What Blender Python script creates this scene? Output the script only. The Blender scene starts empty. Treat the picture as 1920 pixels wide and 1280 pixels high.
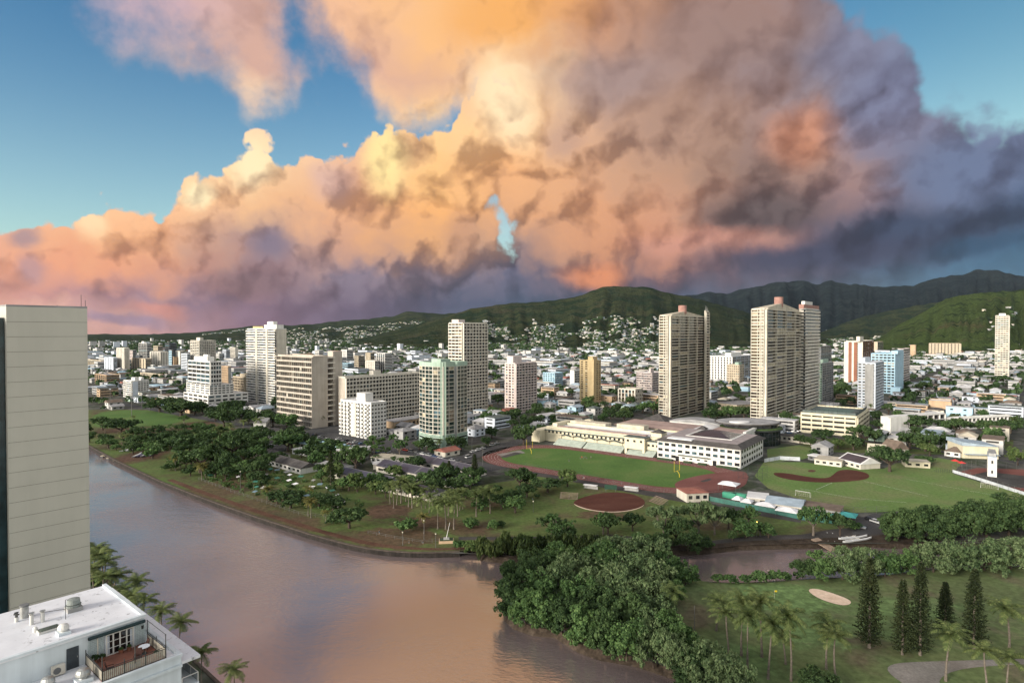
import bpy, bmesh, math, random
import numpy as np
from mathutils import Vector
from mathutils.geometry import tessellate_polygon

# ------------------------------------------------------------------ camera
SC = bpy.context.scene
COL = SC.collection
HCAM, FPX, PITCH = 80.0, 1160.0, math.radians(1.0)
camd = bpy.data.cameras.new('camera')
camd.sensor_width = 36.0
camd.lens = 36.0 * FPX / 1920.0
camd.clip_start, camd.clip_end = 0.5, 60000
cam = bpy.data.objects.new('camera', camd)
cam.location = (0, 0, HCAM)
cam.rotation_euler = (math.pi / 2 - PITCH, 0, 0)
COL.objects.link(cam)
SC.camera = cam
SC.view_settings.view_transform = 'Standard'
SC.view_settings.look = 'None'
SC.view_settings.exposure = 1.0
SC.view_settings.gamma = 1.0
SC.view_settings.use_curve_mapping = False
SC.cycles.use_denoising = True
SC.cycles.denoiser = 'OPENIMAGEDENOISE'
SC.cycles.max_bounces = 4
SC.cycles.diffuse_bounces = 2
SC.cycles.glossy_bounces = 3
SC.cycles.transmission_bounces = 2
SC.cycles.volume_bounces = 0
SC.cycles.transparent_max_bounces = 4
SC.cycles.caustics_reflective = False
SC.cycles.caustics_refractive = False
SC.cycles.sample_clamp_indirect = 4.0


def ray(px, py):
    """Direction of a pixel of the 1920 x 1280 photograph."""
    cx, cy = (px - 960) / FPX, (640 - py) / FPX
    c, s = math.cos(PITCH), math.sin(PITCH)
    return cx, c + cy * s, -s + cy * c


def G(px, py, z=0.0):
    """Ground point seen at a pixel."""
    x, y, dz = ray(px, py)
    t = (z - HCAM) / min(dz, -1e-4)
    return Vector((x * t, y * t))


def ZY(py, Y):
    """Height of a point seen at row py at depth Y."""
    _, y, dz = ray(960, py)
    return HCAM + Y * dz / y


def AT(px, py, Y):
    x, y, dz = ray(px, py)
    return Vector((x * Y / y, Y, HCAM + dz * Y / y))


def lin(c):
    return tuple(((v / 255) / 12.92 if v / 255 <= 0.04045 else ((v / 255 + 0.055) / 1.055) ** 2.4) for v in c)


# ------------------------------------------------------------------ sky
SUN_AZ = math.radians(-128)      # clockwise from +Y: behind the camera, to the left
SUN_EL = math.radians(14)
SKY_STRENGTH = 0.1
world = bpy.data.worlds.new('World')
SC.world = world
world.use_nodes = True
NT = world.node_tree
NT.nodes.clear()


class X:
    """A node socket with arithmetic."""
    def __init__(s, sock): s.s = sock
    def __add__(a, b): return M('ADD', a, b)
    def __radd__(a, b): return M('ADD', a, b)
    def __sub__(a, b): return M('SUBTRACT', a, b)
    def __rsub__(a, b): return M('SUBTRACT', b, a)
    def __mul__(a, b): return M('MULTIPLY', a, b)
    def __rmul__(a, b): return M('MULTIPLY', a, b)
    def __truediv__(a, b): return M('DIVIDE', a, b)


TREE = [NT]


def put(sock, v):
    if isinstance(v, X): TREE[0].links.new(v.s, sock)
    elif v is not None: sock.default_value = v


def M(op, a, b=None, c=None, clamp=False):
    n = TREE[0].nodes.new('ShaderNodeMath'); n.operation = op; n.use_clamp = clamp
    put(n.inputs[0], a); put(n.inputs[1], b)
    if c is not None: put(n.inputs[2], c)
    return X(n.outputs[0])


def VM(op, a, b=None, scale=None):
    n = TREE[0].nodes.new('ShaderNodeVectorMath'); n.operation = op
    put(n.inputs[0], a)
    if b is not None: put(n.inputs[1], b)
    if scale is not None: put(n.inputs['Scale'], scale)
    return X(n.outputs['Value'] if op in ('DOT_PRODUCT', 'LENGTH', 'DISTANCE') else n.outputs['Vector'])


def SMOOTH(v, a, b, lo=0.0, hi=1.0, kind='SMOOTHSTEP'):
    n = TREE[0].nodes.new('ShaderNodeMapRange'); n.interpolation_type = kind
    n.clamp = True
    put(n.inputs[0], v); put(n.inputs[1], a); put(n.inputs[2], b); put(n.inputs[3], lo); put(n.inputs[4], hi)
    return X(n.outputs[0])


def NOISE(vec, scale, detail=4.0, rough=0.55, lac=2.0, dist=0.0, out='Fac'):
    n = TREE[0].nodes.new('ShaderNodeTexNoise'); n.noise_dimensions = '3D'
    put(n.inputs['Vector'], vec); put(n.inputs['Scale'], scale); put(n.inputs['Detail'], detail)
    put(n.inputs['Roughness'], rough); put(n.inputs['Lacunarity'], lac); put(n.inputs['Distortion'], dist)
    return X(n.outputs['Fac' if out == 'Fac' else 'Color'])


def VORO(vec, scale, detail=2.0, rough=0.5, smooth=0.6):
    n = TREE[0].nodes.new('ShaderNodeTexVoronoi'); n.voronoi_dimensions = '3D'; n.feature = 'F1'
    put(n.inputs['Vector'], vec); put(n.inputs['Scale'], scale); put(n.inputs['Detail'], detail)
    put(n.inputs['Roughness'], rough)
    return X(n.outputs['Distance'])


def RAMP(fac, stops, mode='LINEAR', alpha=False):
    n = TREE[0].nodes.new('ShaderNodeValToRGB')
    cr = n.color_ramp; cr.interpolation = mode
    while len(cr.elements) < len(stops): cr.elements.new(0.5)
    for e, (p, c) in zip(cr.elements, sorted(stops)):
        e.position = p
    for e, (p, c) in zip(cr.elements, sorted(stops)):
        e.color = (c[0], c[1], c[2], 1.0) if not isinstance(c, (int, float)) else (c, c, c, 1)
    put(n.inputs[0], fac)
    return X(n.outputs[0])


def MIX(fac, a, b, blend='MIX'):
    n = TREE[0].nodes.new('ShaderNodeMix'); n.data_type = 'RGBA'; n.blend_type = blend
    n.clamp_factor = True
    put(n.inputs[0], fac)
    for sock, v in ((n.inputs[6], a), (n.inputs[7], b)):
        put(sock, v if isinstance(v, X) or len(v) == 4 else (*v, 1.0))
    return X(n.outputs[2])


def COMB(x, y, z):
    n = TREE[0].nodes.new('ShaderNodeCombineXYZ')
    for s, v in zip(n.inputs, (x, y, z)): put(s, v)
    return X(n.outputs[0])


def SEP(v):
    n = TREE[0].nodes.new('ShaderNodeSeparateXYZ'); put(n.inputs[0], v)
    return [X(o) for o in n.outputs]


# The cloud bank as it stands in the sky: tables over (azimuth, elevation), read from the photograph
CX = list(range(0, 1921, 160))
CY = [0, 80, 160, 240, 320, 400, 470, 530, 590, 630]
CC = [
 [(200,170,180),(195,170,180),(205,170,175),(205,165,155),(235,180,140),(240,185,125),(247,178,98),(222,158,105),(172,132,115),(160,125,115),(135,135,155),(150,150,170),(195,165,168)],
 [(195,168,178),(192,170,182),(208,175,170),(208,166,152),(235,185,150),(242,186,132),(238,172,105),(195,145,118),(150,125,120),(150,122,118),(130,132,152),(130,140,165),(185,160,165)],
 [(200,170,170),(200,170,170),(205,170,160),(204,162,146),(218,175,158),(214,165,138),(248,212,170),(170,140,130),(165,135,125),(142,128,135),(125,128,150),(120,128,155),(120,128,155)],
 [(225,180,160),(240,190,150),(250,205,165),(255,215,175),(243,196,160),(252,206,150),(251,206,156),(208,165,138),(172,135,115),(160,130,122),(140,125,134),(120,122,148),(115,125,155)],
 [(225,175,150),(245,195,155),(252,205,160),(254,220,172),(228,180,150),(250,200,136),(242,182,128),(212,165,132),(178,140,116),(142,115,106),(172,132,116),(118,120,145),(108,122,152)],
 [(225,170,145),(250,198,152),(250,195,148),(248,192,138),(234,174,130),(244,178,112),(234,168,114),(212,158,122),(194,145,120),(126,102,96),(150,120,120),(95,100,125),(90,105,135)],
 [(228,165,135),(240,175,126),(236,172,126),(160,135,136),(218,160,126),(238,172,110),(190,150,128),(234,160,108),(218,150,116),(130,100,104),(95,88,108),(75,88,112),(52,78,105)],
 [(228,155,122),(230,155,116),(215,150,118),(152,112,112),(135,120,135),(150,125,130),(105,98,118),(122,92,95),(115,85,90),(88,76,90),(74,86,108),(78,112,138),(70,106,132)],
 [(205,145,132),(172,128,136),(140,118,138),(132,104,120),(112,94,112),(88,84,105),(75,85,108),(75,88,112),(78,84,106),(92,104,124),(100,122,142),(98,134,156),(84,122,146)],
 [(235,185,160),(232,180,158),(205,155,148),(142,112,128),(110,95,115),(88,86,108),(78,88,110),(80,92,114),(84,92,112),(120,132,142),(150,158,160),(130,150,160),(100,130,150)],
]
TOP = [(0,432),(60,442),(100,425),(160,412),(200,388),(240,377),(300,395),(330,366),(378,337),(415,350),(437,290),(470,270),(510,276),(560,300),(612,318),(648,278),(680,300),(705,262),(745,250),(790,242),(832,236),(862,262),(872,190),(905,168),(945,150),(985,135),(1010,120),(1040,60),(1070,-60),(1480,-80),(1530,10),(1570,60),(1610,96),(1655,118),(1702,150),(1716,222),(1760,228),(1792,240),(1806,284),(1850,276),(1895,300),(1920,288),(2000,300)]
ACC = [(1500, 255, 80, 60, (208, 142, 110), .8), (1430, 405, 160, 56, (98, 84, 84), .9), (1330, 455, 190, 26, (210, 150, 130), .7), (505, 462, 44, 40, (125, 112, 130), .85), (480, 525, 110, 32, (130, 100, 104), .85), (1115, 512, 70, 30, (228, 142, 92), .8),
       (722, 310, 50, 70, (255, 228, 158), .85), (478, 305, 46, 50, (255, 230, 185), .85), (372, 358, 34, 30, (255, 236, 190), .85), (170, 425, 36, 40, (255, 218, 172), .8), (55, 440, 40, 24, (140, 125, 142), .7), (60, 500, 34, 36, (140, 128, 150), .5), (945, 205, 60, 70, (255, 226, 184), .8), (1050, 260, 50, 50, (165, 135, 130), .5), (1160, 150, 110, 60, (158, 136, 134), .6), (620, 345, 50, 40, (205, 168, 165), .6), (860, 450, 40, 60, (195, 145, 115), .6), (230, 600, 110, 14, (150, 128, 148), .8), (300, 575, 70, 16, (218, 145, 125), .7),
       (1660, 200, 120, 120, (118, 122, 150), .8), (1780, 330, 150, 80, (106, 118, 148), .85), (1720, 435, 250, 50, (62, 72, 96), .95), (1580, 100, 90, 70, (132, 132, 156), .7), (1380, 80, 150, 80, (152, 124, 116), .7), (1250, 250, 120, 70, (172, 138, 122), .6), (1540, 478, 260, 34, (62, 64, 86), .92), (930, 40, 120, 60, (236, 170, 100), .7), (1830, 460, 120, 24, (48, 76, 102), .8)]
AX = list(range(0, 1041, 80))
AY = [-60, 0, 60, 120, 180, 240, 300]
AA = [
 [0, 0, .35, .55, .6, .75, .8, .5, .9, 1, 1, 1, 1, 1],
 [0, 0, .36, .55, .55, .72, .72, .32, .85, 1, 1, 1, 1, 1],
 [0, 0, .30, .62, .52, .52, .70, .22, .55, .92, 1, 1, 1, 1],
 [0, 0, .12, .34, .48, .50, .62, .52, .14, .78, .95, 1, .95, 1],
 [0, 0, 0, .02, .12, .12, .66, .56, .10, .66, .85, .5, .55, .9],
 [0, 0, 0, 0, 0, .02, .26, .22, .05, .40, .55, .2, .4, .9],
 [0, 0, 0, 0, 0, 0, 0, 0, 0, 0, .1, .1, .2, .4]]


def bil(xs, ys, tab, x, y):
    x = min(max(x, xs[0]), xs[-1]); y = min(max(y, ys[0]), ys[-1])
    i = max(k for k in range(len(xs) - 1) if xs[k] <= x); j = max(k for k in range(len(ys) - 1) if ys[k] <= y)
    a = (x - xs[i]) / (xs[i + 1] - xs[i]); b = (y - ys[j]) / (ys[j + 1] - ys[j])
    t = np.array(tab, float)
    return (t[j, i] * (1 - a) + t[j, i + 1] * a) * (1 - b) + (t[j + 1, i] * (1 - a) + t[j + 1, i + 1] * a) * b


AZ0, AZ1 = math.radians(-44), math.radians(44)


def az_of(px): return math.atan((px - 960) / FPX)
def px_of(az): return 960 + FPX * math.tan(az)
def py_of(az, el): return 620 - FPX * math.tan(el) / math.cos(az)
def el_of(px, py): return math.atan((620 - py) / FPX * math.cos(az_of(px)))
def u_of(az): return (az - AZ0) / (AZ1 - AZ0)


def build_sky():
    tc = NT.nodes.new('ShaderNodeTexCoord')
    d = X(tc.outputs['Generated'])
    d = VM('NORMALIZE', d)
    x, y, z = SEP(d)
    # domain warp
    w = VM('SUBTRACT', NOISE(d, 7.0, 5.0, 0.6, out='Color'), (0.5, 0.5, 0.5))
    wx, wy, wz = SEP(w)
    az = M('ARCTAN2', x, y)
    el = M('ARCSINE', z)
    bil_h = VORO(VM('ADD', d, VM('SCALE', w, scale=0.10)), 15.0, 2.0, 0.5)
    dl = VM('ADD', d, (-0.018, -0.0, 0.016))
    bil_l = VORO(VM('ADD', dl, VM('SCALE', w, scale=0.10)), 15.0, 2.0, 0.5)
    relief = bil_l - bil_h                                   # >0: faces the low sun, to the left
    b2h = VORO(VM('ADD', d, VM('SCALE', w, scale=0.16)), 6.2, 1.0, 0.5)
    b2l = VORO(VM('ADD', VM('ADD', d, (-0.03, 0.0, 0.026)), VM('SCALE', w, scale=0.16)), 6.2, 1.0, 0.5)
    relief2 = b2l - b2h
    puff = M('MULTIPLY', 0.42 - bil_h, 1.0)
    # colours
    azw = az + wx * 0.10 + relief * 0.03
    elw = el + wz * 0.075 + puff * 0.04
    u = (azw - AZ0) / (AZ1 - AZ0)
    els = [math.radians(v) for v in (0.0, 1.6, 3.8, 6.5, 9.5, 13, 17, 21, 25, 29)]
    rows = []
    for e in els:
        st = []
        for k in range(25):
            a = AZ0 + (AZ1 - AZ0) * k / 24
            st.append((k / 24, lin(bil(CX, CY, CC, px_of(a), py_of(a, e)))))
        rows.append(RAMP(u, st, 'EASE'))
    col = rows[0]
    for k in range(1, len(els)):
        col = MIX(SMOOTH(elw, els[k - 1], els[k], kind='LINEAR'), col, rows[k])
    for px, py, rx, ry, c, s in ACC:
        a0, e0 = az_of(px), el_of(px, py)
        q = VM('LENGTH', COMB((az + wx * 0.07 - a0) * (FPX / rx * (1 + math.tan(a0) ** 2)), (el + wz * 0.07 - e0) * (FPX / ry / math.cos(a0)), 0.0))
        col = MIX(SMOOTH(q, 0.25, 1.25, s, 0.0), col, lin(c))
    # outline of the bank
    st = []
    pts = [(az_of(px), el_of(px, py)) for px, py in TOP]
    for k in range(32):
        a = AZ0 + (AZ1 - AZ0) * (k / 31)
        st.append((k / 31, float(np.interp(a, [p[0] for p in pts], [p[1] for p in pts]))))
    n1 = M('SUBTRACT', NOISE(d, 26.0, 6.0, 0.6), 0.5)
    n2 = M('SUBTRACT', NOISE(VM('ADD', d, (3.1, 1.7, 0.4)), 9.0, 6.0, 0.62), 0.5)
    # two ramps carry the outline (32 stops each)
    half = []
    for lo, hi in ((AZ0, 0.0), (0.0, AZ1)):
        ss = []
        for k in range(32):
            a = lo + (hi - lo) * k / 31
            ss.append((k / 31, float(np.interp(a, [p[0] for p in pts], [p[1] for p in pts]))))
        half.append(RAMP((az + wx * 0.022 - lo) / (hi - lo), ss, 'LINEAR'))
    gate = M('GREATER_THAN', az + wx * 0.022, 0.0)
    top = half[0] * (1.0 - gate) + half[1] * gate
    soft = SMOOTH(az, math.radians(2), math.radians(24), 0.007, 0.026)
    dd = top - el + 0.028 + SMOOTH(az, math.radians(8), math.radians(36), 0.0, 0.034) + puff * 0.055 + n1 * 0.036
    bank = SMOOTH(dd / soft, -0.35, 1.0)
    # ragged upper cloud
    aels = [math.radians(v) for v in (12, 15, 18, 21, 24, 27.5, 31)]
    acc = None
    for k, e in enumerate(aels):
        ss = []
        for i in range(28):
            a = AZ0 + (math.radians(4) - AZ0) * i / 27
            ss.append((i / 27, float(bil(AX, AY, AA, px_of(a), py_of(a, e)))))
        r = RAMP((az + wx * 0.07 - AZ0) / (math.radians(4) - AZ0), ss, 'EASE')
        acc = r if acc is None else MIX(SMOOTH(el + wz * 0.06, aels[k - 1], e, kind='LINEAR'), acc, r)
    wisp = SMOOTH(M('ADD', acc, n2 * 0.75 + n1 * 0.22), 0.27, 0.72)
    wisp = wisp * SMOOTH(acc, 0.0, 0.12) * SMOOTH(az, math.radians(14), math.radians(22), 1.0, 0.0)
    cov = M('MAXIMUM', bank, wisp)
    # a hole of clear sky through the bank
    haz, hel = az_of(950), el_of(950, 432)
    hd = M('SQRT', M('POWER', (az + wx * 0.05 - haz) / 0.016, 2.0) + M('POWER', (el + wz * 0.05 - hel) / 0.024, 2.0))
    hole = SMOOTH(hd + n1 * 3.4 + n2 * 2.6 + relief * 2.0, 0.25, 1.45)
    cov = cov * (hole * 0.78 + 0.22)
    # dark base, clear gap over the mountains on the right
    # relief: sunlit lobes and shaded hollows of the cumulus
    fine = M('SUBTRACT', NOISE(VM('ADD', d, (0.7, 2.2, 5.1)), 34.0, 5.0, 0.6), 0.5)
    amt = SMOOTH(az, math.radians(0), math.radians(16), 1.0, 0.75) * SMOOTH(el, math.radians(1.0), math.radians(6), 0.35, 1.0) * SMOOTH(el, math.radians(16), math.radians(22), 1.0, 0.45)
    big = M('SUBTRACT', NOISE(VM('ADD', d, (0.2, 7.2, 1.1)), 11.0, 5.0, 0.58), 0.5)
    low = M('SUBTRACT', NOISE(VM('ADD', d, (4.2, 0.3, 2.1)), 5.5, 4.0, 0.55, dist=.6), 0.5)
    sh = 1.0 + low * 0.35 + (relief * 1.1 + relief2 * 0.8 + fine * 0.22 + big * 0.5) * amt
    rim = SMOOTH(dd, 0.0, 0.07, 0.20, 0.0) * SMOOTH(az, math.radians(1), math.radians(9), 1.0, 0.0)
    sh = M('MINIMUM', M('MAXIMUM', sh + rim, 0.58), 1.14)
    col = VM('MULTIPLY', col, COMB(M('POWER', sh, 0.95), M('POWER', sh, 1.05), M('POWER', sh, 1.0)))
    # clear air
    sky = NT.nodes.new('ShaderNodeTexSky'); sky.sky_type = 'NISHITA'; sky.sun_disc = False
    sky.sun_elevation = SUN_EL; sky.sun_rotation = SUN_AZ
    sky.air_density = 1.0; sky.dust_density = 0.6; sky.ozone_density = 1.6
    nis = X(sky.outputs[0])
    return d, az, el, cov, col, nis


d_, az_, el_, cov_, col_, nis_ = build_sky()
clear_ = VM('MULTIPLY', nis_, MIX(SMOOTH(el_, math.radians(7), math.radians(26)), (0.88, 0.98, 0.88), (0.36, 0.66, 0.80)))
cloud_ = VM('SCALE', col_, scale=0.5 / SKY_STRENGTH)
front_ = SMOOTH(M('ABSOLUTE', az_), math.radians(52), math.radians(75), 1.0, 0.0)
clear_ = VM('MULTIPLY', clear_, MIX(SMOOTH(az_, math.radians(5), math.radians(40)), (1, 1, 1), (1.0, .90, .74)))
full_ = MIX(cov_ * front_, clear_, cloud_)
# the rest of the sky, behind the camera: unseen bright cloud added to lift the ground light
back_ = (1.0 - front_) * SMOOTH(el_, math.radians(-2), math.radians(30), 1.0, 0.8)
full_ = MIX(back_ * 0.58, full_, (8.6, 7.9, 7.2))
bg = NT.nodes.new('ShaderNodeBackground')
put(bg.inputs[0], full_)
bg.inputs[1].default_value = SKY_STRENGTH
wo = NT.nodes.new('ShaderNodeOutputWorld')
NT.links.new(bg.outputs[0], wo.inputs[0])
world.cycles.sampling_method = 'MANUAL'
world.cycles.sample_map_resolution = 512

# ------------------------------------------------------------------ sun
sund = bpy.data.lights.new('sun', 'SUN')
sund.energy = 3.5
sund.angle = math.radians(22)
sund.color = (1.0, 0.90, 0.78)
sun = bpy.data.objects.new('sun', sund)
sdir = Vector((math.sin(SUN_AZ) * math.cos(SUN_EL), math.cos(SUN_AZ) * math.cos(SUN_EL), math.sin(SUN_EL)))
sun.rotation_euler = sdir.to_track_quat('Z', 'Y').to_euler()
sun.location = (0, 0, 300)
COL.objects.link(sun)

# ------------------------------------------------------------------ helpers
from mathutils import noise as mnoise
RNG = random.Random(11)
MATS = {}


def new_mat(name):
    m = bpy.data.materials.new(name)
    m.use_nodes = True
    nt = m.node_tree
    nt.nodes.clear()
    TREE[0] = nt
    out = nt.nodes.new('ShaderNodeOutputMaterial')
    b = nt.nodes.new('ShaderNodeBsdfPrincipled')
    nt.links.new(b.outputs[0], out.inputs[0])
    MATS[name] = m
    return m, nt, b


def OBJCO():
    return X(TREE[0].nodes.new('ShaderNodeTexCoord').outputs['Object'])


def POS():
    return X(TREE[0].nodes.new('ShaderNodeNewGeometry').outputs['Position'])


def ORAND():
    return X(TREE[0].nodes.new('ShaderNodeObjectInfo').outputs['Random'])


def plain(name, c, rough=0.8, var=0.12, scale=0.4, spec=0.3, metal=0.0, streak=0.0, orand=0.0):
    """Painted or plastered surface with blotchy weathering and faint vertical rain streaks."""
    m, nt, b = new_mat(name)
    c = lin(c) if max(c) > 1.5 else c
    p = POS()
    f = NOISE(p, scale, 5.0, 0.6)
    v = SMOOTH(f, 0.3, 0.7, 1 - var, 1 + var)
    if streak:
        v = v * SMOOTH(NOISE(VM('MULTIPLY', p, (1.0, 1.0, 0.06)), scale * 3, 4.0, 0.6), 0.35, 0.65, 1 - streak, 1 + streak * 0.4)
    if orand:
        v = v * SMOOTH(ORAND(), 0.0, 1.0, 1 - orand, 1 + orand, 'LINEAR')
    put(b.inputs['Base Color'], VM('SCALE', (c[0], c[1], c[2]), scale=v))
    b.inputs['Roughness'].default_value = rough
    b.inputs['Specular IOR Level'].default_value = spec
    b.inputs['Metallic'].default_value = metal
    return m


def ground_mat(name, stops, scale, detail=6.0, rough=0.95, fine=0.25, fine_scale=1.5, stretch=(1, 1, 1)):
    m, nt, b = new_mat(name)
    p = VM('MULTIPLY', POS(), stretch)
    f = NOISE(p, scale, detail, 0.6, dist=0.4)
    col = RAMP(f, [(a, c) for a, c in stops], 'LINEAR')
    g = NOISE(p, fine_scale, 4.0, 0.65)
    col = VM('SCALE', col, scale=SMOOTH(g, 0.25, 0.75, 1 - fine, 1 + fine))
    put(b.inputs['Base Color'], col)
    b.inputs['Roughness'].default_value = rough
    b.inputs['Specular IOR Level'].default_value = 0.15
    return m


class MB:
    """Collects simple solids into one mesh object."""
    def __init__(s):
        s.v, s.f, s.m = [], [], []

    def add(s, vs, fs, mi=0):
        o = len(s.v)
        s.v.extend(vs)
        s.f.extend([tuple(i + o for i in f) for f in fs])
        s.m.extend([mi] * len(fs))
        return s

    def obox(s, c, ex, ey, ez, mi=0):
        """Box from centre and three half-axis vectors."""
        c = Vector(c); vs = []
        for i in (-1, 1):
            for j in (-1, 1):
                for k in (-1, 1):
                    vs.append(tuple(c + ex * i + ey * j + ez * k))
        return s.add(vs, [(0, 1, 3, 2), (4, 6, 7, 5), (0, 4, 5, 1), (2, 3, 7, 6), (0, 2, 6, 4), (1, 5, 7, 3)], mi)

    def box(s, cx, cy, cz, sx, sy, sz, ang=0.0, mi=0):
        ca, sa = math.cos(ang), math.sin(ang)
        return s.obox((cx, cy, cz), Vector((ca, sa, 0)) * sx / 2, Vector((-sa, ca, 0)) * sy / 2, Vector((0, 0, sz / 2)), mi)

    def prism(s, poly, z0, z1, mi=0, cap=True, top_mi=None, bottom=False):
        n = len(poly)
        vs = [(p[0], p[1], z0) for p in poly] + [(p[0], p[1], z1) for p in poly]
        fs = [(i, (i + 1) % n, n + (i + 1) % n, n + i) for i in range(n)]
        s.add(vs, fs, mi)
        if cap:
            s.add([(p[0], p[1], z1) for p in poly], [tuple(range(n))], mi if top_mi is None else top_mi)
        if bottom:
            s.add([(p[0], p[1], z0) for p in poly], [tuple(reversed(range(n)))], mi)
        return s

    def cyl(s, x, y, z0, z1, r0, r1=None, n=10, mi=0):
        r1 = r0 if r1 is None else r1
        vs = [(x + r0 * math.cos(2 * math.pi * i / n), y + r0 * math.sin(2 * math.pi * i / n), z0) for i in range(n)]
        vs += [(x + r1 * math.cos(2 * math.pi * i / n), y + r1 * math.sin(2 * math.pi * i / n), z1) for i in range(n)]
        return s.add(vs, [(i, (i + 1) % n, n + (i + 1) % n, n + i) for i in range(n)] + [tuple(range(n, 2 * n)), tuple(reversed(range(n)))], mi)

    def tube(s, pts, radii, n=6, mi=0):
        pts = [Vector(p) for p in pts]
        vs, fs = [], []
        for i, p in enumerate(pts):
            t = (pts[min(i + 1, len(pts) - 1)] - pts[max(i - 1, 0)]).normalized()
            u = t.cross(Vector((0, 0, 1)))
            if u.length < 0.05: u = t.cross(Vector((0, 1, 0)))
            u.normalize(); w = t.cross(u)
            r = radii[i] if isinstance(radii, (list, tuple)) else radii
            for k in range(n):
                a = 2 * math.pi * k / n
                vs.append(tuple(p + u * r * math.cos(a) + w * r * math.sin(a)))
        for i in range(len(pts) - 1):
            for k in range(n):
                k2 = (k + 1) % n
                fs.append((i * n + k, i * n + k2, (i + 1) * n + k2, (i + 1) * n + k))
        fs.append(tuple(range((len(pts) - 1) * n, len(pts) * n)))
        return s.add(vs, fs, mi)

    def mesh(s, name, mats, smooth=False):
        me = bpy.data.meshes.new(name)
        me.from_pydata(s.v, [], s.f)
        mats = mats if isinstance(mats, (list, tuple)) else [mats]
        for m in mats: me.materials.append(m)
        if len(mats) > 1: me.polygons.foreach_set('material_index', s.m)
        if smooth: me.polygons.foreach_set('use_smooth', [True] * len(s.f))
        me.update()
        return me

    def build(s, name, mats, parent=None, loc=None, smooth=False):
        return obj(name, s.mesh(name, mats, smooth), parent, loc)


def obj(name, me, parent=None, loc=None):
    o = bpy.data.objects.new(name, me)
    COL.objects.link(o)
    if parent is not None: o.parent = parent
    if loc is not None: o.location = loc
    return o


THINGS = []      # every thing, with where it is seen, for its label


def tag(o, label, cat, group=None, kind=None):
    if label: o['label'] = label
    if cat: o['category'] = cat
    if group: o['group'] = group
    if kind: o['kind'] = kind
    return o


def thing(name, label, cat, loc=(0, 0, 0), rotz=0.0, group=None):
    o = bpy.data.objects.new(name, None)
    o.empty_display_size = 0.5
    COL.objects.link(o)
    o.location = loc if len(loc) == 3 else (loc[0], loc[1], 0)
    o.rotation_euler = (0, 0, rotz)
    return tag(o, label, cat, group)


def proj(p):
    """Photo pixel of a world point."""
    x, y, z = p[0], p[1], p[2] - HCAM
    c, s = math.cos(PITCH), math.sin(PITCH)
    f = y * c - z * s
    u = y * s + z * c
    return 960 + FPX * x / max(f, .01), 640 - FPX * u / max(f, .01)


def copy_tree(o, parent=None):
    c = o.copy(); COL.objects.link(c)
    if parent is not None: c.parent = parent
    for ch in o.children: copy_tree(ch, c)
    return c


def sheet(name, polys, z, m, holes=(), kind='structure'):
    """Flat ground sheet from a 2-D outline, with holes."""
    outer = [Vector((p[0], p[1], 0)) for p in polys]
    loops = [outer] + [[Vector((p[0], p[1], 0)) for p in h] for h in holes]
    flat = [p for l in loops for p in l]
    tris = tessellate_polygon(loops)
    me = bpy.data.meshes.new(name)
    fs = []
    for t in tris:
        a, b, c = (flat[i] for i in t)
        fs.append(t if (b - a).cross(c - a).z > 0 else (t[0], t[2], t[1]))
    me.from_pydata([(p.x, p.y, z) for p in flat], [], fs)
    me.materials.append(m); me.update()
    o = obj(name, me)
    if kind: o['kind'] = kind
    return o


def PX(pts, z=0.0):
    return [G(a, b, z) for a, b in pts]


def smooth_poly(pts, n=3):
    """Chaikin-rounded closed outline."""
    pts = [Vector((p[0], p[1])) for p in pts]
    for _ in range(n):
        q = []
        for i in range(len(pts)):
            a, b = pts[i], pts[(i + 1) % len(pts)]
            q += [a * .75 + b * .25, a * .25 + b * .75]
        pts = q
    return pts


# ------------------------------------------------------------------ ground
A40 = math.radians(40)
DA = Vector((math.cos(A40), -math.sin(A40)))      # street grid: towards the right and nearer
DB = Vector((math.sin(A40), math.cos(A40)))       # street grid: towards the right and farther

far_bank = PX([(172, 838), (215, 862), (300, 902), (360, 926), (420, 948), (480, 969), (540, 988), (580, 1001), (620, 1012), (655, 1021), (690, 1028), (730, 1033), (770, 1035.5), (810, 1036), (862, 1034)])
chan_n = PX([(905, 1038), (960, 1047), (1010, 1043), (1080, 1040), (1160, 1036), (1241, 1031), (1328, 1027), (1382, 1021), (1445, 1019), (1513, 1017), (1563, 1015), (1633, 1015), (1673, 1017), (1743, 1017), (1850, 1018), (2000, 1020), (2300, 1024)])
chan_s = PX([(2300, 1058), (2000, 1060), (1850, 1062), (1743, 1067), (1667, 1076), (1613, 1080), (1540, 1083), (1483, 1086), (1430, 1090), (1380, 1092), (1330, 1090), (1290, 1084), (1240, 1074), (1160, 1062), (1080, 1064), (1010, 1068), (975, 1080), (955, 1102), (946, 1126), (954, 1148), (972, 1163), (1005, 1174), (1045, 1180), (1085, 1204), (1130, 1219), (1200, 1233), (1270, 1256), (1300, 1274), (1335, 1300), (1380, 1340)])
nb = PX([(440, 1310), (172, 1060)])
nbd = (nb[1] - nb[0]).normalized()
fbd = (far_bank[0] - far_bank[2]).normalized()
near_bank = [nb[0] - nbd * 160, nb[0], nb[1], nb[1] + nbd * 500]
end_canal = chan_s[-1] + Vector((60, -70))
water_outline = [near_bank[3], far_bank[0] + fbd * 520] + far_bank + chan_n + chan_s + [end_canal, near_bank[0], near_bank[1], near_bank[2]]

m_city = ground_mat('city_ground', [(0.30, (.030, .040, .026)), (0.42, (.06, .062, .05)), (0.5, (.10, .098, .09)), (0.58, (.035, .05, .026)), (0.7, (.085, .075, .062))], 0.022, 8.0, fine=.5, fine_scale=.12)
sheet('ground', [(-9000, -60), (9000, -60), (14000, 14000), (-14000, 14000)], 0.0, m_city, [water_outline])

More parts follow.
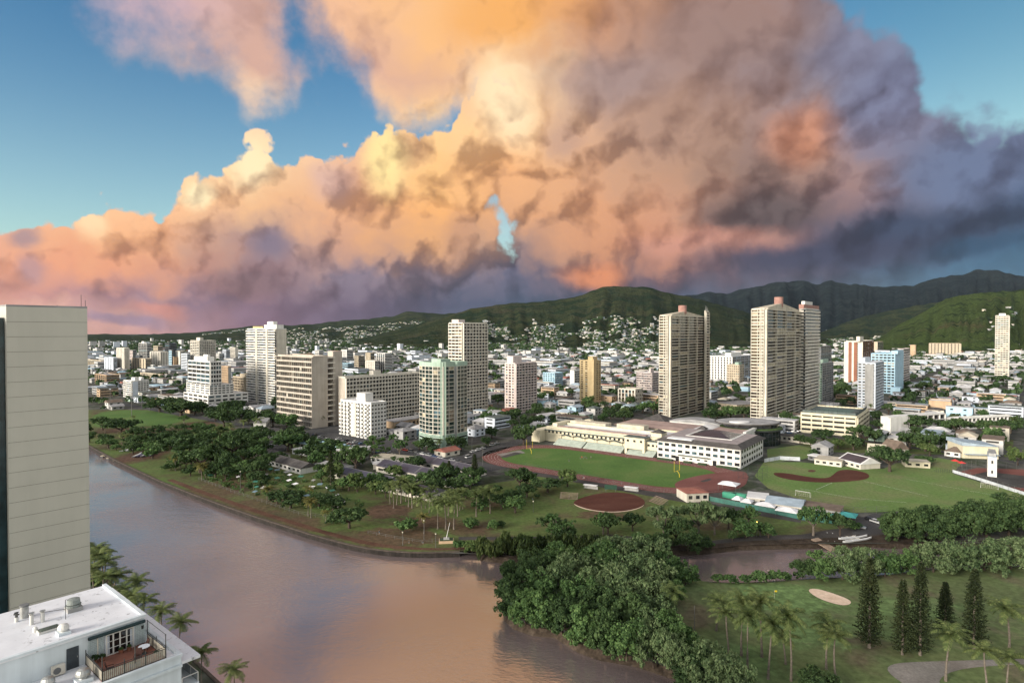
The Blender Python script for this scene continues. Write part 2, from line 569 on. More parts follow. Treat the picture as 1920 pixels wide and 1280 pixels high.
# water: dark and murky, with wind ripples
mw, nt, b = new_mat('canal_water')
p = POS()
b.inputs['Base Color'].default_value = (.150, .120, .119, 1)
b.inputs['Specular Tint'].default_value = (1.0, .95, .93, 1)
b.inputs['IOR'].default_value = 3.2
put(b.inputs['Roughness'], SMOOTH(NOISE(VM('ADD', p, (70, 0, 0)), 0.018, 4.0, 0.55), .35, .65, .02, .11))
calm = SMOOTH(NOISE(p, 0.012, 3.0, 0.5), 0.40, 0.62, 0.25, 1.0)
h = NOISE(VM('MULTIPLY', p, (0.55, 1.0, 1.0)), 1.1, 4.0, 0.6) * 0.55 + NOISE(VM('MULTIPLY', p, (0.5, 1.0, 1.0)), 0.28, 3.0, 0.55) * 0.6
bp = nt.nodes.new('ShaderNodeBump')
bp.inputs['Distance'].default_value = 0.26
put(bp.inputs['Strength'], calm)
put(bp.inputs['Height'], h)
nt.links.new(bp.outputs[0], b.inputs['Normal'])
wo_ = [(-1200, -60), (1100, -60), (1100, 1500), (-1200, 1500)]
sheet('canal_water', wo_, -1.7, mw)

m_wall = plain('old_canal_stone', (.022, .018, .016), 0.9, .45, .6, streak=.4)
m_wallcap = plain('canal_coping', (.085, .068, .055), .9, .3, .5)


def strip_wall(name, pts, z0, z1, m, th, closed=False):
    """A thin upright wall following a line."""
    mb = MB()
    n = len(pts)
    ns = []
    for i in range(n):
        t = (pts[min(i + 1, n - 1)] - pts[max(i - 1, 0)]).normalized()
        ns.append(Vector((-t.y, t.x)))
    vs, fs = [], []
    for p, nn in zip(pts, ns):
        a, b2 = p + nn * th / 2, p - nn * th / 2
        vs += [(a.x, a.y, z0), (a.x, a.y, z1), (b2.x, b2.y, z1), (b2.x, b2.y, z0)]
    for i in range(n - 1):
        o, q = i * 4, i * 4 + 4
        fs += [(o, o + 1, q + 1, q), (o + 1, o + 2, q + 2, q + 1), (o + 2, o + 3, q + 3, q + 2)]
    fs += [(0, 3, 2, 1), (n * 4 - 4, n * 4 - 3, n * 4 - 2, n * 4 - 1)]
    mb.add(vs, fs)
    return mb


wl = [far_bank[0] + fbd * 520] + far_bank
cw = thing('canal_wall', 'dark stained stone wall along the far bank of the canal', 'wall')
strip_wall('wall', wl, -3.0, 0.06, m_wall, .7).build('wall', m_wall, cw)
strip_wall('coping', wl, 0.06, 0.22, m_wallcap, 1.0).build('coping', m_wallcap, cw)
cw = thing('canal_wall', 'canal wall and coping along the near bank below the palms', 'wall')
strip_wall('wall', near_bank, -3.0, 0.06, m_wall, .7).build('wall', m_wall, cw)
strip_wall('coping', near_bank, 0.06, 0.5, m_wallcap, 0.6).build('coping', m_wallcap, cw)
m_mud = ground_mat('mud_bank', [(.3, (.022, .016, .012)), (.5, (.045, .034, .025)), (.7, (.075, .058, .045))], .25, fine=.5)
# sloping muddy banks of the side channel
def bank(name, pts, side, w):
    vs, fs = [], []
    for i, p in enumerate(pts):
        t = (pts[min(i + 1, len(pts) - 1)] - pts[max(i - 1, 0)]).normalized()
        nn = Vector((-t.y, t.x)) * side
        for f, z in ((-w, 0.03), (0, -0.05), (w * .8, -2.2)):
            q = p + nn * (f + RNG.uniform(-.5, .5))
            vs.append((q.x, q.y, z))
    for i in range(len(pts) - 1):
        for k in range(2):
            f = (i * 3 + k, i * 3 + k + 1, i * 3 + 4 + k, i * 3 + 3 + k)
            fs.append(f if side < 0 else f[::-1])
    o = MB().add(vs, fs).build(name, m_mud)
    o['kind'] = 'structure'


bank('bank', chan_n, -1, 2.6)
bank('bank', chan_s, -1, 2.6)


def patched(name, stops, patches, colour, scale, detail=7.0, fine=.3, fine_scale=.6, edge=.5):
    """Grass with soft-edged patches of another ground showing through, each (px, py, half width px, half height px, strength)."""
    m, nt, b = new_mat(name)
    p = POS()
    f = NOISE(p, scale, detail, 0.6, dist=.4)
    col = RAMP(f, stops)
    n = M('SUBTRACT', NOISE(p, .16, 5.0, .65), .5)
    k = None
    for px, py, w, h, s in patches:
        c = G(px, py); rx = (G(px + w, py) - c).length; ry = (G(px, py - h) - c).length
        d = VM('LENGTH', VM('MULTIPLY', VM('SUBTRACT', p, (c.x, c.y, 0)), (1 / rx, 1 / ry, 0)))
        q = SMOOTH(d + n * 1.7, .55, 1.05, s, 0.0)
        k = q if k is None else M('MAXIMUM', k, q)
    dirt = VM('SCALE', colour, scale=SMOOTH(NOISE(p, .35, 5.0, .65), .3, .7, .7, 1.35))
    col = MIX(k, col, dirt)
    col = VM('SCALE', col, scale=SMOOTH(NOISE(p, fine_scale, 4.0, .65), .25, .75, 1 - fine, 1 + fine))
    put(b.inputs['Base Color'], col)
    b.inputs['Roughness'].default_value = .95
    b.inputs['Specular IOR Level'].default_value = .15
    return m


m_park = patched('park_grass', [(.25, (.058, .050, .028)), (.38, (.088, .078, .040)), (.46, (.088, .106, .038)), (.56, (.086, .130, .037)), (.64, (.112, .130, .048)), (.76, (.118, .104, .056))],
    [(725, 957, 52, 18, .95), (800, 978, 75, 16, .9), (740, 1008, 110, 22, .85), (370, 797, 48, 8, 1), (282, 780, 28, 5, 1), (215, 774, 50, 4, 1), (250, 807, 90, 6, .9), (262, 855, 48, 14, 1), (400, 920, 62, 30, .75), (1130, 966, 60, 12, .8), (560, 985, 60, 18, .7), (480, 950, 60, 22, .7), (870, 990, 60, 14, .7), (900, 945, 40, 10, .6), (1330, 985, 60, 10, .6)],
    (.088, .052, .036), .035)
m_dirt = ground_mat('bare_red_dirt', [(.3, (.060, .030, .019)), (.5, (.090, .046, .030)), (.7, (.120, .072, .048))], .10, fine=.3)
m_infield = ground_mat('infield_clay', [(.3, (.062, .022, .016)), (.5, (.078, .029, .020)), (.7, (.098, .042, .030))], .12, fine=.18, stretch=(.4, 1, 1))
m_field = ground_mat('mown_turf', [(.3, (.056, .112, .027)), (.5, (.072, .138, .033)), (.62, (.095, .145, .042)), (.75, (.112, .140, .055))], .035, 5.0, fine=.2, fine_scale=.8)
m_lawn = ground_mat('worn_ball_field', [(.28, (.080, .150, .038)), (.45, (.112, .180, .052)), (.58, (.145, .175, .070)), (.72, (.165, .145, .085))], .026, 6.0, fine=.22, fine_scale=.7)
m_golf = patched('golf_fairway', [(.26, (.085, .070, .048)), (.38, (.120, .110, .066)), (.46, (.105, .130, .056)), (.56, (.110, .150, .060)), (.63, (.130, .146, .072)), (.72, (.135, .118, .074)), (.82, (.155, .128, .085))],
    [(1465, 1120, 135, 34, .95), (1500, 1180, 120, 34, .9), (1360, 1240, 120, 40, .8), (1700, 1140, 140, 20, .7), (1650, 1180, 60, 26, .6)], (.120, .190, .070), .035, fine_scale=.5)
m_green = ground_mat('putting_green', [(.3, (.066, .112, .036)), (.5, (.085, .130, .042)), (.7, (.115, .135, .058))], .05, fine=.15)
m_path = ground_mat('old_asphalt', [(.3, (.040, .037, .036)), (.5, (.055, .052, .05)), (.7, (.08, .074, .07))], .08, fine=.3)
m_road = ground_mat('road_asphalt', [(.3, (.048, .048, .05)), (.5, (.060, .060, .062)), (.7, (.078, .077, .078))], .05, fine=.25)
m_conc = ground_mat('pale_concrete', [(.3, (.16, .145, .13)), (.5, (.20, .185, .168)), (.7, (.25, .23, .21))], .12, fine=.2)
m_sand = ground_mat('bunker_sand', [(.3, (.56, .42, .31)), (.5, (.66, .51, .39)), (.7, (.72, .58, .46))], .4, fine=.1)
m_track = ground_mat('red_track', [(.3, (.135, .053, .046)), (.5, (.160, .066, .058)), (.7, (.19, .085, .076))], .06, fine=.12)
m_white = plain('white_line_paint', (.70, .70, .66), .8, .15, 1.0)

sheet('park_lawn', PX([(120, 770), (172, 768), (330, 768), (420, 796), (470, 812), (560, 835), (640, 870), (760, 905), (860, 915), (1010, 893), (1085, 900), (1230, 925), (1330, 945), (1500, 977), (1600, 998), (1700, 1002)]) + [p + Vector((0, 3)) for p in reversed(chan_n[4:12])] + [p + DB * 1.0 for p in reversed(far_bank)] + [far_bank[0] + fbd * 200 + DB], 0.02, m_park)
sheet('field_grass', smooth_poly(PX([(172, 774), (240, 768), (300, 770), (345, 783), (330, 795), (250, 800), (172, 803)])), 0.035, m_field)
sheet('dirt_shore', PX([(1240, 1020), (1330, 1018), (1440, 1006), (1560, 1000), (1680, 1002), (1760, 1010)]) + [p + Vector((0, -1)) for p in reversed(chan_n[5:14])], 0.045, m_mud)
sheet('softball_infield', smooth_poly(PX([(1071, 941), (1100, 929), (1140, 922), (1180, 924), (1205, 933), (1212, 945), (1190, 955), (1150, 960), (1110, 956), (1085, 949)]), 2), 0.06, m_infield)
sheet('infield_edge', smooth_poly(PX([(1073, 942), (1100, 932), (1140, 925), (1180, 927), (1204, 935), (1211, 946), (1191, 956), (1150, 961), (1108, 957), (1083, 950)]), 2), 0.04, m_sand)
sheet('canal_path', PX([(1240, 1018), (1330, 1014), (1410, 1004), (1500, 1002), (1560, 992), (1650, 985), (1690, 1000), (1600, 1006), (1500, 1010), (1400, 1014), (1330, 1020), (1240, 1024)]), 0.055, m_path)
sheet('path', PX([(905, 890), (985, 881), (1081, 897), (1240, 925), (1350, 946), (1500, 972), (1502, 980), (1345, 953), (1235, 933), (1080, 904), (985, 889)]), 0.05, m_path)
sheet('path', PX([(860, 1006), (990, 1006), (1140, 1002), (1240, 1010), (1240, 1015), (1140, 1008), (990, 1012), (860, 1012)]), 0.05, m_path)
pp = [p + DB * 3.2 for p in far_bank]; pq = [p + DB * 6.4 for p in far_bank]
sheet('canal_path', pp[2:] + list(reversed(pq[2:])), 0.055, m_dirt)

# streets and car parks
ST = lambda name, a, b, w, z=0.05, m=m_road: sheet(name, [a + Vector((-(b - a).y, (b - a).x)).normalized() * w / 2, b + Vector((-(b - a).y, (b - a).x)).normalized() * w / 2, b - Vector((-(b - a).y, (b - a).x)).normalized() * w / 2, a - Vector((-(b - a).y, (b - a).x)).normalized() * w / 2], z, m)
ST('street', G(640, 822), G(935, 880), 16)
ST('street', G(860, 862), G(1090, 792), 13, .06)
ST('street', G(200, 752), G(470, 800), 10)
ST('street', G(1520, 812), G(1920, 868), 8)
ST('street', G(1640, 800), G(1960, 730), 12, .06)
ST('street', G(1130, 770), G(1530, 830), 12)
ST('street', G(560, 806), G(700, 760), 10, .06)
sheet('car_park', PX([(565, 812), (610, 792), (760, 822), (790, 846), (700, 842), (640, 836)]), 0.07, m_road)
sheet('car_park', PX([(724, 815), (780, 800), (870, 822), (870, 845), (800, 838)]), 0.08, m_road)
sheet('car_park', PX([(455, 835), (510, 825), (545, 838), (520, 855), (470, 850)]), 0.07, m_road)
sheet('car_park', PX([(1590, 978), (1640, 962), (1690, 972), (1690, 1000), (1600, 1002)]), 0.07, m_road)
sheet('car_park', PX([(1840, 770), (1900, 745), (1960, 765), (1920, 800)]), 0.07, m_road)

# running track, football turf
TD = Vector((math.cos(math.radians(37)), -math.sin(math.radians(37))))
TN = Vector((math.sin(math.radians(37)), math.cos(math.radians(37))))
TC = Vector((54, 367))


def stadium(half_l, half_w, c=TC, n=20):
    r = half_w; s = half_l - r
    out = []
    for k in range(n + 1):
        a = -math.pi / 2 + math.pi * k / n
        out.append(c + TD * (s + r * math.cos(a)) + TN * (r * math.sin(a)))
    for k in range(n + 1):
        a = math.pi / 2 + math.pi * k / n
        out.append(c + TD * (-s + r * math.cos(a)) + TN * (r * math.sin(a)))
    return out


# track and turf
sheet('running_track', stadium(82, 39), 0.06, m_track)
sheet('throwing_area', [p + Vector((0, 0)) for p in smooth_poly(PX([(1262, 905), (1300, 893), (1345, 886), (1395, 882), (1405, 893), (1400, 905), (1370, 918), (1310, 922), (1270, 918)]), 2)], 0.16, m_track)
sheet('football_turf', stadium(69, 28.5), 0.09, m_field)
sheet('football_turf', stadium(66, 26, TC + TD * -3), 0.12, m_field)
lm = MB()
for k in range(5):
    r = 31.2 + k * 1.6; a = stadium(71.2 + k * 2.2, r)
    for i in range(len(a)):
        p, q = a[i], a[(i + 1) % len(a)]
        t = (q - p)
        if t.length < .01: continue
        nn = Vector((-t.y, t.x)).normalized() * .035
        lm.add([(p.x - nn.x, p.y - nn.y, .10), (q.x - nn.x, q.y - nn.y, .10), (q.x + nn.x, q.y + nn.y, .10), (p.x + nn.x, p.y + nn.y, .10)], [(0, 1, 2, 3)])
o = lm.build('track_markings', m_white); o['kind'] = 'structure'
# discus ring and pads on the far end of the track oval
sheet('throwing_ring', smooth_poly(PX([(1310, 903), (1330, 897), (1336, 899), (1322, 904)]), 1), 0.20, m_path)
sheet('jump_pit', PX([(930, 852), (975, 844), (985, 849), (945, 857)]), 0.16, m_conc)
sheet('playing_court', PX([(935, 857), (966, 848), (980, 850), (948, 858)]), 0.20, m_path)
# right-hand ball field
sheet('ball_field', PX([(1415, 892), (1432, 866), (1500, 866), (1629, 878), (1700, 880), (1785, 887), (1850, 908), (1960, 930), (1960, 948), (1760, 955), (1663, 959), (1599, 961), (1500, 936), (1440, 915)]), 0.06, m_lawn)
sheet('diamond_clay', smooth_poly(PX([(1447, 886), (1470, 886), (1500, 891), (1530, 896), (1553, 896), (1562, 890), (1572, 881), (1596, 880), (1622, 885), (1632, 892), (1624, 899), (1590, 903), (1540, 905), (1490, 901), (1457, 894)]), 2), 0.10, m_infield)
sheet('pitchers_mound', smooth_poly(PX([(1513, 882), (1522, 880), (1531, 882), (1527, 885), (1517, 885)]), 2), 0.12, m_dirt)
lm = MB()
for a, b_, w in (((1620, 902), (1740, 930), .07), ((1500, 916), (1600, 934), .07), ((1600, 934), (1700, 942), .06), ((1560, 905), (1530, 918), .06), ((1700, 898), (1900, 935), .06)):
    p, q = G(*a), G(*b_); nn = Vector((-(q - p).y, (q - p).x)).normalized() * w
    lm.add([(p.x - nn.x, p.y - nn.y, .10), (q.x - nn.x, q.y - nn.y, .10), (q.x + nn.x, q.y + nn.y, .10), (p.x + nn.x, p.y + nn.y, .10)], [(0, 1, 2, 3)])
o = lm.build('field_markings', m_white); o['kind'] = 'structure'
# golf course
sheet('golf_course', [p + Vector((.8, -.6)) for p in chan_s[:12]] + PX([(1262, 1092), (1230, 1130), (1240, 1180), (1300, 1215), (1335, 1290), (1380, 1345), (1700, 1400), (2100, 1330), (2400, 1100)]), 0.03, m_golf)
def bunker(poly, rim=.35):
    o = sheet('bunker_edge', poly, 0.07, m_green)
    c = sum((Vector((p.x, p.y)) for p in poly), Vector((0, 0))) / len(poly)
    o2 = sheet('sand_bunker', [c + (p - c) * .97 for p in poly], 0.09, m_sand)
bunker(smooth_poly(PX([(1511, 1105), (1528, 1102), (1560, 1111), (1592, 1123), (1599, 1131), (1585, 1136), (1560, 1131), (1530, 1120)]), 2))
cartp = smooth_poly(PX([(1950, 1234), (1800, 1238), (1700, 1241), (1672, 1245), (1662, 1253), (1672, 1266), (1700, 1286), (1740, 1330), (1800, 1330), (1765, 1290), (1760, 1272), (1790, 1256), (1850, 1248), (1950, 1244)]), 1)
sheet('cart_path', cartp, 0.07, m_conc)

sheet('campus_lawn', PX([(1438, 842), (1500, 834), (1545, 848), (1505, 861), (1440, 866)]), 0.04, m_lawn)
sheet('campus_lawn', PX([(1640, 886), (1680, 868), (1760, 858), (1805, 866), (1786, 888)]), 0.04, m_lawn)
sheet('campus_lawn', PX([(1480, 822), (1640, 822), (1800, 812), (1900, 824), (1900, 840), (1790, 852), (1640, 850), (1530, 846)]), 0.03, m_park)
sheet('campus_lawn', PX([(1500, 976), (1590, 985), (1600, 999), (1420, 1003), (1380, 990)]), 0.04, m_park)
# ------------------------------------------------------------------ hills
def hill_mat(name, stops, scale, bump=1.0, forest=(.016, .028, .014), fcut=(.48, .56), haze=None):
    m, nt, b = new_mat(name)
    p = POS()
    f = NOISE(p, scale, 8.0, 0.6, dist=.3)
    col = RAMP(f, stops, 'LINEAR')
    g = NOISE(VM('ADD', p, (900, 300, 0)), scale * 2.6, 8.0, 0.65)
    col = MIX(SMOOTH(g, fcut[0], fcut[1]), col, forest)
    t = NOISE(p, scale * 30, 4.0, .7)
    col = VM('SCALE', col, scale=SMOOTH(t, .3, .7, .55, 1.5))
    put(b.inputs['Base Color'], col)
    b.inputs['Roughness'].default_value = 1.0
    b.inputs['Specular IOR Level'].default_value = 0.0
    bn = nt.nodes.new('ShaderNodeBump'); bn.inputs['Strength'].default_value = bump; bn.inputs['Distance'].default_value = 30.0
    put(bn.inputs['Height'], NOISE(p, scale * 12, 6.0, .65))
    nt.links.new(bn.outputs[0], b.inputs['Normal'])
    return m


HILLS = {}


def hill(name, ridge, Yr, Yf, m, amp=.12, gul=6.0, pw=1.25, nu=150, nv=46, jag=0.0, seed=0.0, extend=True):
    """Terrain ridge: crest traced as a skyline at its own distance, slopes with spurs and gullies down to the plain."""
    xs = [p[0] for p in ridge]; ys = [p[1] for p in ridge]
    if extend:
        x0, x1 = xs[0], xs[-1]
    vs = []
    Z = np.zeros((nu, nv)); XY = np.zeros((nu, nv, 2))
    for i in range(nu):
        px = xs[0] + (xs[-1] - xs[0]) * i / (nu - 1)
        py = float(np.interp(px, xs, ys))
        py += jag * mnoise.fractal(Vector((px * .05 + seed, seed, 0)), 1.0, 2.0, 4)
        s = ray(px, 620)[0] / ray(px, 620)[1]
        zr = ZY(py, Yr)
        for j in range(nv):
            t = j / (nv - 9)
            Y = Yf + (Yr - Yf) * t
            if t <= 1:
                z = zr * (t ** pw)
                q = Vector((px * .012 * gul, t * .55, seed))
                g = mnoise.fractal(q + Vector((mnoise.noise(Vector((px * .03, t * 2, seed))) * .8, 0, 0)), 1.0, 2.1, 5) + .6 * abs(mnoise.noise(Vector((px * .022 * gul / 6, t * .3, seed + 5))))
                z += zr * amp * .95 * g * (math.sin(math.pi * min(t, 1)) ** .8) * 1.3
                if t < 1: z = min(z, (HCAM + (zr - HCAM) * Y / Yr) - .004 * zr * (1 - t)) if zr > HCAM else z
            else:
                z = zr * max(0.0, 1 - (t - 1) * 3.2)
            vs.append((s * Y, Y, z if j else -2.0))
            Z[i, j] = z; XY[i, j] = (s * Y, Y)
    fs = [(i * nv + j, (i + 1) * nv + j, (i + 1) * nv + j + 1, i * nv + j + 1) for i in range(nu - 1) for j in range(nv - 1)]
    o = MB().add(vs, fs).build(name, m, smooth=True)
    o['kind'] = 'structure'
    HILLS[name] = HILLS.get(name, []) + [(xs, Yr, Yf, Z, nu, nv)]
    return o


def hill_z(h, px, t):
    xs, Yr, Yf, Z, nu, nv = h
    i = (px - xs[0]) / (xs[-1] - xs[0]) * (nu - 1); j = t * (nv - 9)
    i = min(max(i, 0), nu - 1.001); j = min(max(j, 0), nv - 1.001)
    a, b_ = int(i), int(j); u, v = i - a, j - b_
    z = (Z[a, b_] * (1 - u) + Z[a + 1, b_] * u) * (1 - v) + (Z[a, b_ + 1] * (1 - u) + Z[a + 1, b_ + 1] * u) * v
    Y = Yf + (Yr - Yf) * t
    s = ray(px, 620)[0] / ray(px, 620)[1]
    return Vector((s * Y, Y, z))


mh_far = hill_mat('far_mountain', [(.3, (.008, .013, .015)), (.5, (.013, .019, .020)), (.7, (.020, .026, .024))], .0016, forest=(.007, .012, .013))  # colours darkened to stand in for cloud shadow on the far slopes
mh_mid = hill_mat('wooded_hill', [(.3, (.016, .022, .013)), (.45, (.028, .036, .017)), (.56, (.040, .047, .021)), (.68, (.048, .045, .027))], .0028, fcut=(.46, .58))
mh_grn = hill_mat('green_hill', [(.28, (.045, .055, .022)), (.42, (.052, .075, .024)), (.50, (.060, .088, .029)), (.56, (.055, .080, .026)), (.66, (.075, .075, .036)), (.75, (.075, .066, .040))], .0036, fcut=(.52, .62), forest=(.026, .042, .018))
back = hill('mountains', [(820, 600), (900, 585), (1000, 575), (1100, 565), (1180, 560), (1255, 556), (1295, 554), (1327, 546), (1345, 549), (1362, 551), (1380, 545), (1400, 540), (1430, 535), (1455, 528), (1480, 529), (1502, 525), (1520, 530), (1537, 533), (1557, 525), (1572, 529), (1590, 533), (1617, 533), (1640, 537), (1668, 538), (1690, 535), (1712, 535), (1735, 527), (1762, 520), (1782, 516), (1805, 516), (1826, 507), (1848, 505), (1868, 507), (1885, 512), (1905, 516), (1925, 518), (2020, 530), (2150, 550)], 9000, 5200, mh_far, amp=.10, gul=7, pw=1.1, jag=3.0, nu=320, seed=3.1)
hill('hills', [(-500, 628), (-100, 627), (172, 626), (243, 627.5), (270, 627), (295, 626), (347, 624.5), (368, 623), (410, 618), (472, 611), (520, 610), (570, 609), (610, 605), (640, 601), (700, 597), (740, 592), (756, 586), (772, 583), (795, 586), (830, 588), (870, 587), (950, 592), (1100, 605)], 7500, 4200, mh_mid, amp=.08, gul=5, pw=1.15, jag=2.0, nu=200, seed=9.7)
hill('hills', [(-500, 652), (-100, 642), (168, 637), (205, 637), (245, 637), (300, 641), (360, 643), (430, 640), (520, 634), (600, 630), (700, 633), (800, 640), (900, 650)], 5600, 4000, mh_mid, amp=.10, gul=5, pw=1.0, jag=1.5, nu=160, seed=5.3)
hill('hills', [(600, 643), (640, 641), (700, 629), (760, 614), (800, 603), (840, 593), (880, 579), (905, 576), (940, 571), (960, 568), (985, 568), (1010, 565), (1040, 563), (1065, 559), (1088, 554), (1110, 545), (1130, 538), (1150, 536), (1165, 537), (1190, 538), (1205, 537), (1222, 540), (1240, 546), (1256, 550), (1290, 556), (1330, 566), (1380, 580), (1450, 600), (1520, 624), (1570, 643)], 4500, 2600, mh_mid, amp=.06, gul=4, pw=1.35, jag=1.5, nu=230, nv=64, seed=1.9)
hill('hills', [(1500, 634), (1544, 622), (1587, 604), (1620, 592), (1660, 584), (1720, 572), (1800, 560), (1950, 548), (2100, 550)], 5600, 4300, mh_mid, amp=.08, gul=6, pw=1.2, jag=1.5, nu=120, seed=7.7)
hill('hills', [(1600, 652), (1649, 634), (1686, 608), (1719, 592), (1752, 573), (1773, 560), (1806, 552), (1843, 549), (1872, 547), (1920, 543), (2050, 535), (2200, 530)], 3300, 2150, mh_grn, amp=.10, gul=7, pw=1.05, jag=2.0, nu=150, nv=60, seed=2.4)
# ------------------------------------------------------------------ buildings
def glass(name, c, rough=.12, spec=.6):
    m, nt, b = new_mat(name)
    v = SMOOTH(NOISE(POS(), .35, 2.0, .5), .3, .7, .6, 1.5)
    put(b.inputs['Base Color'], VM('SCALE', c, scale=v))
    b.inputs['Roughness'].default_value = rough
    b.inputs['Specular IOR Level'].default_value = spec
    return m


GL = [glass('window_dark', (.018, .020, .022)), glass('window_smoke', (.045, .045, .043)), glass('window_blind', (.16, .145, .12), .4, .3), glass('window_pale', (.30, .28, .24), .5, .2), glass('window_blue', (.05, .085, .10))]
GLB = [glass('window_brown', (.030, .022, .017)), glass('window_bronze', (.055, .040, .030)), glass('window_tan', (.15, .12, .09), .4, .3), glass('window_cream', (.33, .29, .21), .5, .2), GL[4]]
GLG = [GL[0], GL[0], GL[1], GL[1], GL[4]]
W = {
 'cream': plain('wall_cream', (.52, .485, .41), .85, .10, .15, streak=.14),
 'white': plain('wall_white', (.58, .575, .55), .8, .08, .15, streak=.12),
 'bone': plain('wall_bone', (.55, .52, .455), .85, .08, .15, streak=.12),
 'beige': plain('wall_beige', (.40, .36, .31), .85, .08, .15, streak=.10),
 'pink': plain('wall_pink', (.52, .45, .43), .85, .08, .15, streak=.12),
 'yellow': plain('wall_yellow', (.46, .36, .205), .85, .08, .15, streak=.10),
 'mint': plain('wall_mint', (.30, .40, .33), .8, .08, .15, streak=.12),
 'blue': plain('wall_blue', (.36, .53, .64), .8, .08, .15, streak=.10),
 'ice': plain('wall_ice', (.52, .57, .64), .8, .08, .15, streak=.10),
 'grey': plain('wall_grey', (.30, .30, .295), .85, .12, .15, streak=.14),
 'slate': plain('wall_slate', (.13, .135, .14), .8, .12, .15),
 'brown': plain('wall_brown', (.22, .095, .06), .85, .12, .15),
 'brick': plain('wall_brick', (.28, .16, .135), .85, .15, .3),
 'tan': plain('wall_tan', (.40, .29, .19), .85, .1, .15, streak=.1),
 'sand': plain('wall_sand', (.42, .36, .27), .85, .1, .15, streak=.1),
 'school': plain('wall_school', (.56, .515, .38), .85, .06, .2, streak=.08),
 'dark': plain('dark_trim', (.03, .034, .035), .6, .2, .3),
 'navy': plain('wall_navy', (.055, .07, .095), .4, .2, .3),
 'pale': plain('wall_pale', (.44, .435, .42), .85, .1, .15, streak=.12),
 'rust': plain('roof_rust', (.24, .115, .085), .9, .25, .3),
}
RF = {
 'pale': plain('roof_pale', (.42, .42, .43), .8, .2, .15),
 'white': plain('roof_white', (.60, .60, .60), .8, .15, .12),
 'grey': plain('roof_grey', (.26, .26, .265), .9, .25, .2),
 'blue': plain('roof_blue_grey', (.30, .37, .43), .7, .2, .2),
 'brown': plain('roof_brown', (.15, .115, .09), .9, .25, .3),
 'red': plain('roof_red', (.26, .10, .075), .9, .25, .3),
 'green': plain('roof_green', (.085, .105, .10), .8, .25, .3),
 'dark': plain('roof_dark', (.065, .06, .058), .9, .25, .3),
 'cream': plain('roof_cream', (.43, .39, .31), .85, .2, .2),
 'pinkish': plain('roof_pinkish', (.31, .225, .20), .9, .15, .15),
 'sky': plain('roof_sky', (.34, .50, .60), .6, .15, .2),
}
unit = MB().box(0, 0, 0, 1, 1, 1)
UNIT = {m.name: unit.mesh('window_pane', m) for m in set(GL + GLB)}


def wobj(parent, c, ang, w, h, m, name='window', d=.12):
    if m.name not in UNIT: UNIT[m.name] = unit.mesh('window_pane', m)
    o = bpy.data.objects.new(name, UNIT[m.name])
    COL.objects.link(o)
    o.parent = parent
    o.location = c
    o.rotation_euler = (0, 0, ang)
    o.scale = (w, d, h)
    return o


def flush_windows(parent, wins, cap=96):
    """The windows that show largest as parts of their own, the remainder as one part."""
    base = parent.location
    wins.sort(key=lambda q: (Vector((base.x + q[0][0], base.y + q[0][1], q[0][2] - HCAM))).length / math.sqrt(q[2] * q[3]))
    for c, ang, w, h, m in wins[:cap]:
        wobj(parent, c, ang, w, h, m)
    rest = wins[cap:]
    if rest:
        mats = list({id(q[4]): q[4] for q in rest}.values())
        mb = MB()
        for c, ang, w, h, m in rest:
            mb.box(c[0], c[1], c[2], w, .12, h, ang, mats.index(m))
        mb.build('window', mats, parent)['kind'] = 'stuff'


def slope(px):
    r = ray(px, 620)
    return r[0] / r[1]


def foot(nx, ny, lx, rx, ang=40.0, back=None):
    """Footprint of a box whose near corner stands at a pixel and whose two visible faces reach to lx and rx."""
    N = G(nx, ny)
    a = math.radians(ang)
    u = Vector((-math.cos(a), math.sin(a))); v = Vector((math.sin(a), math.cos(a)))
    tl = (slope(lx) * N.y - N.x) / (u.x - slope(lx) * u.y)
    den = v.x - slope(rx) * v.y
    tr = (slope(rx) * N.y - N.x) / den if abs(den) > 1e-4 else 30
    tl = max(tl, 1.0)
    if tr <= 0 or tr > 200: tr = back or 20
    L, R = N + u * tl, N + v * tr
    return N, R, R + u * tl, L


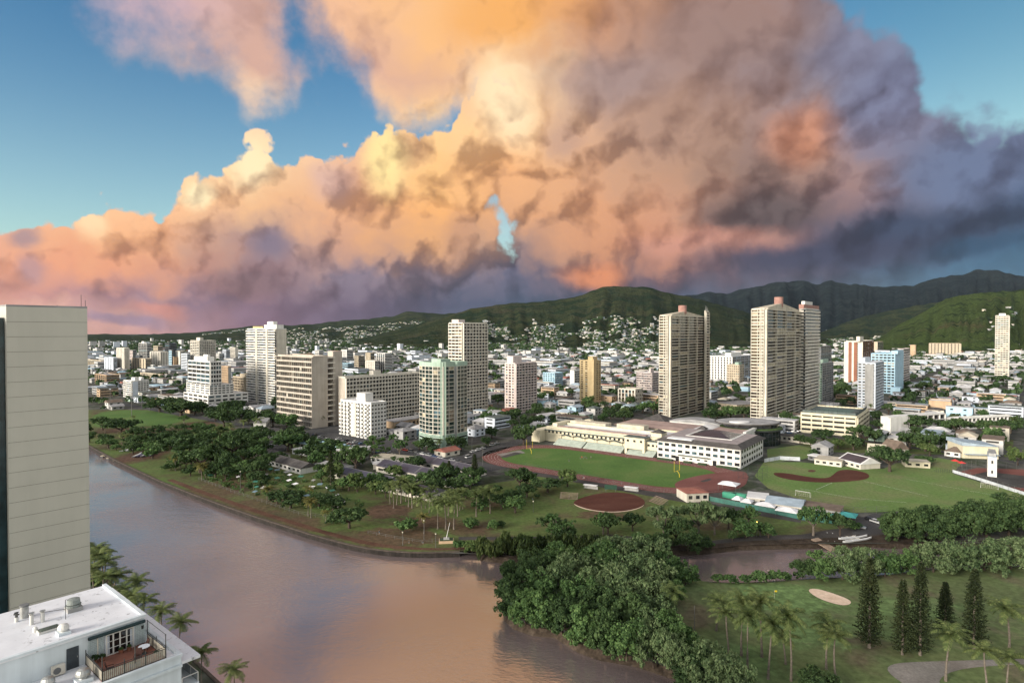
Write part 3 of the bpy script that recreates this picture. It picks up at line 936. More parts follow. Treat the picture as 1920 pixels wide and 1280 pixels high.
def facade(F, wins, P0, P1, z0, z1, nf, st, parts):
    """Dresses the wall from P0 to P1 (outward to the right of that direction)."""
    style = st.get('style', 'grid')
    L = (P1 - P0).length
    if L < .5 or style == 'blank': return
    t = (P1 - P0) / L
    n = Vector((t.y, -t.x))
    ang = math.atan2(t.y, t.x)
    H = z1 - z0
    fh = H / nf
    nb = st.get('bays') or max(1, round(L / st.get('bw', 4.0)))
    bw = L / nb
    p = st.get('p', .9)
    G_ = st.get('glass', GL)
    wts = st.get('w', (.46, .26, .12, .08, .08))
    fr = F['frame']; fi = st.get('mi', 0)

    def at(s, off, z):
        q = P0 + t * s + n * off
        return (q.x, q.y, z)
    rnd = F['rnd']
    if style == 'joints':
        for k in range(1, nf):
            fr.box(*at(L / 2, .012, z0 + k * fh), L, .03, st.get('jt', .10), ang, fi)
        return
    if style in ('grid', 'band'):
        th = st.get('th', .35); fw = st.get('fw', .35); sp = st.get('sp', .0)
        for k in range(nf + 1):
            z = z0 + k * fh
            if k == nf:
                fr.box(*at(L / 2, p / 2, z - th / 2), L, p, th, ang, fi); continue
            fr.box(*at(L / 2, p / 2, z + th / 2), L - .01, p, th, ang, fi)
            if sp:
                c = at(L / 2, p + .07, z + th / 2 + sp * fh / 2)
                if parts is not None and st.get('balc'):
                    if st.get('perbay'):
                        for j in range(nb):
                            parts.append((at((j + .5) * bw, p + .07, c[2]), ang, bw * st.get('bfill', .96), sp * fh + th))
                    else:
                        parts.append((c, ang, L, sp * fh + th))
                else:
                    fr.box(*c, L, .14, sp * fh + th, ang, fi)
        if fw:
            step = st.get('finstep', 1)
            for j in range(0, nb + 1, step):
                s = min(max(j * bw, fw / 2), L - fw / 2)
                fr.box(*at(s, p / 2 + .04 - .004, (z0 + z1) / 2), fw, p + .08, H, ang, fi)
        for k in range(nf):
            zz = z0 + k * fh + th + sp * fh * .0
            h = fh - th
            if F.get('strips'):
                wins.append((at(L / 2, .08, zz + h / 2), ang, L - .3, h, rnd.choices(G_[:2] + G_[4:], (.6, .25, .15))[0])); continue
            for j in range(nb):
                if rnd.random() < st.get('skip', 0): continue
                m = rnd.choices(G_, wts)[0]
                wins.append((at((j + .5) * bw, .08 + (p * .7 if m in G_[2:4] and rnd.random() < st.get('lanai', 0) else 0), zz + h / 2), ang, bw - fw, h, m))
    elif style == 'punch':
        wf, hf = st.get('wf', .5), st.get('hf', .5)
        for k in range(nf):
            z = z0 + (k + .52) * fh
            for j in range(nb):
                if F.get('strips') and not st.get('full'):
                    continue
                if rnd.random() < st.get('skip', 0): continue
                wins.append((at((j + .5) * bw, .03, z), ang, bw * wf, fh * hf, rnd.choices(G_, wts)[0]))
            if F.get('strips') and not st.get('full'):
                wins.append((at(L / 2, .03, z), ang, L * .92, fh * hf, rnd.choice(G_[:2])))
    elif style == 'vert':
        # tall recessed strips between piers
        for j in range(nb):
            wins.append((at((j + .5) * bw, .03, (z0 + z1) / 2), ang, bw * st.get('wf', .5), H * .97, rnd.choice(G_[:2])))
        for k in range(nf):
            fr.box(*at(L / 2, .07, z0 + (k + .1) * fh), L, .10, fh * .22, ang, fi)
        for j in range(nb + 1):
            s = min(max(j * bw, .3), L - .3)
            fr.box(*at(s, .2, (z0 + z1) / 2), bw * (1 - st.get('wf', .5)), .4, H - .02, ang, fi)


def tower(label, cat, nx, ny, lx, rx, ty, nf, left, right, wall, ang=40.0, frame=None, roof='grey', group=None, ph=None, z0=0.0, name='apartment_tower', cap=96, strips=False, parapet=.9, seed=None, back=None, bmat=None, bcap=100, zbase=0.0, lobby=0.0):
    N, R, B, L = foot(nx, ny, lx, rx, ang, back)
    zt = ZY(ty, N.y)
    o = thing(name, label, cat, (N.x, N.y, zbase), 0, group)
    q = [p - N for p in (N, R, B, L)]
    mb = MB().prism(q, -1.0, zt - zbase, 0)
    mb.build('wall', W[wall], o)
    rf = MB()
    c = (q[0] + q[2]) / 2
    rf.prism([c + (p - c) * .985 for p in q], zt - zbase + .004, zt - zbase + .25)
    r_o = rf.build('roof', RF[roof], o)
    if parapet:
        pm = MB()
        for i in range(4):
            a, b2 = q[i], q[(i + 1) % 4]
            d = (b2 - a); m_ = (a + b2) / 2
            pm.box(m_.x, m_.y, zt - zbase + parapet / 2 + .003, d.length - (.0 if i % 2 else .62), .3, parapet, math.atan2(d.y, d.x))
        pm.build('parapet_trim', W[frame or wall], r_o)
    F = {'frame': MB(), 'rnd': random.Random(seed if seed is not None else int(nx * 7 + ny)), 'strips': strips}
    wins, parts = [], []
    H = zt - zbase
    for st, a, b2 in ((left, q[3], q[0]), (right, q[0], q[1])):
        if st:
            facade(F, wins, a, b2, z0 + lobby, H, st.get('nf', nf), st, parts)
    # back and far sides stay plain but are there
    if F['frame'].v:
        F['frame'].build('facade_frame', [W[frame or wall], W[bmat or frame or wall]], o)
    bm_ = W[bmat or frame or wall]
    um = unit.mesh('balcony', bm_) if parts else None
    base = o.location
    parts.sort(key=lambda k: -k[0][2])
    for c, a, w, h in parts[:bcap]:
        b_ = bpy.data.objects.new('balcony', um); COL.objects.link(b_)
        b_.parent = o; b_.location = c; b_.rotation_euler = (0, 0, a); b_.scale = (w, .14, h)
    if parts[bcap:]:
        mb = MB()
        for c, a, w, h in parts[bcap:]: mb.box(*c, w, .14, h, a)
        mb.build('balcony', bm_, o)['kind'] = 'stuff'
    flush_windows(o, wins, cap)
    # rooftop plant: boxes given as (fraction along left face, fraction along right face, sizes, height)
    for e in ph or []:
        fl, fr_, sl, sr, h = e[:5]
        cc = N + (L - N) * fl + (R - N) * fr_ - N
        u = (L - N).length * sl; v = (R - N).length * sr
        p = MB().box(cc.x, cc.y, H + .26 + h / 2, v, u, h, math.atan2((R - N).y, (R - N).x))
        p.build('penthouse', W[e[5] if len(e) > 5 else wall], o)
    o['_q'] = [N.x, N.y, zt]
    return o, N, R, B, L, zt


def grid(**k): return dict(style='grid', **k)
def band(**k): return dict(style='band', **k)
def punch(**k): return dict(style='punch', **k)
BLANK = dict(style='blank')
def joints(**k): return dict(style='joints', **k)


def add_box(o, name, mat, c, s, ang=0.0):
    return MB().box(*c, *s, ang).build(name, mat, o)


LM = []          # landmarks for labels: (phrase, px, py)
FOOT = []        # ground taken by large things: (centre, radius)


def mark(phrase, t):
    o, N, R, B, L, zt = t
    c = (N + B) / 2
    FOOT.append((c, (N - B).length / 2 + 3, [N, R, B, L]))
    pxb = proj((N.x, N.y, 0))
    if phrase: LM.append((phrase, (proj((L.x, L.y, 0))[0] + proj((R.x, R.y, 0))[0]) / 2, pxb[1]))
    return t


# --- two cream towers with red tanks
def twin(label, phrase, nx, ny, lx, rx, ty, strip, seed, top):
    t = tower(label, 'tower', nx, ny, lx, rx, ty, 36,
              grid(bays=2, p=1.3, th=.26, fw=.35, sp=.22, glass=GLB, w=(.60, .20, .07, .09, .04), lanai=.5),
              grid(bays=4, p=1.9, th=.26, fw=.55, sp=.20, glass=GLB, w=(.62, .18, .06, .10, .04), lanai=.7), 'cream', frame='cream', roof='cream', seed=seed, cap=100)
    o, N, R, B, L, zt = t
    mark(phrase, t)
    H = zt
    a = math.radians(40)
    u = Vector((-math.cos(a), math.sin(a))); v = Vector((math.sin(a), math.cos(a)))
    # blank corner pier
    w = strip
    MB().prism([v * w * .55 - u * 1.9, v * w * .75 + u * .3, u * w * .65 - v * .2, u * w * .45 - v * 1.8], -1, H + 1.5).build('corner_pier', W['cream'], o)
    ll, lr = (L - N).length, (R - N).length
    # sloping roof blocks and the red tank
    p = [N + u * ll - N, N - N, N + v * lr - N, N + v * lr + u * ll - N]
    ap = (p[0] + p[1] + p[2] + p[3]) / 4
    ap = ap * .7 + v * lr * .1
    mb = MB()
    vs = [(q.x, q.y, H + .9) for q in p] + [(q.x, q.y, H + .2) for q in p] + [(ap.x - u.x * 3, ap.y - u.y * 3, H + top), (ap.x + u.x * 5, ap.y + u.y * 5, H + top * .9)]
    mb.add(vs, [(4, 5, 1, 0), (5, 6, 2, 1), (6, 7, 3, 2), (7, 4, 0, 3), (0, 1, 8, 9), (1, 2, 8), (2, 3, 9, 8), (3, 0, 9)])
    mb.build('hip_roof', RF['cream'], o)
    MB().cyl(ap.x, ap.y, H + top * .5, H + top + 5.6, 3.9, n=20).build('water_tank', W['brick'], o)
    return t


t1 = twin('left one of two tall cream towers with red roof tanks', 'left cream tower', 1253, 784, 1237, 1320, 592, 5.2, 3, 5)
# stepped side wing of the left tower, with its own flat roof and aerials
t = tower('narrow stepped slab with a crowded aerial rooftop, joined behind the left cream tower', 'tower', 1322, 770, 1320.5, 1329, 585, 36, None, grid(bays=1, p=1.0, th=.28, fw=.3, sp=.34, glass=GLB, w=(.4, .2, .13, .2, .07)), 'cream', roof='cream', cap=36, parapet=1.4)
for k in range(7):
    q = t[2] - t[1]
    MB().tube([(q.x * k / 7 - .6, q.y * k / 7 + .5, t[5]), (q.x * k / 7 - .6, q.y * k / 7 + .5, t[5] + 2.5 + (k * 37 % 5))], .09, 5).build('aerial', W['grey'], t[0])
t2 = twin('right and nearer one of two tall cream towers with red roof tanks', 'right cream tower', 1432, 796, 1409, 1504, 580, 6.2, 4, 7)
t = mark('white banded tower', tower('white tower of stacked balcony bands with a red top, behind right cream tower', 'tower', 1506, 774, 1498, 1535, 579, 31, band(bays=2, p=1.2, th=.3, fw=0, sp=.50, balc=1), band(bays=4, p=1.4, th=.3, fw=0, sp=.54, balc=1, glass=GLB, w=(.35, .25, .2, .1, .1)), 'bone', frame='white', bmat='bone', roof='white', cap=100, bcap=70, ph=[(.5, .5, 1.02, 1.03, 4.2, 'brick'), (.5, .35, .7, .5, 7.5, 'white')]))
mark(None, tower('grey green slab of small windows right of the white banded tower', 'tower', 1541, 762, 1534, 1562, 682, 18, punch(bays=2, wf=.6), grid(bays=6, p=.7, th=.3, fw=.3, sp=.3), 'mint', frame='grey', roof='grey', cap=90, ph=[(.5, .4, .6, .5, 4)]))
mark(None, tower('dark brown slab half hidden by the white banded tower', 'tower', 1538, 690, 1530, 1559, 650, 12, None, grid(bays=6, p=.7, th=.35, fw=.4), 'slate', frame='slate', roof='dark', cap=60, strips=True))

# --- tall condominium with curved white balcony bands, far left
t = mark('white banded condominium', tower('tall cream condominium with white balcony bands and a plain right wall', 'tower', 519, 762, 464, 537, 617, 30, band(bays=9, p=1.8, th=.35, fw=0, sp=.34, balc=1, w=(.35, .2, .17, .2, .08)), joints(jt=.08), 'cream', frame='white', bmat='white', roof='white', cap=100, ph=[(.25, .5, .42, .7, 4.5, 'white'), (.7, .5, .35, .6, 3, 'yellow'), (.3, .5, .2, .4, 8, 'white')]))
o, N, R, B, L, zt = t
uu = (L - N).normalized()
for f in (.26, .62):
    c = (L - N) * f
    add_box(o, 'service_shaft', W['cream'], (c.x - .643 * .9, c.y - .766 * .9, zt / 2), (3.4, 2.9, zt - .5), math.radians(-40))
# --- slab block beside it and its stair tower
t = mark('beige slab block', tower('beige slab block with gridded balconies and a blank end wall', 'apartment block', 588, 803, 521, 614, 670, 13, grid(bays=18, p=1.4, th=.45, fw=.22, sp=.22, w=(.34, .24, .18, .16, .08), lanai=.2), joints(jt=.10), 'beige', frame='beige', roof='cream', cap=100, name='apartment_block', parapet=1.2))
o, N, R, B, L, zt = t
v = (R - N).normalized(); u = (L - N).normalized()
st = R - N
stair = MB(); 
zs = ZY(660, N.y)
stair.prism([st + v * 6 + u * 1, st + v * 15 + u * 1, st + v * 15 + u * 9, st + v * 6 + u * 9], -1, zs)
stair.build('stair_tower', W['beige'], o)
land = MB()
for k in range(1, 14):
    z = zt * k / 13
    c = st + v * 4 + u * 4
    land.box(c.x, c.y, z - .6, 7.9, 6.5, 1.2, math.atan2(v.y, v.x))
land.build('landing_slat', W['bone'], o)
# --- long gridded slab behind
t = mark('long gridded slab', tower('long white gridded slab with a plain narrow end, behind the small white block', 'apartment block', 648, 800, 634, 786, 709, 12, joints(jt=.1), grid(bays=24, p=1.3, th=.5, fw=.55, sp=.18, w=(.45, .3, .1, .08, .07)), 'beige', frame='bone', roof='white', cap=100, name='apartment_block', ph=[(.5, .42, .6, .1, 4.5, 'bone')], parapet=1.3))
# --- white nine-storey block
t = mark('small white block', tower('small white nine storey block with rounded balconies', 'apartment block', 696, 823, 638, 724, 757, 9, punch(bays=9, wf=.55, hf=.42, glass=GLG), punch(bays=5, wf=.55, hf=.42, glass=GLG), 'white', roof='white', cap=100, name='apartment_block', ph=[(.42, .45, .28, .5, 6.5, 'white')], parapet=1.0))
o, N, R, B, L, zt = t
v = (R - N).normalized(); u = (L - N).normalized(); ll = (L - N).length
add_box(o, 'stair_bay', W['bone'], tuple(u * ll * .52 - v * .6) + (zt / 2 - .5,), (ll * .16, 1.6, zt - 1.2), math.atan2(u.y, u.x))
bal = MB().box(0, 0, 0, 1, 1, 1).mesh('balcony', W['white'])
for k in range(9):
    for f in (.12, .24, .36, .70, .82, .94):
        c = u * ll * f - v * 1.0
        b_ = obj('balcony', bal, o, (c.x, c.y, zt * (k + .17) / 9)); b_.rotation_euler = (0, 0, math.atan2(u.y, u.x)); b_.scale = (ll * .085, 2.0, 1.3)
# --- green faceted tower
GLT = [glass('window_deep_teal', (.016, .028, .027)), glass('window_teal_grey', (.035, .052, .048)), GLB[2], GLB[3], GL[4]]
NG = G(831, 840); zt = ZY(682, NG.y)
o = thing('apartment_tower', 'pale green faceted tower with a mint spine and wide windows', 'tower', (NG.x, NG.y, 0))
a = math.radians(40); u = Vector((-math.cos(a), math.sin(a))); v = Vector((math.sin(a), math.cos(a)))
wl_, wr_ = abs(foot(831, 840, 787, 875)[3].x - NG.x) / math.cos(a), (foot(831, 840, 787, 875)[1] - NG).length
prof = [Vector((0, 0)), v * wr_ * .45, v * wr_ * .5 - u * 1.6, v * wr_, v * wr_ + u * wl_ * .95, v * wr_ * .3 + u * wl_ * 1.1, u * wl_, u * wl_ * .62 - v * 2.6, u * wl_ * .3 - v * 2.6]
MB().prism(prof, -1, zt).build('wall', W['grey'], o)
cen = sum(prof, Vector((0, 0))) / len(prof)
MB().prism([cen + (p - cen) * .96 for p in prof], zt + .01, zt + .3).build('roof', RF['green'], o)
F = {'frame': MB(), 'rnd': random.Random(8)}; wins = []; parts = []
nfl = 17
for i, nbay in ((6, 2), (7, 2), (8, 2), (0, 2), (2, 3)):
    facade(F, wins, prof[i], prof[(i + 1) % 9], 9, zt - 2.0, nfl, grid(bays=nbay, p=.4, th=.22, fw=.26, sp=.06, glass=GLT, w=(.62, .22, .04, .06, .06), mi=0), parts)
fs_ = F['frame']
# podium louvres below
for i, nbay in ((6, 2), (7, 2), (8, 2), (0, 2), (2, 3)):
    facade(F, wins, prof[i], prof[(i + 1) % 9], 0, 8.8, 4, grid(bays=1, p=.7, th=.9, fw=.4, glass=GL, w=(.8, .2, 0, 0, 0), mi=1), parts)
fs_.build('facade_frame', [W['bone'], W['mint']], o)
flush_windows(o, wins, 100)
MB().prism([u * 1.2 - v * 1.5, v * 1.6 - u * 1.3, v * 3.6 + u * 1, u * 3 + v * 1], -.5, zt + 1.2).build('corner_spine', W['mint'], o)
pm = MB().prism([cen + (p - cen) * 1.03 for p in prof], zt - 2.0, zt + 1.0, cap=False)
pm.build('parapet_trim', W['mint'], o)
add_box(o, 'penthouse', W['mint'], (cen.x, cen.y, zt + 1.6), (wr_ * .4, wl_ * .4, 2.6), math.atan2(v.y, v.x))
FOOT.append((Vector((NG.x, NG.y)) + cen, 26, None)); LM.append(('pale green tower', 831, 836))
# --- tall gridded tower behind it
t = mark('tall gridded tower', tower('tall grey white gridded tower behind the pale green tower', 'tower', 868, 778, 842, 913, 606, 28, grid(bays=4, p=1.0, th=.35, fw=.5, sp=.3, w=(.3, .25, .2, .15, .1), glass=GLB), grid(bays=8, p=1.4, th=.5, fw=.6, sp=.15, w=(.55, .25, .08, .06, .06)), 'pink', frame='bone', roof='grey', cap=100, ph=[(.6, .15, .5, .25, 3.5, 'pink')]))
# --- pink tower
t = mark('pink tower', tower('pale pink tower with a roof box and dark balconies', 'tower', 966, 775, 947, 1005, 682, 18, grid(bays=3, p=.4, th=.6, fw=1.4, sp=.2, glass=GLB, w=(.3, .3, .15, .15, .1)), grid(bays=7, p=1.3, th=.35, fw=.5, sp=.26, w=(.42, .26, .14, .10, .08)), 'pink', frame='pink', roof='white', cap=100, ph=[(.5, .2, .6, .4, 7, 'pink')]))
# --- yellow tower
t = mark('yellow tower', tower('narrow mustard yellow tower with a plain centre pier', 'tower', 1112, 760, 1087, 1127, 677, 20, punch(bays=3, wf=.45, hf=.5, glass=GLB), punch(bays=3, wf=.4, hf=.45, glass=GLB), 'yellow', roof='cream', cap=100, ph=[(.15, .2, .35, .6, 4.5, 'yellow')]))
o, N, R, B, L, zt = t
v = (R - N).normalized(); u = (L - N).normalized()
MB().prism([u * 5 - v * 1.8, -u * 1.2 - v * .8, v * 3.5 - u * 1.6, v * 2, u * 4], -.5, zt + 2.5).build('corner_pier', W['yellow'], o)
MB().prism([u * ((L - N).length + 3) - v * 4, -u * 4 - v * 4, v * 14 - u * 4, v * 14, u * ((L - N).length + 3)], -1, 4.5).build('podium', W['tan'], o)
# --- office tower with stepped podium, left
t = mark('stepped office tower', tower('white office tower with green glass bands on a stepped podium', 'office tower', 395, 768, 353, 414, 679, 11, band(bays=5, p=.7, th=.5, fw=.5, sp=.22, finstep=1, glass=[GL[0], GL[4], GL[1], GL[1], GL[4]], w=(.4, .3, .15, .05, .1)), band(bays=4, p=.7, th=.5, fw=.5, sp=.22, glass=[GL[0], GL[4], GL[1], GL[1], GL[4]], w=(.4, .3, .15, .05, .1)), 'white', roof='white', cap=100, ph=[(.5, .45, .62, .62, 5.0, 'white'), (.4, .5, .2, .2, 7, 'white')], name='office_tower'))
o, N, R, B, L, zt = t
v = (R - N).normalized(); u = (L - N).normalized(); ll = (L - N).length; lr = (R - N).length
for (x0, x1, z1_, nfp) in ((1.5, 12, ZY(722, N.y), 3), (4.5, 26, ZY(740, N.y), 3)):
    q = [-v * x0 - u * x0, v * (lr + x1) - u * x0, v * (lr + x1) + u * (ll + 2), u * (ll + 2) - v * x0]
    MB().prism(q, -1, z1_).build('podium', W['white'], o)
    F = {'frame': MB(), 'rnd': random.Random(4)}; wi = []
    zz0 = 0 if nfp == 3 and x0 > 3 else ZY(740, N.y)
    facade(F, wi, q[3], q[0], zz0 + .1, z1_, 4, punch(bays=5, wf=.78, hf=.45, glass=GLG), None)
    facade(F, wi, q[0], q[1], zz0 + .1, z1_, 4, punch(bays=6, wf=.7, hf=.45, glass=GLG), None)
    flush_windows(o, wi, 50)

# --- right-hand group
t = mark('cream and brown tower', tower('cream tower with brown brick stripes, behind the pale blue tower', 'tower', 1613, 722, 1587, 1638, 640, 20, dict(style='vert', bays=2, wf=.35, mi=0), grid(bays=6, p=.6, th=.4, fw=.5, sp=.2, mi=1), 'bone', frame='bone', bmat='brown', roof='cream', cap=80, ph=[(.1, .05, .25, .25, 7, 'bone')]))
o, N, R, B, L, zt = t
for f in (.35, .72):
    c = (L - N) * f
    add_box(o, 'brick_pier', W['brown'], (c.x - .643 * .3, c.y - .766 * .3, zt / 2), (4.2, .9, zt - 3), math.radians(-40))
t = mark('pale blue tower', tower('pale sky blue tower with white balconies', 'tower', 1678, 738, 1634, 1695, 664, 14, grid(bays=6, p=1.0, th=.4, fw=1.0, sp=.3, finstep=2, w=(.4, .3, .1, .12, .08)), BLANK, 'blue', frame='blue', roof='sky', cap=100, ph=[(.05, .4, .25, .7, 4, 'blue')]))
o, N, R, B, L, zt = t
add_box(o, 'annex', W['blue'], (-3, -8, 4), (16, 10, 10), math.radians(50))
t = mark('bluish white tower', tower('bluish white tower with a grey ribbed face, in front of pale blue one', 'tower', 1640, 770, 1609, 1657, 681, 16, punch(bays=4, wf=.6, hf=.45), grid(bays=7, p=.5, th=.25, fw=.3, sp=.3), 'ice', frame='ice', roof='white', cap=100, ph=[(.75, .3, .35, .6, 5, 'ice')]))
o, N, R, B, L, zt = t
c = (L - N) * .32
add_box(o, 'ribbed_panel', W['grey'], (c.x - .643 * .4, c.y - .766 * .4, zt / 2 - .5), ((L - N).length * .5, .9, zt - 1.4), math.radians(-40))
t = mark('far right tower', tower('off white balcony tower standing alone below green hill', 'tower', 1890, 712, 1866, 1912, 592, 30, grid(bays=5, p=1.1, th=.4, fw=.4, sp=.35, glass=GLB, w=(.35, .25, .15, .17, .08)), grid(bays=5, p=1.1, th=.4, fw=.4, sp=.35, glass=GLB, w=(.35, .25, .15, .17, .08)), 'bone', frame='bone', roof='white', cap=100, ph=[(.5, .5, .5, .5, 4, 'white')]))
t = mark(None, tower('long pale orange block below the green hill, seen across the park', 'apartment block', 1800, 668, 1744, 1824, 644, 10, dict(style='vert', bays=9, wf=.3), punch(bays=5, wf=.5), 'tan', roof='cream', frame='sand', cap=60, name='apartment_block', strips=True, ang=25))
t = mark(None, tower('brown gridded block left of the long pale orange block', 'apartment block', 1716, 668, 1707, 1739, 647, 8, BLANK, grid(bays=8, p=.6, th=.4, fw=.5), 'tan', roof='cream', frame='tan', cap=40, name='apartment_block', strips=True))
t = mark(None, tower('small pale block right behind the cream and brown tower', 'apartment block', 1645, 662, 1637, 1656, 641, 7, None, grid(bays=6, p=.6, th=.4, fw=.4), 'sand', roof='grey', cap=40, name='apartment_block', strips=True))
t = mark(None, tower('brown striped tower half hidden behind the pale blue tower', 'tower', 1693, 722, 1684, 1706, 655, 14, None, band(bays=3, p=.9, th=.35, fw=0, sp=.3), 'slate', frame='pink', roof='grey', cap=50, strips=True))
t = mark(None, tower('white block with blue vertical stripes between the twin cream towers', 'apartment block', 1372, 717, 1329, 1411, 669, 10, dict(style='vert', bays=8, wf=.42), grid(bays=5, p=.5, th=.4, fw=.6, mi=1), 'ice', frame='white', bmat='ice', roof='white', cap=60, name='apartment_block', ph=[(.4, .5, .25, .5, 5, 'white')]))
t = mark(None, tower('cream mid rise in front of the blue striped block', 'apartment block', 1386, 722, 1364, 1396, 685, 8, punch(bays=6, wf=.5, glass=GLB), punch(bays=3, wf=.5), 'sand', roof='green', cap=60, name='apartment_block', ph=[(.3, .5, .3, .6, 4, 'mint')]))
t = mark('striped pink block', tower('pale pink block with thin window stripes left of left cream tower', 'apartment block', 1222, 740, 1194, 1242, 700, 9, band(bays=9, p=.4, th=.35, fw=.25, sp=.35), band(bays=7, p=.4, th=.35, fw=.25, sp=.35), 'pink', frame='pink', roof='white', cap=90, name='apartment_block', ph=[(.1, .1, .12, .3, 6, 'pink')]))
t = mark(None, tower('low cream four storey block in front of the striped pink block', 'apartment block', 1192, 760, 1160, 1206, 731, 4, grid(bays=5, p=1.2, th=.4, fw=1.2, glass=GLB), punch(bays=4, wf=.5), 'bone', roof='cream', cap=40, name='apartment_block'))
t = mark('small blue block', tower('light blue mid rise with banded floors', 'apartment block', 1040, 723, 1018, 1055, 700, 6, punch(bays=5, wf=.6), band(bays=4, p=.8, th=.4, fw=0, sp=.35), 'blue', frame='blue', roof='white', cap=50, name='apartment_block'))
t = mark(None, tower('white gridded low slab left behind the yellow tower', 'apartment block', 1076, 728, 1069, 1100, 695, 7, BLANK, grid(bays=7, p=.6, th=.7, fw=.6, w=(.8, .2, 0, 0, 0)), 'white', frame='white', roof='white', cap=60, name='apartment_block'))
t = mark(None, tower('beige gridded block with brown windows beside the white banded condominium', 'apartment block', 458, 754, 437, 472, 708, 9, grid(bays=7, p=.5, th=.6, fw=.6, glass=GLB, w=(.6, .3, .1, 0, 0)), BLANK, 'sand', frame='sand', roof='grey', cap=80, name='apartment_block', ph=[(.2, .4, .5, .6, 4)]))
t = mark(None, tower('brown ribbed block right behind the stepped office tower', 'apartment block', 428, 735, 414, 433, 688, 10, dict(style='vert', bays=6, wf=.5), BLANK, 'grey', frame='tan', roof='dark', cap=40, name='apartment_block'))
t = mark('low white slab', tower('low white and blue eight storey slab beyond the far park', 'apartment block', 247, 746, 231, 278, 715, 8, grid(bays=4, p=.7, th=.5, fw=.6, sp=.2), grid(bays=6, p=.9, th=.45, fw=.5, sp=.3), 'ice', frame='white', roof='white', cap=90, name='apartment_block', ph=[(.3, .35, .4, .25, 4, 'white'), (.5, .8, .4, .12, 3.5, 'white')]))
add_box(t[0], 'blank_panel', W['ice'], tuple((t[2] - t[1]) * .2 + Vector((.766, -.643)) * 1.1) + (t[5] / 2,), ((t[2] - t[1]).length * .3, .3, t[5] - 1), math.radians(50))

# middle distance behind the slabs
def mid(label, nx, ny, lx, rx, ty, nf, wall, frame=None, l=None, r=None, roof='grey', **k):
    k.setdefault('strips', True); k.setdefault('cap', 44)
    return mark(k.pop('phrase', None), tower(label, k.pop('cat', 'tower'), nx, ny, lx, rx, ty, nf, l if l is not None else punch(bays=4, wf=.8, hf=.45), r if r is not None else band(bays=3, p=.5, th=.4, fw=.0, sp=.2), wall, frame=frame or wall, roof=roof, **k))


mid('white banded tower with dark glass, behind the long gridded slab', 722, 703, 706, 735, 663, 14, 'slate', 'white', l=grid(bays=4, p=.6, th=.4, fw=1.0), phrase='dark banded tower')
mid('cream ribbed mid rise left of the dark banded tower', 702, 704, 686, 710, 677, 9, 'bone', l=dict(style='vert', bays=4, wf=.4))
mid('blue glass box of an office above the long gridded slab', 652, 698, 640, 663, 682, 4, 'blue', l=band(bays=4, p=.3, th=.5, fw=.0, sp=.15), cat='office')
mid('white tower with a dark crown above the long gridded slab', 650, 682, 640, 662, 656, 9, 'white', 'white', roof='dark', l=dict(style='vert', bays=4, wf=.5))
mid('tan round shouldered tower right of the dark crowned tower', 694, 684, 686, 702, 662, 8, 'tan', 'sand', l=dict(style='vert', bays=3, wf=.4))
mid('distant white twin bay tower above the beige slab block', 598, 682, 590, 606, 657, 9, 'white', 'white')
mid('low brown block of flats above the beige slab block', 560, 684, 548, 588, 664, 6, 'tan', 'tan')
mid('slim white tower just right of the white banded condominium', 539, 680, 536, 543, 651, 10, 'white')
mid('white mid rise right of the tall gridded tower roofline', 672, 690, 664, 684, 668, 6, 'sand')
# cluster of towers on the left skyline
mid('tallest pale ribbed tower at the left of the skyline cluster', 233, 697, 219, 242, 653, 17, 'grey', 'bone', l=dict(style='vert', bays=5, wf=.35), r=dict(style='vert', bays=4, wf=.3), phrase='skyline cluster')
mid('shorter grey ribbed tower beside the tallest ribbed tower', 212, 697, 196, 219, 671, 11, 'grey', 'ice', l=dict(style='vert', bays=5, wf=.4))
mid('broad white balcony tower at the back of the skyline cluster', 276, 680, 260, 284, 644, 12, 'white', l=grid(bays=5, p=.8, th=.4, fw=.6), ph=[(.6, .4, .3, .5, 5, 'white')])
mid('wide white tower with three grey ribs in the skyline cluster', 300, 695, 282, 314, 660, 14, 'white', 'bone', l=dict(style='vert', bays=4, wf=.3), r=dict(style='vert', bays=3, wf=.3))
mid('cream square tower peering over the three ribbed tower', 296, 670, 287, 305, 649, 8, 'sand')
mid('dark blue glass tower on the left skyline', 318, 682, 309, 331, 644, 14, 'navy', 'navy', l=grid(bays=5, p=.2, th=.2, fw=.2))
mid('pair of blue grey glass slabs left of the dark blue tower', 322, 690, 316, 324, 657, 10, 'blue', 'grey')
mid('grey white pair of towers with bright side walls, on left skyline', 338, 690, 329, 347, 659, 10, 'bone', 'bone', l=BLANK)
mid('bluish white tower left of the stepped office tower', 351, 700, 339, 356, 664, 12, 'ice', 'ice', l=punch(bays=4, wf=.6))
mid('huge cream and grey slab of flats above stepped office tower', 374, 700, 357, 404, 639, 20, 'bone', 'bone', l=grid(bays=4, p=.8, th=.4, fw=.5, sp=.3), r=grid(bays=9, p=.8, th=.4, fw=.7, sp=.2), ph=[(.2, .15, .4, .2, 6, 'bone')], strips=False, cap=100)
mid('small white round cornered tower right of the huge slab', 411, 678, 405, 418, 663, 6, 'white')
mid('grey arched top tower in a trio right of huge slab', 424, 678, 417, 431, 656, 9, 'ice', 'ice')
mid('cream blank sided tower, rightmost of the trio', 441, 676, 430, 446, 652, 10, 'bone', l=punch(bays=3, wf=.5), r=BLANK)
mid('wide ochre block in the skyline cluster', 272, 697, 247, 283, 673, 9, 'sand', l=dict(style='vert', bays=5, wf=.4))
mid('plain tan block between two white towers on left skyline', 326, 690, 316, 332, 670, 6, 'tan', l=BLANK, r=BLANK)
mid('brown banded hotel at the left edge of the skyline', 190, 692, 160, 196, 677, 6, 'tan', 'sand', l=band(bays=6, p=.6, th=.4, fw=.5, sp=.2))
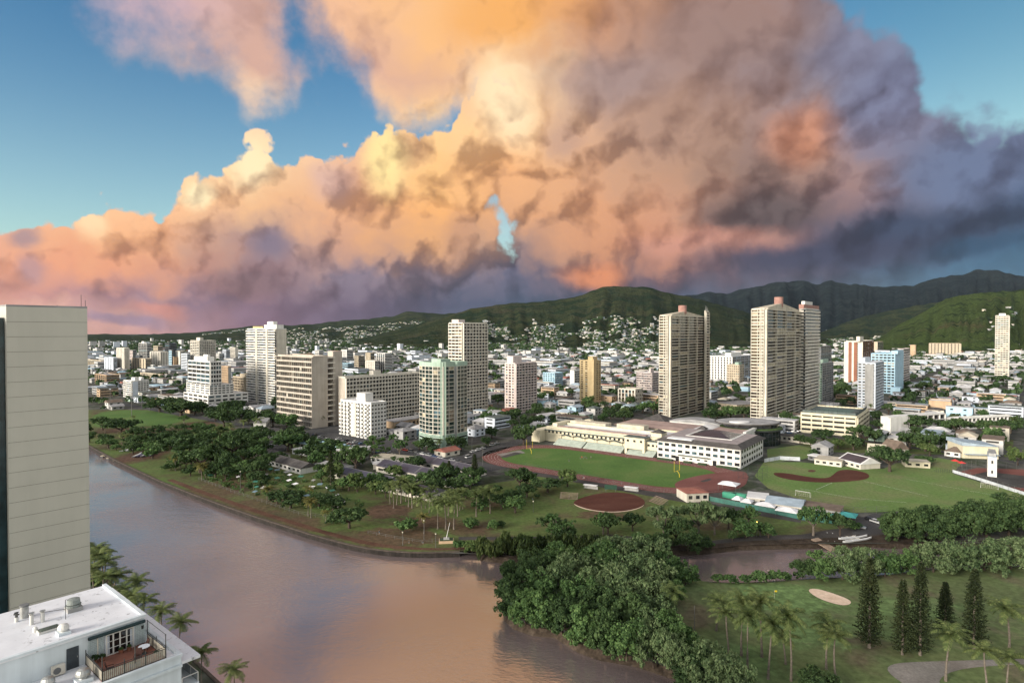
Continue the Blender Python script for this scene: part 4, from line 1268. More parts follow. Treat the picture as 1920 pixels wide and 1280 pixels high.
mid('rosy grey tower behind the tallest ribbed tower', 249, 682, 242, 255, 657, 9, 'pink', 'grey')
mid('dark glass block low in the skyline cluster', 262, 690, 254, 267, 667, 8, 'navy', 'slate')
mid('low brown and white apartment row beyond the far park', 200, 722, 178, 223, 704, 5, 'pink', 'tan', l=grid(bays=6, p=.7, th=.4, fw=1.2), cat='apartment block', name='apartment_block')
mid('small white tower by the tan block on left skyline', 287, 699, 282, 290, 685, 5, 'white')
mid('cream office with deep bands left of the stepped office tower', 300, 712, 262, 305, 703, 3, 'sand', cat='office')
# ------------------------------------------------------------------ the two near buildings on this side of the canal
a_ = A40
U_, V_ = DA, DB                                    # towards right-near, towards right-far
N = Vector((slope(12) * 110.7, 110.7))
E = N + V_ * 12.4
zt = ZY(578, E.y)
o = thing('slab_tower', 'tall plain beige slab tower with thin panel joints and a dark window strip', 'tower', (N.x, N.y, 0))
m_slab = plain('wall_panel_beige', (.47, .46, .405), .85, .035, .12, streak=.03)
m_joint = plain('panel_joint', (.10, .095, .08), .9, .1, .5)
q = [Vector((0, 0)), E - N, E - N - U_ * 24, -U_ * 24]
MB().prism(q, -1, zt).build('wall', m_slab, o)
jm = MB()
for k in range(1, 31):
    z = zt - k * 2.72
    c = (E - N) / 2 + U_ * .004
    jm.box(c.x, c.y, z, 12.4, .02, .05, math.pi / 2 - a_)
jm.build('panel_joint', m_joint, o)
c = (E - N) * .5 - U_ * 12
MB().prism([p * 1.002 + Vector((0, 0)) for p in q], zt + .002, zt + .35).build('roof', RF['grey'], o)
c = -V_ * 2.7 - U_ * 1.4
wobj(o, (c.x, c.y, zt / 2 - 1), math.pi / 2 - a_, 5.2, zt - 2, glass('window_teal', (.012, .030, .036), .2, .4), d=.5)
c = -V_ * 9 - U_ * 12
MB().box(c.x, c.y, zt / 2 - .6, 7, 23, zt - .8, math.pi / 2 - a_).build('side_wing', m_slab, o)
am = MB()
for f, hh in ((.93, 2.6), (.985, 1.6), (.62, .5)):
    p = (E - N) * f - U_ * .4
    am.tube([(p.x, p.y, zt), (p.x, p.y, zt + hh)], .045, 5)
am.build('aerial_rib', W['dark'], o)
LM.append(('beige slab tower', 90, 900))

# white roofed penthouse building
ZR, ZD = 51.4, 48.8
P2 = G(271, 1156, ZR); P1 = G(201, 1098, ZR); P3 = G(24, 1233, ZR)
la, lb = (P2 - P1).length, (P2 - P3).length
ang_b = math.pi / 2 - a_
o = thing('penthouse_building', 'white flat roofed building with a rooftop terrace beside the canal palms', 'building', (P2.x, P2.y, 0))
m_wb = plain('painted_white_wall', (.56, .62, .66), .75, .06, .25, streak=.10)
mr, nt, b = new_mat('white_roof_membrane')
p_ = POS()
v1 = SMOOTH(NOISE(p_, .5, 4.0, .6), .3, .7, .92, 1.04)
st1 = SMOOTH(NOISE(VM('MULTIPLY', p_, (1, 1, 1)), 1.6, 8.0, .75), .55, .66)
st2 = SMOOTH(NOISE(VM('ADD', p_, (20, 3, 1)), .30, 3.0, .5), .36, .56)
put(b.inputs['Base Color'], MIX(st1 * st2 * 0.92, VM('SCALE', (.66, .68, .72), scale=v1), (.22, .22, .23)))
b.inputs['Roughness'].default_value = .55
def S(s, t): return U_ * s + V_ * t
def poly(s0, s1, t0, t1): return [S(s0, t0), S(s1, t0), S(s1, t1), S(s0, t1)]
MB().prism(poly(-la, 0, -15, 0), ZD - .5, ZR).build('penthouse_wall', m_wb, o)
MB().prism(poly(-la - .12, .12, -15.1, .12), ZR, ZR + .12).build('penthouse_roof', mr, o)
rp = MB()
for s0, s1, t0, t1 in ((-la - .12, .12, -.25, .12), (-.25, .118, -15.1, -.253), (-la - .12, .12, -15.4, -15.1)):
    rp.prism(poly(s0, s1, t0, t1), ZR + .121, ZR + .30)
rp.build('roof_edge_trim', m_wb, o)
MB().prism(poly(-13, 5.4, -22, 1.3), -1, ZD - .02).build('wall', m_wb, o)
MB().prism(poly(.02, 5.35, -22, 1.25), ZD - .018, ZD).build('deck_roof', mr, o)
MB().prism(poly(-19, 5.6, 1.31, 3.0), ZD - .75, ZD - .5).build('ledge', mr, o)
ed = MB()
ed.prism(poly(5.15, 5.5, -22, 1.4), ZD + .003, ZD + .22)
ed.prism(poly(-13, 5.148, 1.0, 1.4), ZD + .004, ZD + .2)
ed.prism(poly(5.41, 5.62, -22, 1.32), ZD - 1.0, ZD - .72)
ed.build('parapet_trim', m_wb, o)
# balconies under the ledge, at the corner
for k in range(3):
    z = ZD - 3.3 - k * 2.8
    bo = MB().prism(poly(.5, 5.5, 1.31, 2.9), z, z + .18).build('balcony', m_wb, o)
    MB().prism(poly(.6, 5.45, 2.82, 2.86), z + .2, z + 1.05).build('glass_panel', glass('balcony_glass', (.22, .25, .26), .1), bo)
    rr = MB()
    for s, t in ((.6, 2.84), (2.2, 2.84), (3.8, 2.84), (5.42, 2.84), (5.42, 1.35)):
        q = S(s, t); rr.box(q.x, q.y, z + .63, .06, .06, .9)
    q0, q1, q2 = S(.6, 2.84), S(5.42, 2.84), S(5.42, 1.35)
    rr.tube([(q0.x, q0.y, z + 1.1), (q1.x, q1.y, z + 1.1), (q2.x, q2.y, z + 1.1)], .04, 5)
    rr.build('railing_frame', W['white'], bo)
# glazed doors, trellis screens, awning, side door
def onwall(px, py, off=0.0):
    """Point on the terrace wall (the plane s = 0) seen at a pixel, as (t, z)."""
    r = ray(px, py)
    nrm = Vector((U_.x, U_.y))
    k = (nrm.dot(P2) + off) / (nrm.x * r[0] + nrm.y * r[1])
    pt = Vector((r[0] * k, r[1] * k)) - P2
    return pt.dot(V_), HCAM + r[2] * k
t0, zb = onwall(199, 1222); t1, _ = onwall(249, 1208); _, zh = onwall(222, 1180)
zh = ZD + 2.05
dw = MB()
q = S(.06, (t0 + t1) / 2)
sl = MB().box(q.x, q.y, (ZD + zh) / 2 + .05, t1 - t0, .06, zh - ZD - .1, ang_b).build('sliding_door', glass('door_glass', (.010, .012, .013), .06, .7), o)
for k in range(5):
    q = S(.12, t0 + (t1 - t0) * k / 4)
    dw.box(q.x, q.y, (ZD + zh) / 2 + .05, .12, .09, zh - ZD, ang_b)
for z in (ZD + .08, ZD + .72, ZD + 1.36, zh):
    q = S(.12, (t0 + t1) / 2)
    dw.box(q.x, q.y, z, t1 - t0 - .13, .05, .05 if ZD + .5 < z < zh - .3 else .12, ang_b)
dw.build('door_frame', W['white'], sl)
cu = MB()
for f in (.03, .97):
    for k in range(4):
        q = S(.10, t0 + (t1 - t0) * f + (k - 1.5) * .1)
        cu.box(q.x, q.y, ZD + 1.05, .07, .04, 1.75, ang_b)
cu.build('curtain_fold', W['ice'], sl)
mtre = plain('trellis_panel', (.40, .47, .48), .8, .2, 6.0)
for ta, tb in ((t0 - 1.5, t0 - .2), (t1 + .2, t1 + 1.5)):
    tr = MB(); n = 9
    for k in range(n):
        q = S(.05, ta + (tb - ta) * (k + .5) / n); tr.box(q.x, q.y, ZD + 1.05, .05, .03, 1.95, ang_b)
    for k in range(12):
        q = S(.085, (ta + tb) / 2); tr.box(q.x, q.y, ZD + .15 + k * .165, tb - ta, .025, .045, ang_b)
    tr.build('trellis_lattice', mtre, o)
ta, tb = onwall(164, 1197)[0], -.05
q = S(.28, (ta + tb) / 2)
MB().tube([tuple(S(.28, ta)) + (ZD + 2.32,), tuple(S(.28, tb)) + (ZD + 2.32,)], .17, 8).build('rolled_awning', plain('awning_cloth', (.012, .03, .034), .7, .2, 2.0), o)
td, _ = onwall(136, 1230)
q = S(.05, td)
dd = MB().box(q.x, q.y, ZD + .98, .95, .08, 1.95, ang_b).build('side_door', plain('dark_door', (.04, .05, .06), .6, .2, 2.0), o)
q = S(.11, td + .36); MB().box(q.x, q.y, ZD + 1.0, .05, .05, .14, ang_b).build('handle', W['grey'], dd)
q = S(.06, td + 2.0)
MB().tube([(q.x, q.y, ZD), (q.x, q.y, ZD + 2.2)], .06, 6).build('drain_pipe', W['bone'], o)
q = S(.10, t1 + .85); MB().cyl(q.x, q.y, ZD + 1.55, ZD + 1.85, .09, .12, 8).build('wall_lamp', W['dark'], o)
# terrace floor and railing
m_tile = plain('terracotta_tile', (.20, .085, .060), .7, .18, 1.2)
C1 = G(192, 1279, ZD) - P2; C2 = G(311, 1234, ZD) - P2
s1 = min(C1.dot(U_), 4.95); ta, tb = C1.dot(V_), C2.dot(V_)
MB().prism(poly(.05, s1, ta, tb), ZD + .004, ZD + .05).build('terrace_tile', m_tile, o)
ml = plain('railing_slats', (.30, .28, .235), .8, .15, 3.0)
rail = thing('terrace_railing', 'black metal railing with beige slats round the red tiled terrace', 'railing', (P2.x, P2.y, ZD))
def rail_run(p, q):
    L = (q - p).length; t = (q - p) / L; ang = math.atan2(t.y, t.x)
    fm = MB(); sm = MB()
    for z in (.10, .98, 1.14):
        c = (p + q) / 2; fm.box(c.x, c.y, z, L, .045, .045, ang)
    n = max(2, round(L / .16))
    for k in range(n):
        c = p + t * L * (k + .5) / n
        sm.box(c.x, c.y, .54, .115, .02, .80, ang)
    for k in range(int(L / 1.7) + 1):
        c = p + t * min(L, k * L / max(1, int(L / 1.7))); fm.box(c.x, c.y, .66, .07, .07, 1.32, ang)
        fm.cyl(c.x, c.y, 1.33, 1.45, .055, .02, 6)
    fm.build('railing_frame', W['dark'], rail); sm.build('slat', ml, rail)
rail_run(S(s1, ta), S(s1, tb)); rail_run(S(.3, ta), S(s1, ta)); rail_run(S(s1, tb), S(.3, tb))
pf = MB()
for (p, q) in ((S(s1, ta), None), (S(s1, (ta + tb) / 2), None), (S(s1, tb), None), (S(.3, tb), None)):
    pf.box(p.x, p.y, 1.5, .06, .06, 1.7)
pf.tube([tuple(S(s1, tb)) + (2.32,), tuple(S(.3, tb)) + (2.32,)], .03, 5)
pf.build('awning_frame', W['dark'], rail)
# roof fittings
def roof_at(px, py, z=ZR + .12):
    return G(px, py, z)
def fitting(name, label, cat, px, py, z=ZR + .12):
    p = G(px, py, z); return thing(name, label, cat, (p.x, p.y, z))
m_gal = plain('galvanised_steel', (.36, .37, .36), .4, .2, 2.0, metal=.6)
f = fitting('vent_stack', 'wide grey metal flue with a dark cap near the far roof edge', 'flue', 46, 1157)
MB().cyl(0, 0, 0, 1.15, .36, n=16).build('pipe', m_gal, f); MB().cyl(0, 0, 1.15, 1.3, .40, n=16).build('cap', W['slate'], f)
for i, (px, py, lab) in enumerate(((59, 1170, 'white roof pipe with a cowl, nearer of two side by side'), (80, 1165, 'white roof pipe with a cowl, wired to the antenna pole'))):
    f = fitting('vent_pipe', lab, 'vent pipe', px, py)
    MB().cyl(0, 0, 0, .95, .17, n=12).build('pipe', W['white'], f); MB().cyl(0, 0, 1.05, 1.12, .24, n=12).build('cowl', m_gal, f)
    fr = MB()
    for k in range(4): fr.box(.17 * math.cos(k * 1.57), .17 * math.sin(k * 1.57), 1.0, .03, .03, .12)
    fr.build('cowl_frame', m_gal, f)
f = fitting('roof_hydrant', 'small black valve on a white stub at far roof edge', 'valve', 31, 1165)
MB().cyl(0, 0, 0, .45, .16, n=10).build('stub', W['white'], f)
MB().box(0, 0, .7, .16, .16, .5).box(0, 0, .72, .5, .12, .12).box(0, 0, .9, .34, .1, .1, .8).build('valve', W['dark'], f)
f = fitting('skylight', 'flat dark green skylight hatch in the white roof', 'skylight', 91, 1181)
MB().box(0, 0, .10, 1.7, 1.0, .2, ang_b).build('curb', W['white'], f); MB().box(0, 0, .215, 1.55, .85, .03, ang_b).build('pane', glass('skylight_glass', (.06, .075, .06), .2), f)
def turbine(f, s=1.0):
    b_ = MB(); b_.prism([Vector((-.5, -.5)) * s, Vector((.5, -.5)) * s, Vector((.5, .5)) * s, Vector((-.5, .5)) * s], 0, .25 * s)
    bo = b_.build('base', m_wb, f); bo.rotation_euler = (0, 0, ang_b)
    t_ = MB(); n = 14; rs = [(.25, .28), (.38, .30), (.48, .44), (.46, .62), (.36, .78), (.18, .88), (.0, .9)]
    t_.cyl(0, 0, .2 * s, .32 * s, .34 * s, .28 * s, 14)
    for (ra, za), (rb, zb_) in zip(rs[:-1], rs[1:]): t_.cyl(0, 0, za * s + .06 * s, zb_ * s + .06 * s, ra * s, max(rb, .01) * s, n)
    t_.build('turbine', m_gal if s > 1.05 else W['white'], f)
f = fitting('turbine_vent', 'white turbine vent on a square base by the dark skylight', 'roof vent', 119, 1187)
turbine(f, 1.0)
f = fitting('roof_fan', 'squat grey mushroom fan in the middle of the white roof', 'roof fan', 138, 1143)
MB().box(0, 0, .2, 1.3, 1.3, .4, ang_b).build('base', W['grey'], f)
MB().cyl(0, 0, .4, .62, .62, .68, 18).cyl(0, 0, .70, 1.15, .60, .55, 18).cyl(0, 0, 1.15, 1.22, .50, .2, 18).build('hood', plain('fan_grey', (.20, .225, .215), .6, .1, 1.0), f)
f = fitting('antenna_pole', 'thin dark antenna pole with a sideways wire bar on the white roof', 'antenna', 123, 1160)
MB().tube([(0, 0, 0), (0, 0, 1.9)], .03, 5).build('pole', W['dark'], f)
e = G(84, 1148, ZR + .9) - G(123, 1160, ZR + .12)
MB().tube([(0, 0, 1.0), (e.x, e.y, .85)], .025, 5).build('bar', W['dark'], f)
f = fitting('vent_stub', 'tiny white dome vent left of the dark skylight', 'vent', 66, 1184)
MB().cyl(0, 0, 0, .3, .2, n=10).cyl(0, 0, .3, .5, .24, .1, 10).build('dome', W['white'], f)
# on the deck
tq, zq = onwall(108, 1246, .25)
q = S(.42, tq)
f = thing('air_conditioner', 'cream air conditioner with a round fan below the white wall', 'air conditioner', (P2.x + q.x, P2.y + q.y, ZD), ang_b)
MB().box(0, 0, .52, 1.0, .4, .85).build('casing', W['bone'], f)
fn = MB(); 
for k in range(16):
    a0, a1 = 2 * math.pi * k / 16, 2 * math.pi * (k + 1) / 16
    fn.add([(-.12 + .3 * math.cos(a0), -.205, .52 + .3 * math.sin(a0)), (-.12 + .3 * math.cos(a1), -.205, .52 + .3 * math.sin(a1)), (-.12, -.215, .52)], [(0, 1, 2)])
fn.build('fan_grille', W['slate'], f)
MB().box(-.35, 0, .05, .1, .4, .1).box(.35, 0, .05, .1, .4, .1).build('foot_frame', W['grey'], f)
f = fitting('turbine_vent', 'bright metal turbine vent on the lower deck by the railing', 'roof vent', 156, 1276, ZD)
turbine(f, 1.25)
f = fitting('turbine_vent', 'low dented metal roof vent at the bottom edge of the deck', 'roof vent', 90, 1290, ZD)
turbine(f, 1.15)
# terrace furniture
m_cush = plain('chair_rattan', (.05, .022, .018), .8, .3, 3.0)
def armchair(f):
    MB().box(0, 0, .36, .6, .6, .1).build('seat', m_cush, f)
    b_ = MB().obox((0, .34, .68), Vector((.3, 0, 0)), Vector((0, .04, 0)), Vector((0, .10, .34))); b_.build('backrest', m_cush, f)
    for x in (-.31, .31): MB().box(x, 0, .55, .06, .6, .05).build('armrest', m_cush, f)
    for x in (-.27, .27):
        for y in (-.26, .26): MB().box(x, y, .16, .05, .05, .32).build('leg', m_cush, f)
for s_, t_, rz, lab in ((3.6, ta + 1.0, 2.2, 'dark rattan armchair at the near end of the terrace'), (3.3, tb - 1.9, .4, 'dark rattan lounge chair in the middle of the terrace'), (1.6, tb - .8, -.8, 'blue grey chair at the far terrace corner')):
    q = S(s_, t_) + P2
    armchair(thing('terrace_chair', lab, 'chair', (q.x, q.y, ZD + .05), rz))
q = S(2.3, tb - 1.0) + P2
f = thing('terrace_table', 'small round table with things on it at the far end of terrace', 'table', (q.x, q.y, ZD + .05))
MB().cyl(0, 0, .68, .72, .5, n=16).build('table_top', W['ice'], f); MB().cyl(0, 0, 0, .68, .05, n=8).build('leg', W['dark'], f); MB().cyl(0, 0, 0, .04, .25, n=12).build('base', W['dark'], f)
m_clay = plain('clay_pot', (.24, .10, .06), .8, .2, 3.0)
m_pot = plain('blue_pot', (.06, .10, .16), .4, .2, 3.0)
POTS = [(.7, ta + .6, .9, 'bushy potted shrub at the left end of the terrace'), (.75, ta + 1.2, .7, 'second potted shrub, by the trellis screen'), (.5, tb - 2.4, .5, 'long planter of low greenery under the sliding door'), (.5, tb - 1.7, .5, 'low green planter nearer the far corner'), (3.9, tb - .5, .6, 'flowering pot by the railing at the far corner'), (4.2, ta + 2.6, .45, 'blue pot plant against the middle of railing'), (4.2, ta + 3.1, .35, 'small pale pot beside the blue pot plant')]

# ------------------------------------------------------------------ the school
TA = -math.radians(37)
def TP(d, n): return TD * d + TN * n
def rect(d0, d1, n0, n1): return [TP(d0, n0), TP(d1, n0), TP(d1, n1), TP(d0, n1)]
def sbox(o, name, m, d0, d1, n0, n1, z0, z1):
    b_ = Vector((o.location.x, o.location.y))
    return MB().prism([p - b_ for p in rect(d0, d1, n0, n1)], z0, z1).build(name, m, o)
def take(d0, d1, n0, n1, phrase=None):
    q = rect(d0 - 2, d1 + 2, n0 - 2, n1 + 2); c = sum(q, Vector((0, 0))) / 4
    FOOT.append((c, (q[0] - q[2]).length / 2, q))
    if phrase: pp_ = proj((TP((d0 + d1) / 2, n0).x, TP((d0 + d1) / 2, n0).y, 3)); LM.append((phrase, *pp_))

m_step = plain('bleacher_concrete', (.30, .34, .30), .9, .15, .4)
p = TP(-205, 364)
o = thing('grandstand_building', 'long cream grandstand building with square windows above the track seats', 'grandstand', (p.x, p.y, 0))
sbox(o, 'wall', W['school'], -251, -160, 374, 408, -1, 9.6)
sbox(o, 'wall', W['school'], -258, -251.01, 366, 396, -1, 8.4)
sbox(o, 'roof', RF['white'], -250, -161, 376, 407, 9.61, 9.9)
sbox(o, 'roof', RF['pinkish'], -244, -175, 379.5, 383, 9.92, 10.6)
for (d0, d1, n0, n1, h, m) in ((-250, -161, 373.6, 375.2, .9, W['school']), (-244, -166, 392, 393, 1.6, W['school']), (-244, -214, 396, 405, 2.8, RF['cream']), (-206, -185, 398, 406, 3.6, RF['cream']), (-249, -245, 380, 400, 2.4, W['school']), (-236, -231, 404, 409, 3.2, W['school'])):
    sbox(o, 'roof_wall', m, d0, d1, n0, n1, 9.91, 9.91 + h)
sbox(o, 'eave', RF['green'], -251.5, -160, 372.6, 373.98, 8.0, 8.5)
b0 = Vector((o.location.x, o.location.y))
def twin_(par, d, n, z, w, h, m, ang=TA, name='window'):
    q = TP(d, n) - Vector((par.location.x, par.location.y)); return wobj(par, (q.x, q.y, z), ang, w, h, m, name)
for k in range(25):
    twin_(o, -248 + k * 3.3, 373.95, 6.9, 1.5, 1.5, GL[0] if k % 5 else GL[1])
# scalloped canopy over the seats
for k in range(7):
    d0 = -238 + k * 9.6
    cm = MB(); vs = []; n_ = 8
    for i in range(n_ + 1):
        f = i / n_
        z = 5.2 + .9 * math.sin(math.pi * f)
        for nn in (371.0, 373.9):
            q = TP(d0 + 9.4 * f, nn) - b0
            vs += [(q.x, q.y, z), (q.x, q.y, z + .25)]
    fs = []
    for i in range(n_):
        j = i * 4
        fs += [(j, j + 4, j + 6, j + 2), (j + 1, j + 3, j + 7, j + 5), (j, j + 1, j + 5, j + 4), (j + 2, j + 6, j + 7, j + 3)]
    cm.add(vs, fs); cm.build('canopy', RF['green'], o)
    q = TP(d0, 371.4) - b0
    MB().cyl(q.x, q.y, 0, 5.3, .22, n=8).build('post', W['school'], o)
# central pavilion and end pavilion
for (d0, d1, n0, z1_) in ((-184, -170, 366.5, 10.8), (-170, -161, 369.5, 8.6)):
    sbox(o, 'pavilion', W['school'], d0, d1, n0, 374.0, 3.4, z1_)
    sbox(o, 'eave', RF['green'], d0 - .5, d1 + .5, n0 - .5, 373.9, z1_ + .01, z1_ + .4)
    for k in range(3): twin_(o, d0 + (d1 - d0) * (k + .5) / 3, n0 - .02, z1_ - 2.2, 1.6, 1.4, GL[0])
sbox(o, 'pier', W['school'], -184, -182.5, 366.6, 374, 0, 3.39)
sbox(o, 'pier', W['school'], -171.5, -170, 366.6, 374, 0, 3.39)
# tiers of seats
for d0, d1 in ((-238, -215.2), (-214, -185.5), (-182, -163)):
    sm = MB()
    for k in range(7):
        sm.prism([p_ - b0 for p_ in rect(d0, d1, 364 + k * 1.1, 364 + (k + 1) * 1.1 - .003)], -.5, .7 + k * .45)
    for k in range(int((d1 - d0) / 7)):
        sm.prism([p_ - b0 for p_ in rect(d0 + 3 + k * 7, d0 + 3.9 + k * 7, 363.6, 371.5)], -.4, .5)
    sm.build('seating_tile', m_step, o)
take(-258, -160, 364, 408, 'long grandstand')

p = TP(-109, 364)
o = thing('classroom_block', 'white three storey classroom block with dark hipped eaves and roof panels', 'school building', (p.x, p.y, 0))
b0 = Vector((o.location.x, o.location.y))
sbox(o, 'wall', W['white'], -160, -109, 364, 411, -1, 11.4)
def hip(o, m, d0, d1, n0, n1, z0, z1, ins, name='roof', flat=None):
    b0 = Vector((o.location.x, o.location.y))
    a = [p_ - b0 for p_ in rect(d0, d1, n0, n1)]; c = [p_ - b0 for p_ in rect(d0 + ins, d1 - ins, n0 + ins, n1 - ins)]
    mb = MB(); vs = [(p_.x, p_.y, z0) for p_ in a] + [(p_.x, p_.y, z1) for p_ in c]
    mb.add(vs, [(i, (i + 1) % 4, 4 + (i + 1) % 4, 4 + i) for i in range(4)] + [(0, 3, 2, 1)], 0)
    mb.add([(p_.x, p_.y, z1) for p_ in c], [(0, 1, 2, 3)], 1 if flat else 0)
    return mb.build(name, [m, flat] if flat else m, o)
hip(o, RF['dark'], -161.6, -107.4, 362.4, 412.6, 11.41, 13.6, 4.2, flat=plain('roof_mauve', (.27, .235, .235), .9, .15, .2))
hip(o, RF['white'], -154, -138, 364.0, 372, 13.2, 13.7, .5, 'roof')
sp_ = hip(o, plain('solar_panel', (.022, .026, .040), .25, .2, .3, spec=.6), -146, -120, 380, 404, 13.9, 16.4, 9, 'solar_roof')
sbox(o, 'roof_curb', W['white'], -147.5, -118.5, 378.5, 405.5, 13.61, 13.88)
for zi, (z, hh) in enumerate(((9.5, 1.7), (6.0, 1.6), (2.4, 1.8))):
    for k in range(12):
        d = -158 + k * 4.25 + (0 if k < 4 else .4)
        if zi == 2 and 3 <= k <= 8:
            continue
        twin_(o, d, 363.97, z, 2.8, hh, GL[0] if (k + zi) % 3 else GL[4])
    for k in range(9):
        twin_(o, -108.97, 367.5 + k * 5, z, 3.0, hh, GL[0] if (k + zi) % 3 else GL[1], TA + math.pi / 2)
sbox(o, 'sill_trim', W['bone'], -160, -108.8, 363.75, 363.99, 7.7, 7.95)
sbox(o, 'sill_trim', W['bone'], -160, -108.8, 363.75, 363.99, 4.2, 4.45)
sbox(o, 'awning', RF['green'], -146, -126.5, 361.8, 363.7, 3.9, 4.15)
for d in (-147, -124): twin_(o, d, 363.97, 1.5, 2.2, 3.0, W['dark'] if 0 else GL[0], name='door')
for k in range(4): twin_(o, -143 + k * 4.6, 363.97, 2.2, 1.8, .9, GL[1])
for d0, d1 in ((-159, -149), (-142, -137), (-133, -128), (-122, -110)):
    sbox(o, 'planter_hedge', plain('hedge_leaf', (.03, .05, .022), .9, .4, 2.0), d0, d1, 360.6, 362.3, -.2, 1.1)
take(-160, -109, 362, 412, 'white classroom block')

p = TP(-180, 412)
o = thing('gymnasium', 'cream hall with a faded pink flat roof behind the grandstand', 'hall', (p.x, p.y, 0))
sbox(o, 'wall', W['school'], -215, -160, 412, 446, -1, 10.5)
hip(o, RF['pinkish'], -216, -159, 411, 447, 10.51, 11.6, 7, flat=RF['pinkish'])
sbox(o, 'window_band', GL[4], -205, -170, 411.7, 411.98, 7.0, 8.6)
take(-215, -160, 412, 446, 'pink roofed hall')
p = TP(-130, 418)
o = thing('school_hall', 'white roofed school hall with a pinkish roof strip behind classroom block', 'hall', (p.x, p.y, 0))
sbox(o, 'wall', W['white'], -158, -122, 418, 446, -1, 11)
sbox(o, 'roof', RF['white'], -158.5, -121.5, 417.5, 446.5, 11.01, 11.5)
sbox(o, 'roof', RF['pinkish'], -146, -125, 420, 444, 11.51, 11.9)
sbox(o, 'roof_wall', W['white'], -123.5, -121.4, 417.4, 446.6, 11.51, 13.2)
take(-158, -122, 418, 446)
p = TP(-206, 462)
o = thing('pyramid_roof_hall', 'dark pyramid roofed hall behind the pink roofed hall', 'hall', (p.x, p.y, 0))
sbox(o, 'wall', W['school'], -214, -192, 452, 474, -1, 8); hip(o, RF['dark'], -216, -190, 450, 476, 8.01, 14, 12.5)
take(-214, -192, 452, 474)
p = TP(-176, 455)
o = thing('curved_roof_hall', 'low hall with a grey curved roof behind the pink roofed hall', 'hall', (p.x, p.y, 0))
sbox(o, 'wall', W['white'], -190, -150, 455, 470, -1, 10.5)
b0 = Vector((o.location.x, o.location.y)); cm = MB(); vs = []
for i in range(13):
    f = i / 12; z = 10.5 + 2.4 * math.sin(math.pi * f)
    for nn in (454, 471):
        q = TP(-191 + 42 * f, nn) - b0; vs.append((q.x, q.y, z))
cm.add(vs, [(i * 2, i * 2 + 2, i * 2 + 3, i * 2 + 1) for i in range(12)] + [tuple(range(0, 26, 2)), tuple(reversed(range(1, 26, 2)))]); cm.build('roof', RF['grey'], o)
take(-190, -150, 455, 470)
p = TP(-178, 394)
for d, n, s_, lab in ((-168, 384, 7, 'small dark hipped roof turret on the grandstand roof'), (-150, 416, 5, 'tiny dark hipped turret between the school roofs')):
    p = TP(d, n); o = thing('roof_turret', lab, 'turret', (p.x, p.y, 9.9))
    b0 = Vector((o.location.x, o.location.y))
    MB().prism([q - b0 for q in rect(d - s_ / 2, d + s_ / 2, n - s_ / 2, n + s_ / 2)], 0, 3).build('wall', W['school'], o)
    hip(o, RF['dark'], d - s_ / 2 - .8, d + s_ / 2 + .8, n - s_ / 2 - .8, n + s_ / 2 + .8, 3.01, 5.0, s_ / 2 + .3)
# dark round building
c = G(1420, 836) + Vector((0, 12))
o = thing('round_glass_building', 'dark oval glass building with a planted ledge and broad grey roof', 'school building', (c.x, c.y, 0))
def ell(rx, ry, n=36, dx=0, dy=0): return [Vector((dx + rx * math.cos(2 * math.pi * k / n), dy + ry * math.sin(2 * math.pi * k / n))) for k in range(n)]
MB().prism(ell(20, 15), -1, 10.2).build('glass_wall', glass('dark_curtain_wall', (.012, .018, .020), .08, .6), o)
fr = MB()
for k in range(36):
    q = ell(20.1, 15.1)[k]; fr.box(q.x, q.y, 5, .22, .22, 10.2)
for z in (3.3, 6.7, 9.9): fr.prism(ell(20.25, 15.25), z, z + .25, bottom=True)
fr.build('mullion_frame', W['dark'], o)
MB().prism(ell(22, 16.5), 10.21, 11.2, bottom=True).build('ledge', W['dark'], o)
MB().prism(ell(21.6, 16.2), 11.21, 12.0).build('ledge_planting', plain('planted_ledge', (.06, .10, .03), .9, .5, 1.5), o)
MB().prism(ell(19, 14), 12.01, 14.6).build('clerestory_glass', GL[0], o)
MB().prism(ell(23, 17, dx=-2, dy=1), 14.61, 15.3, bottom=True).build('roof', RF['dark'], o)
MB().prism(ell(22, 16, dx=-2, dy=1), 15.31, 15.6).build('roof_deck', RF['grey'], o)
MB().prism(ell(7, 4.6, dx=-10, dy=-5), 15.61, 16.2).build('roof_plant', RF['white'], o)
FOOT.append((c, 26, None)); LM.append(('dark round school building', 1425, 842))
# parking garage with tennis courts on its roof
t = mark('cream parking garage', tower('cream four level parking garage with slanted fins and a green roof court', 'parking garage', 1606, 819, 1503, 1629, 783, 4, band(bays=5, p=1.0, th=.5, fw=.8, sp=.42, w=(.9, .1, 0, 0, 0)), band(bays=4, p=1.0, th=.5, fw=.8, sp=.42, w=(.9, .1, 0, 0, 0)), 'school', frame='school', roof='green', ang=37, name='parking_garage', parapet=1.2, cap=60))
o, N, R, B, L, zt = t
fm = MB()
cor = [N, R, B, L]
for i in range(4):
    a, b2 = cor[i] - N, cor[(i + 1) % 4] - N
    for k in range(13):
        q = a.lerp(b2, k / 12); q = q * .96 + (B - N) / 2 * .04
        fm.box(q.x, q.y, zt + 2.6, .12, .12, 4.0)
    for z in (1.6, 3.0, 4.5):
        q, r = a * .96 + (B - N) / 2 * .04, b2 * .96 + (B - N) / 2 * .04
        fm.tube([(q.x, q.y, zt + z), (r.x, r.y, zt + z)], .05, 4)
fm.build('court_fence_mesh', W['dark'], o)
wsn = MB()
for i in (0, 3):
    a, b2 = (cor[i] - N) * .96 + (B - N) / 2 * .04, (cor[(i + 1) % 4] - N) * .96 + (B - N) / 2 * .04
    d = b2 - a; m_ = (a + b2) / 2
    wsn.box(m_.x, m_.y, zt + 2.0, d.length, .06, 2.0, math.atan2(d.y, d.x))
wsn.build('windscreen_mesh', RF['green'], o)
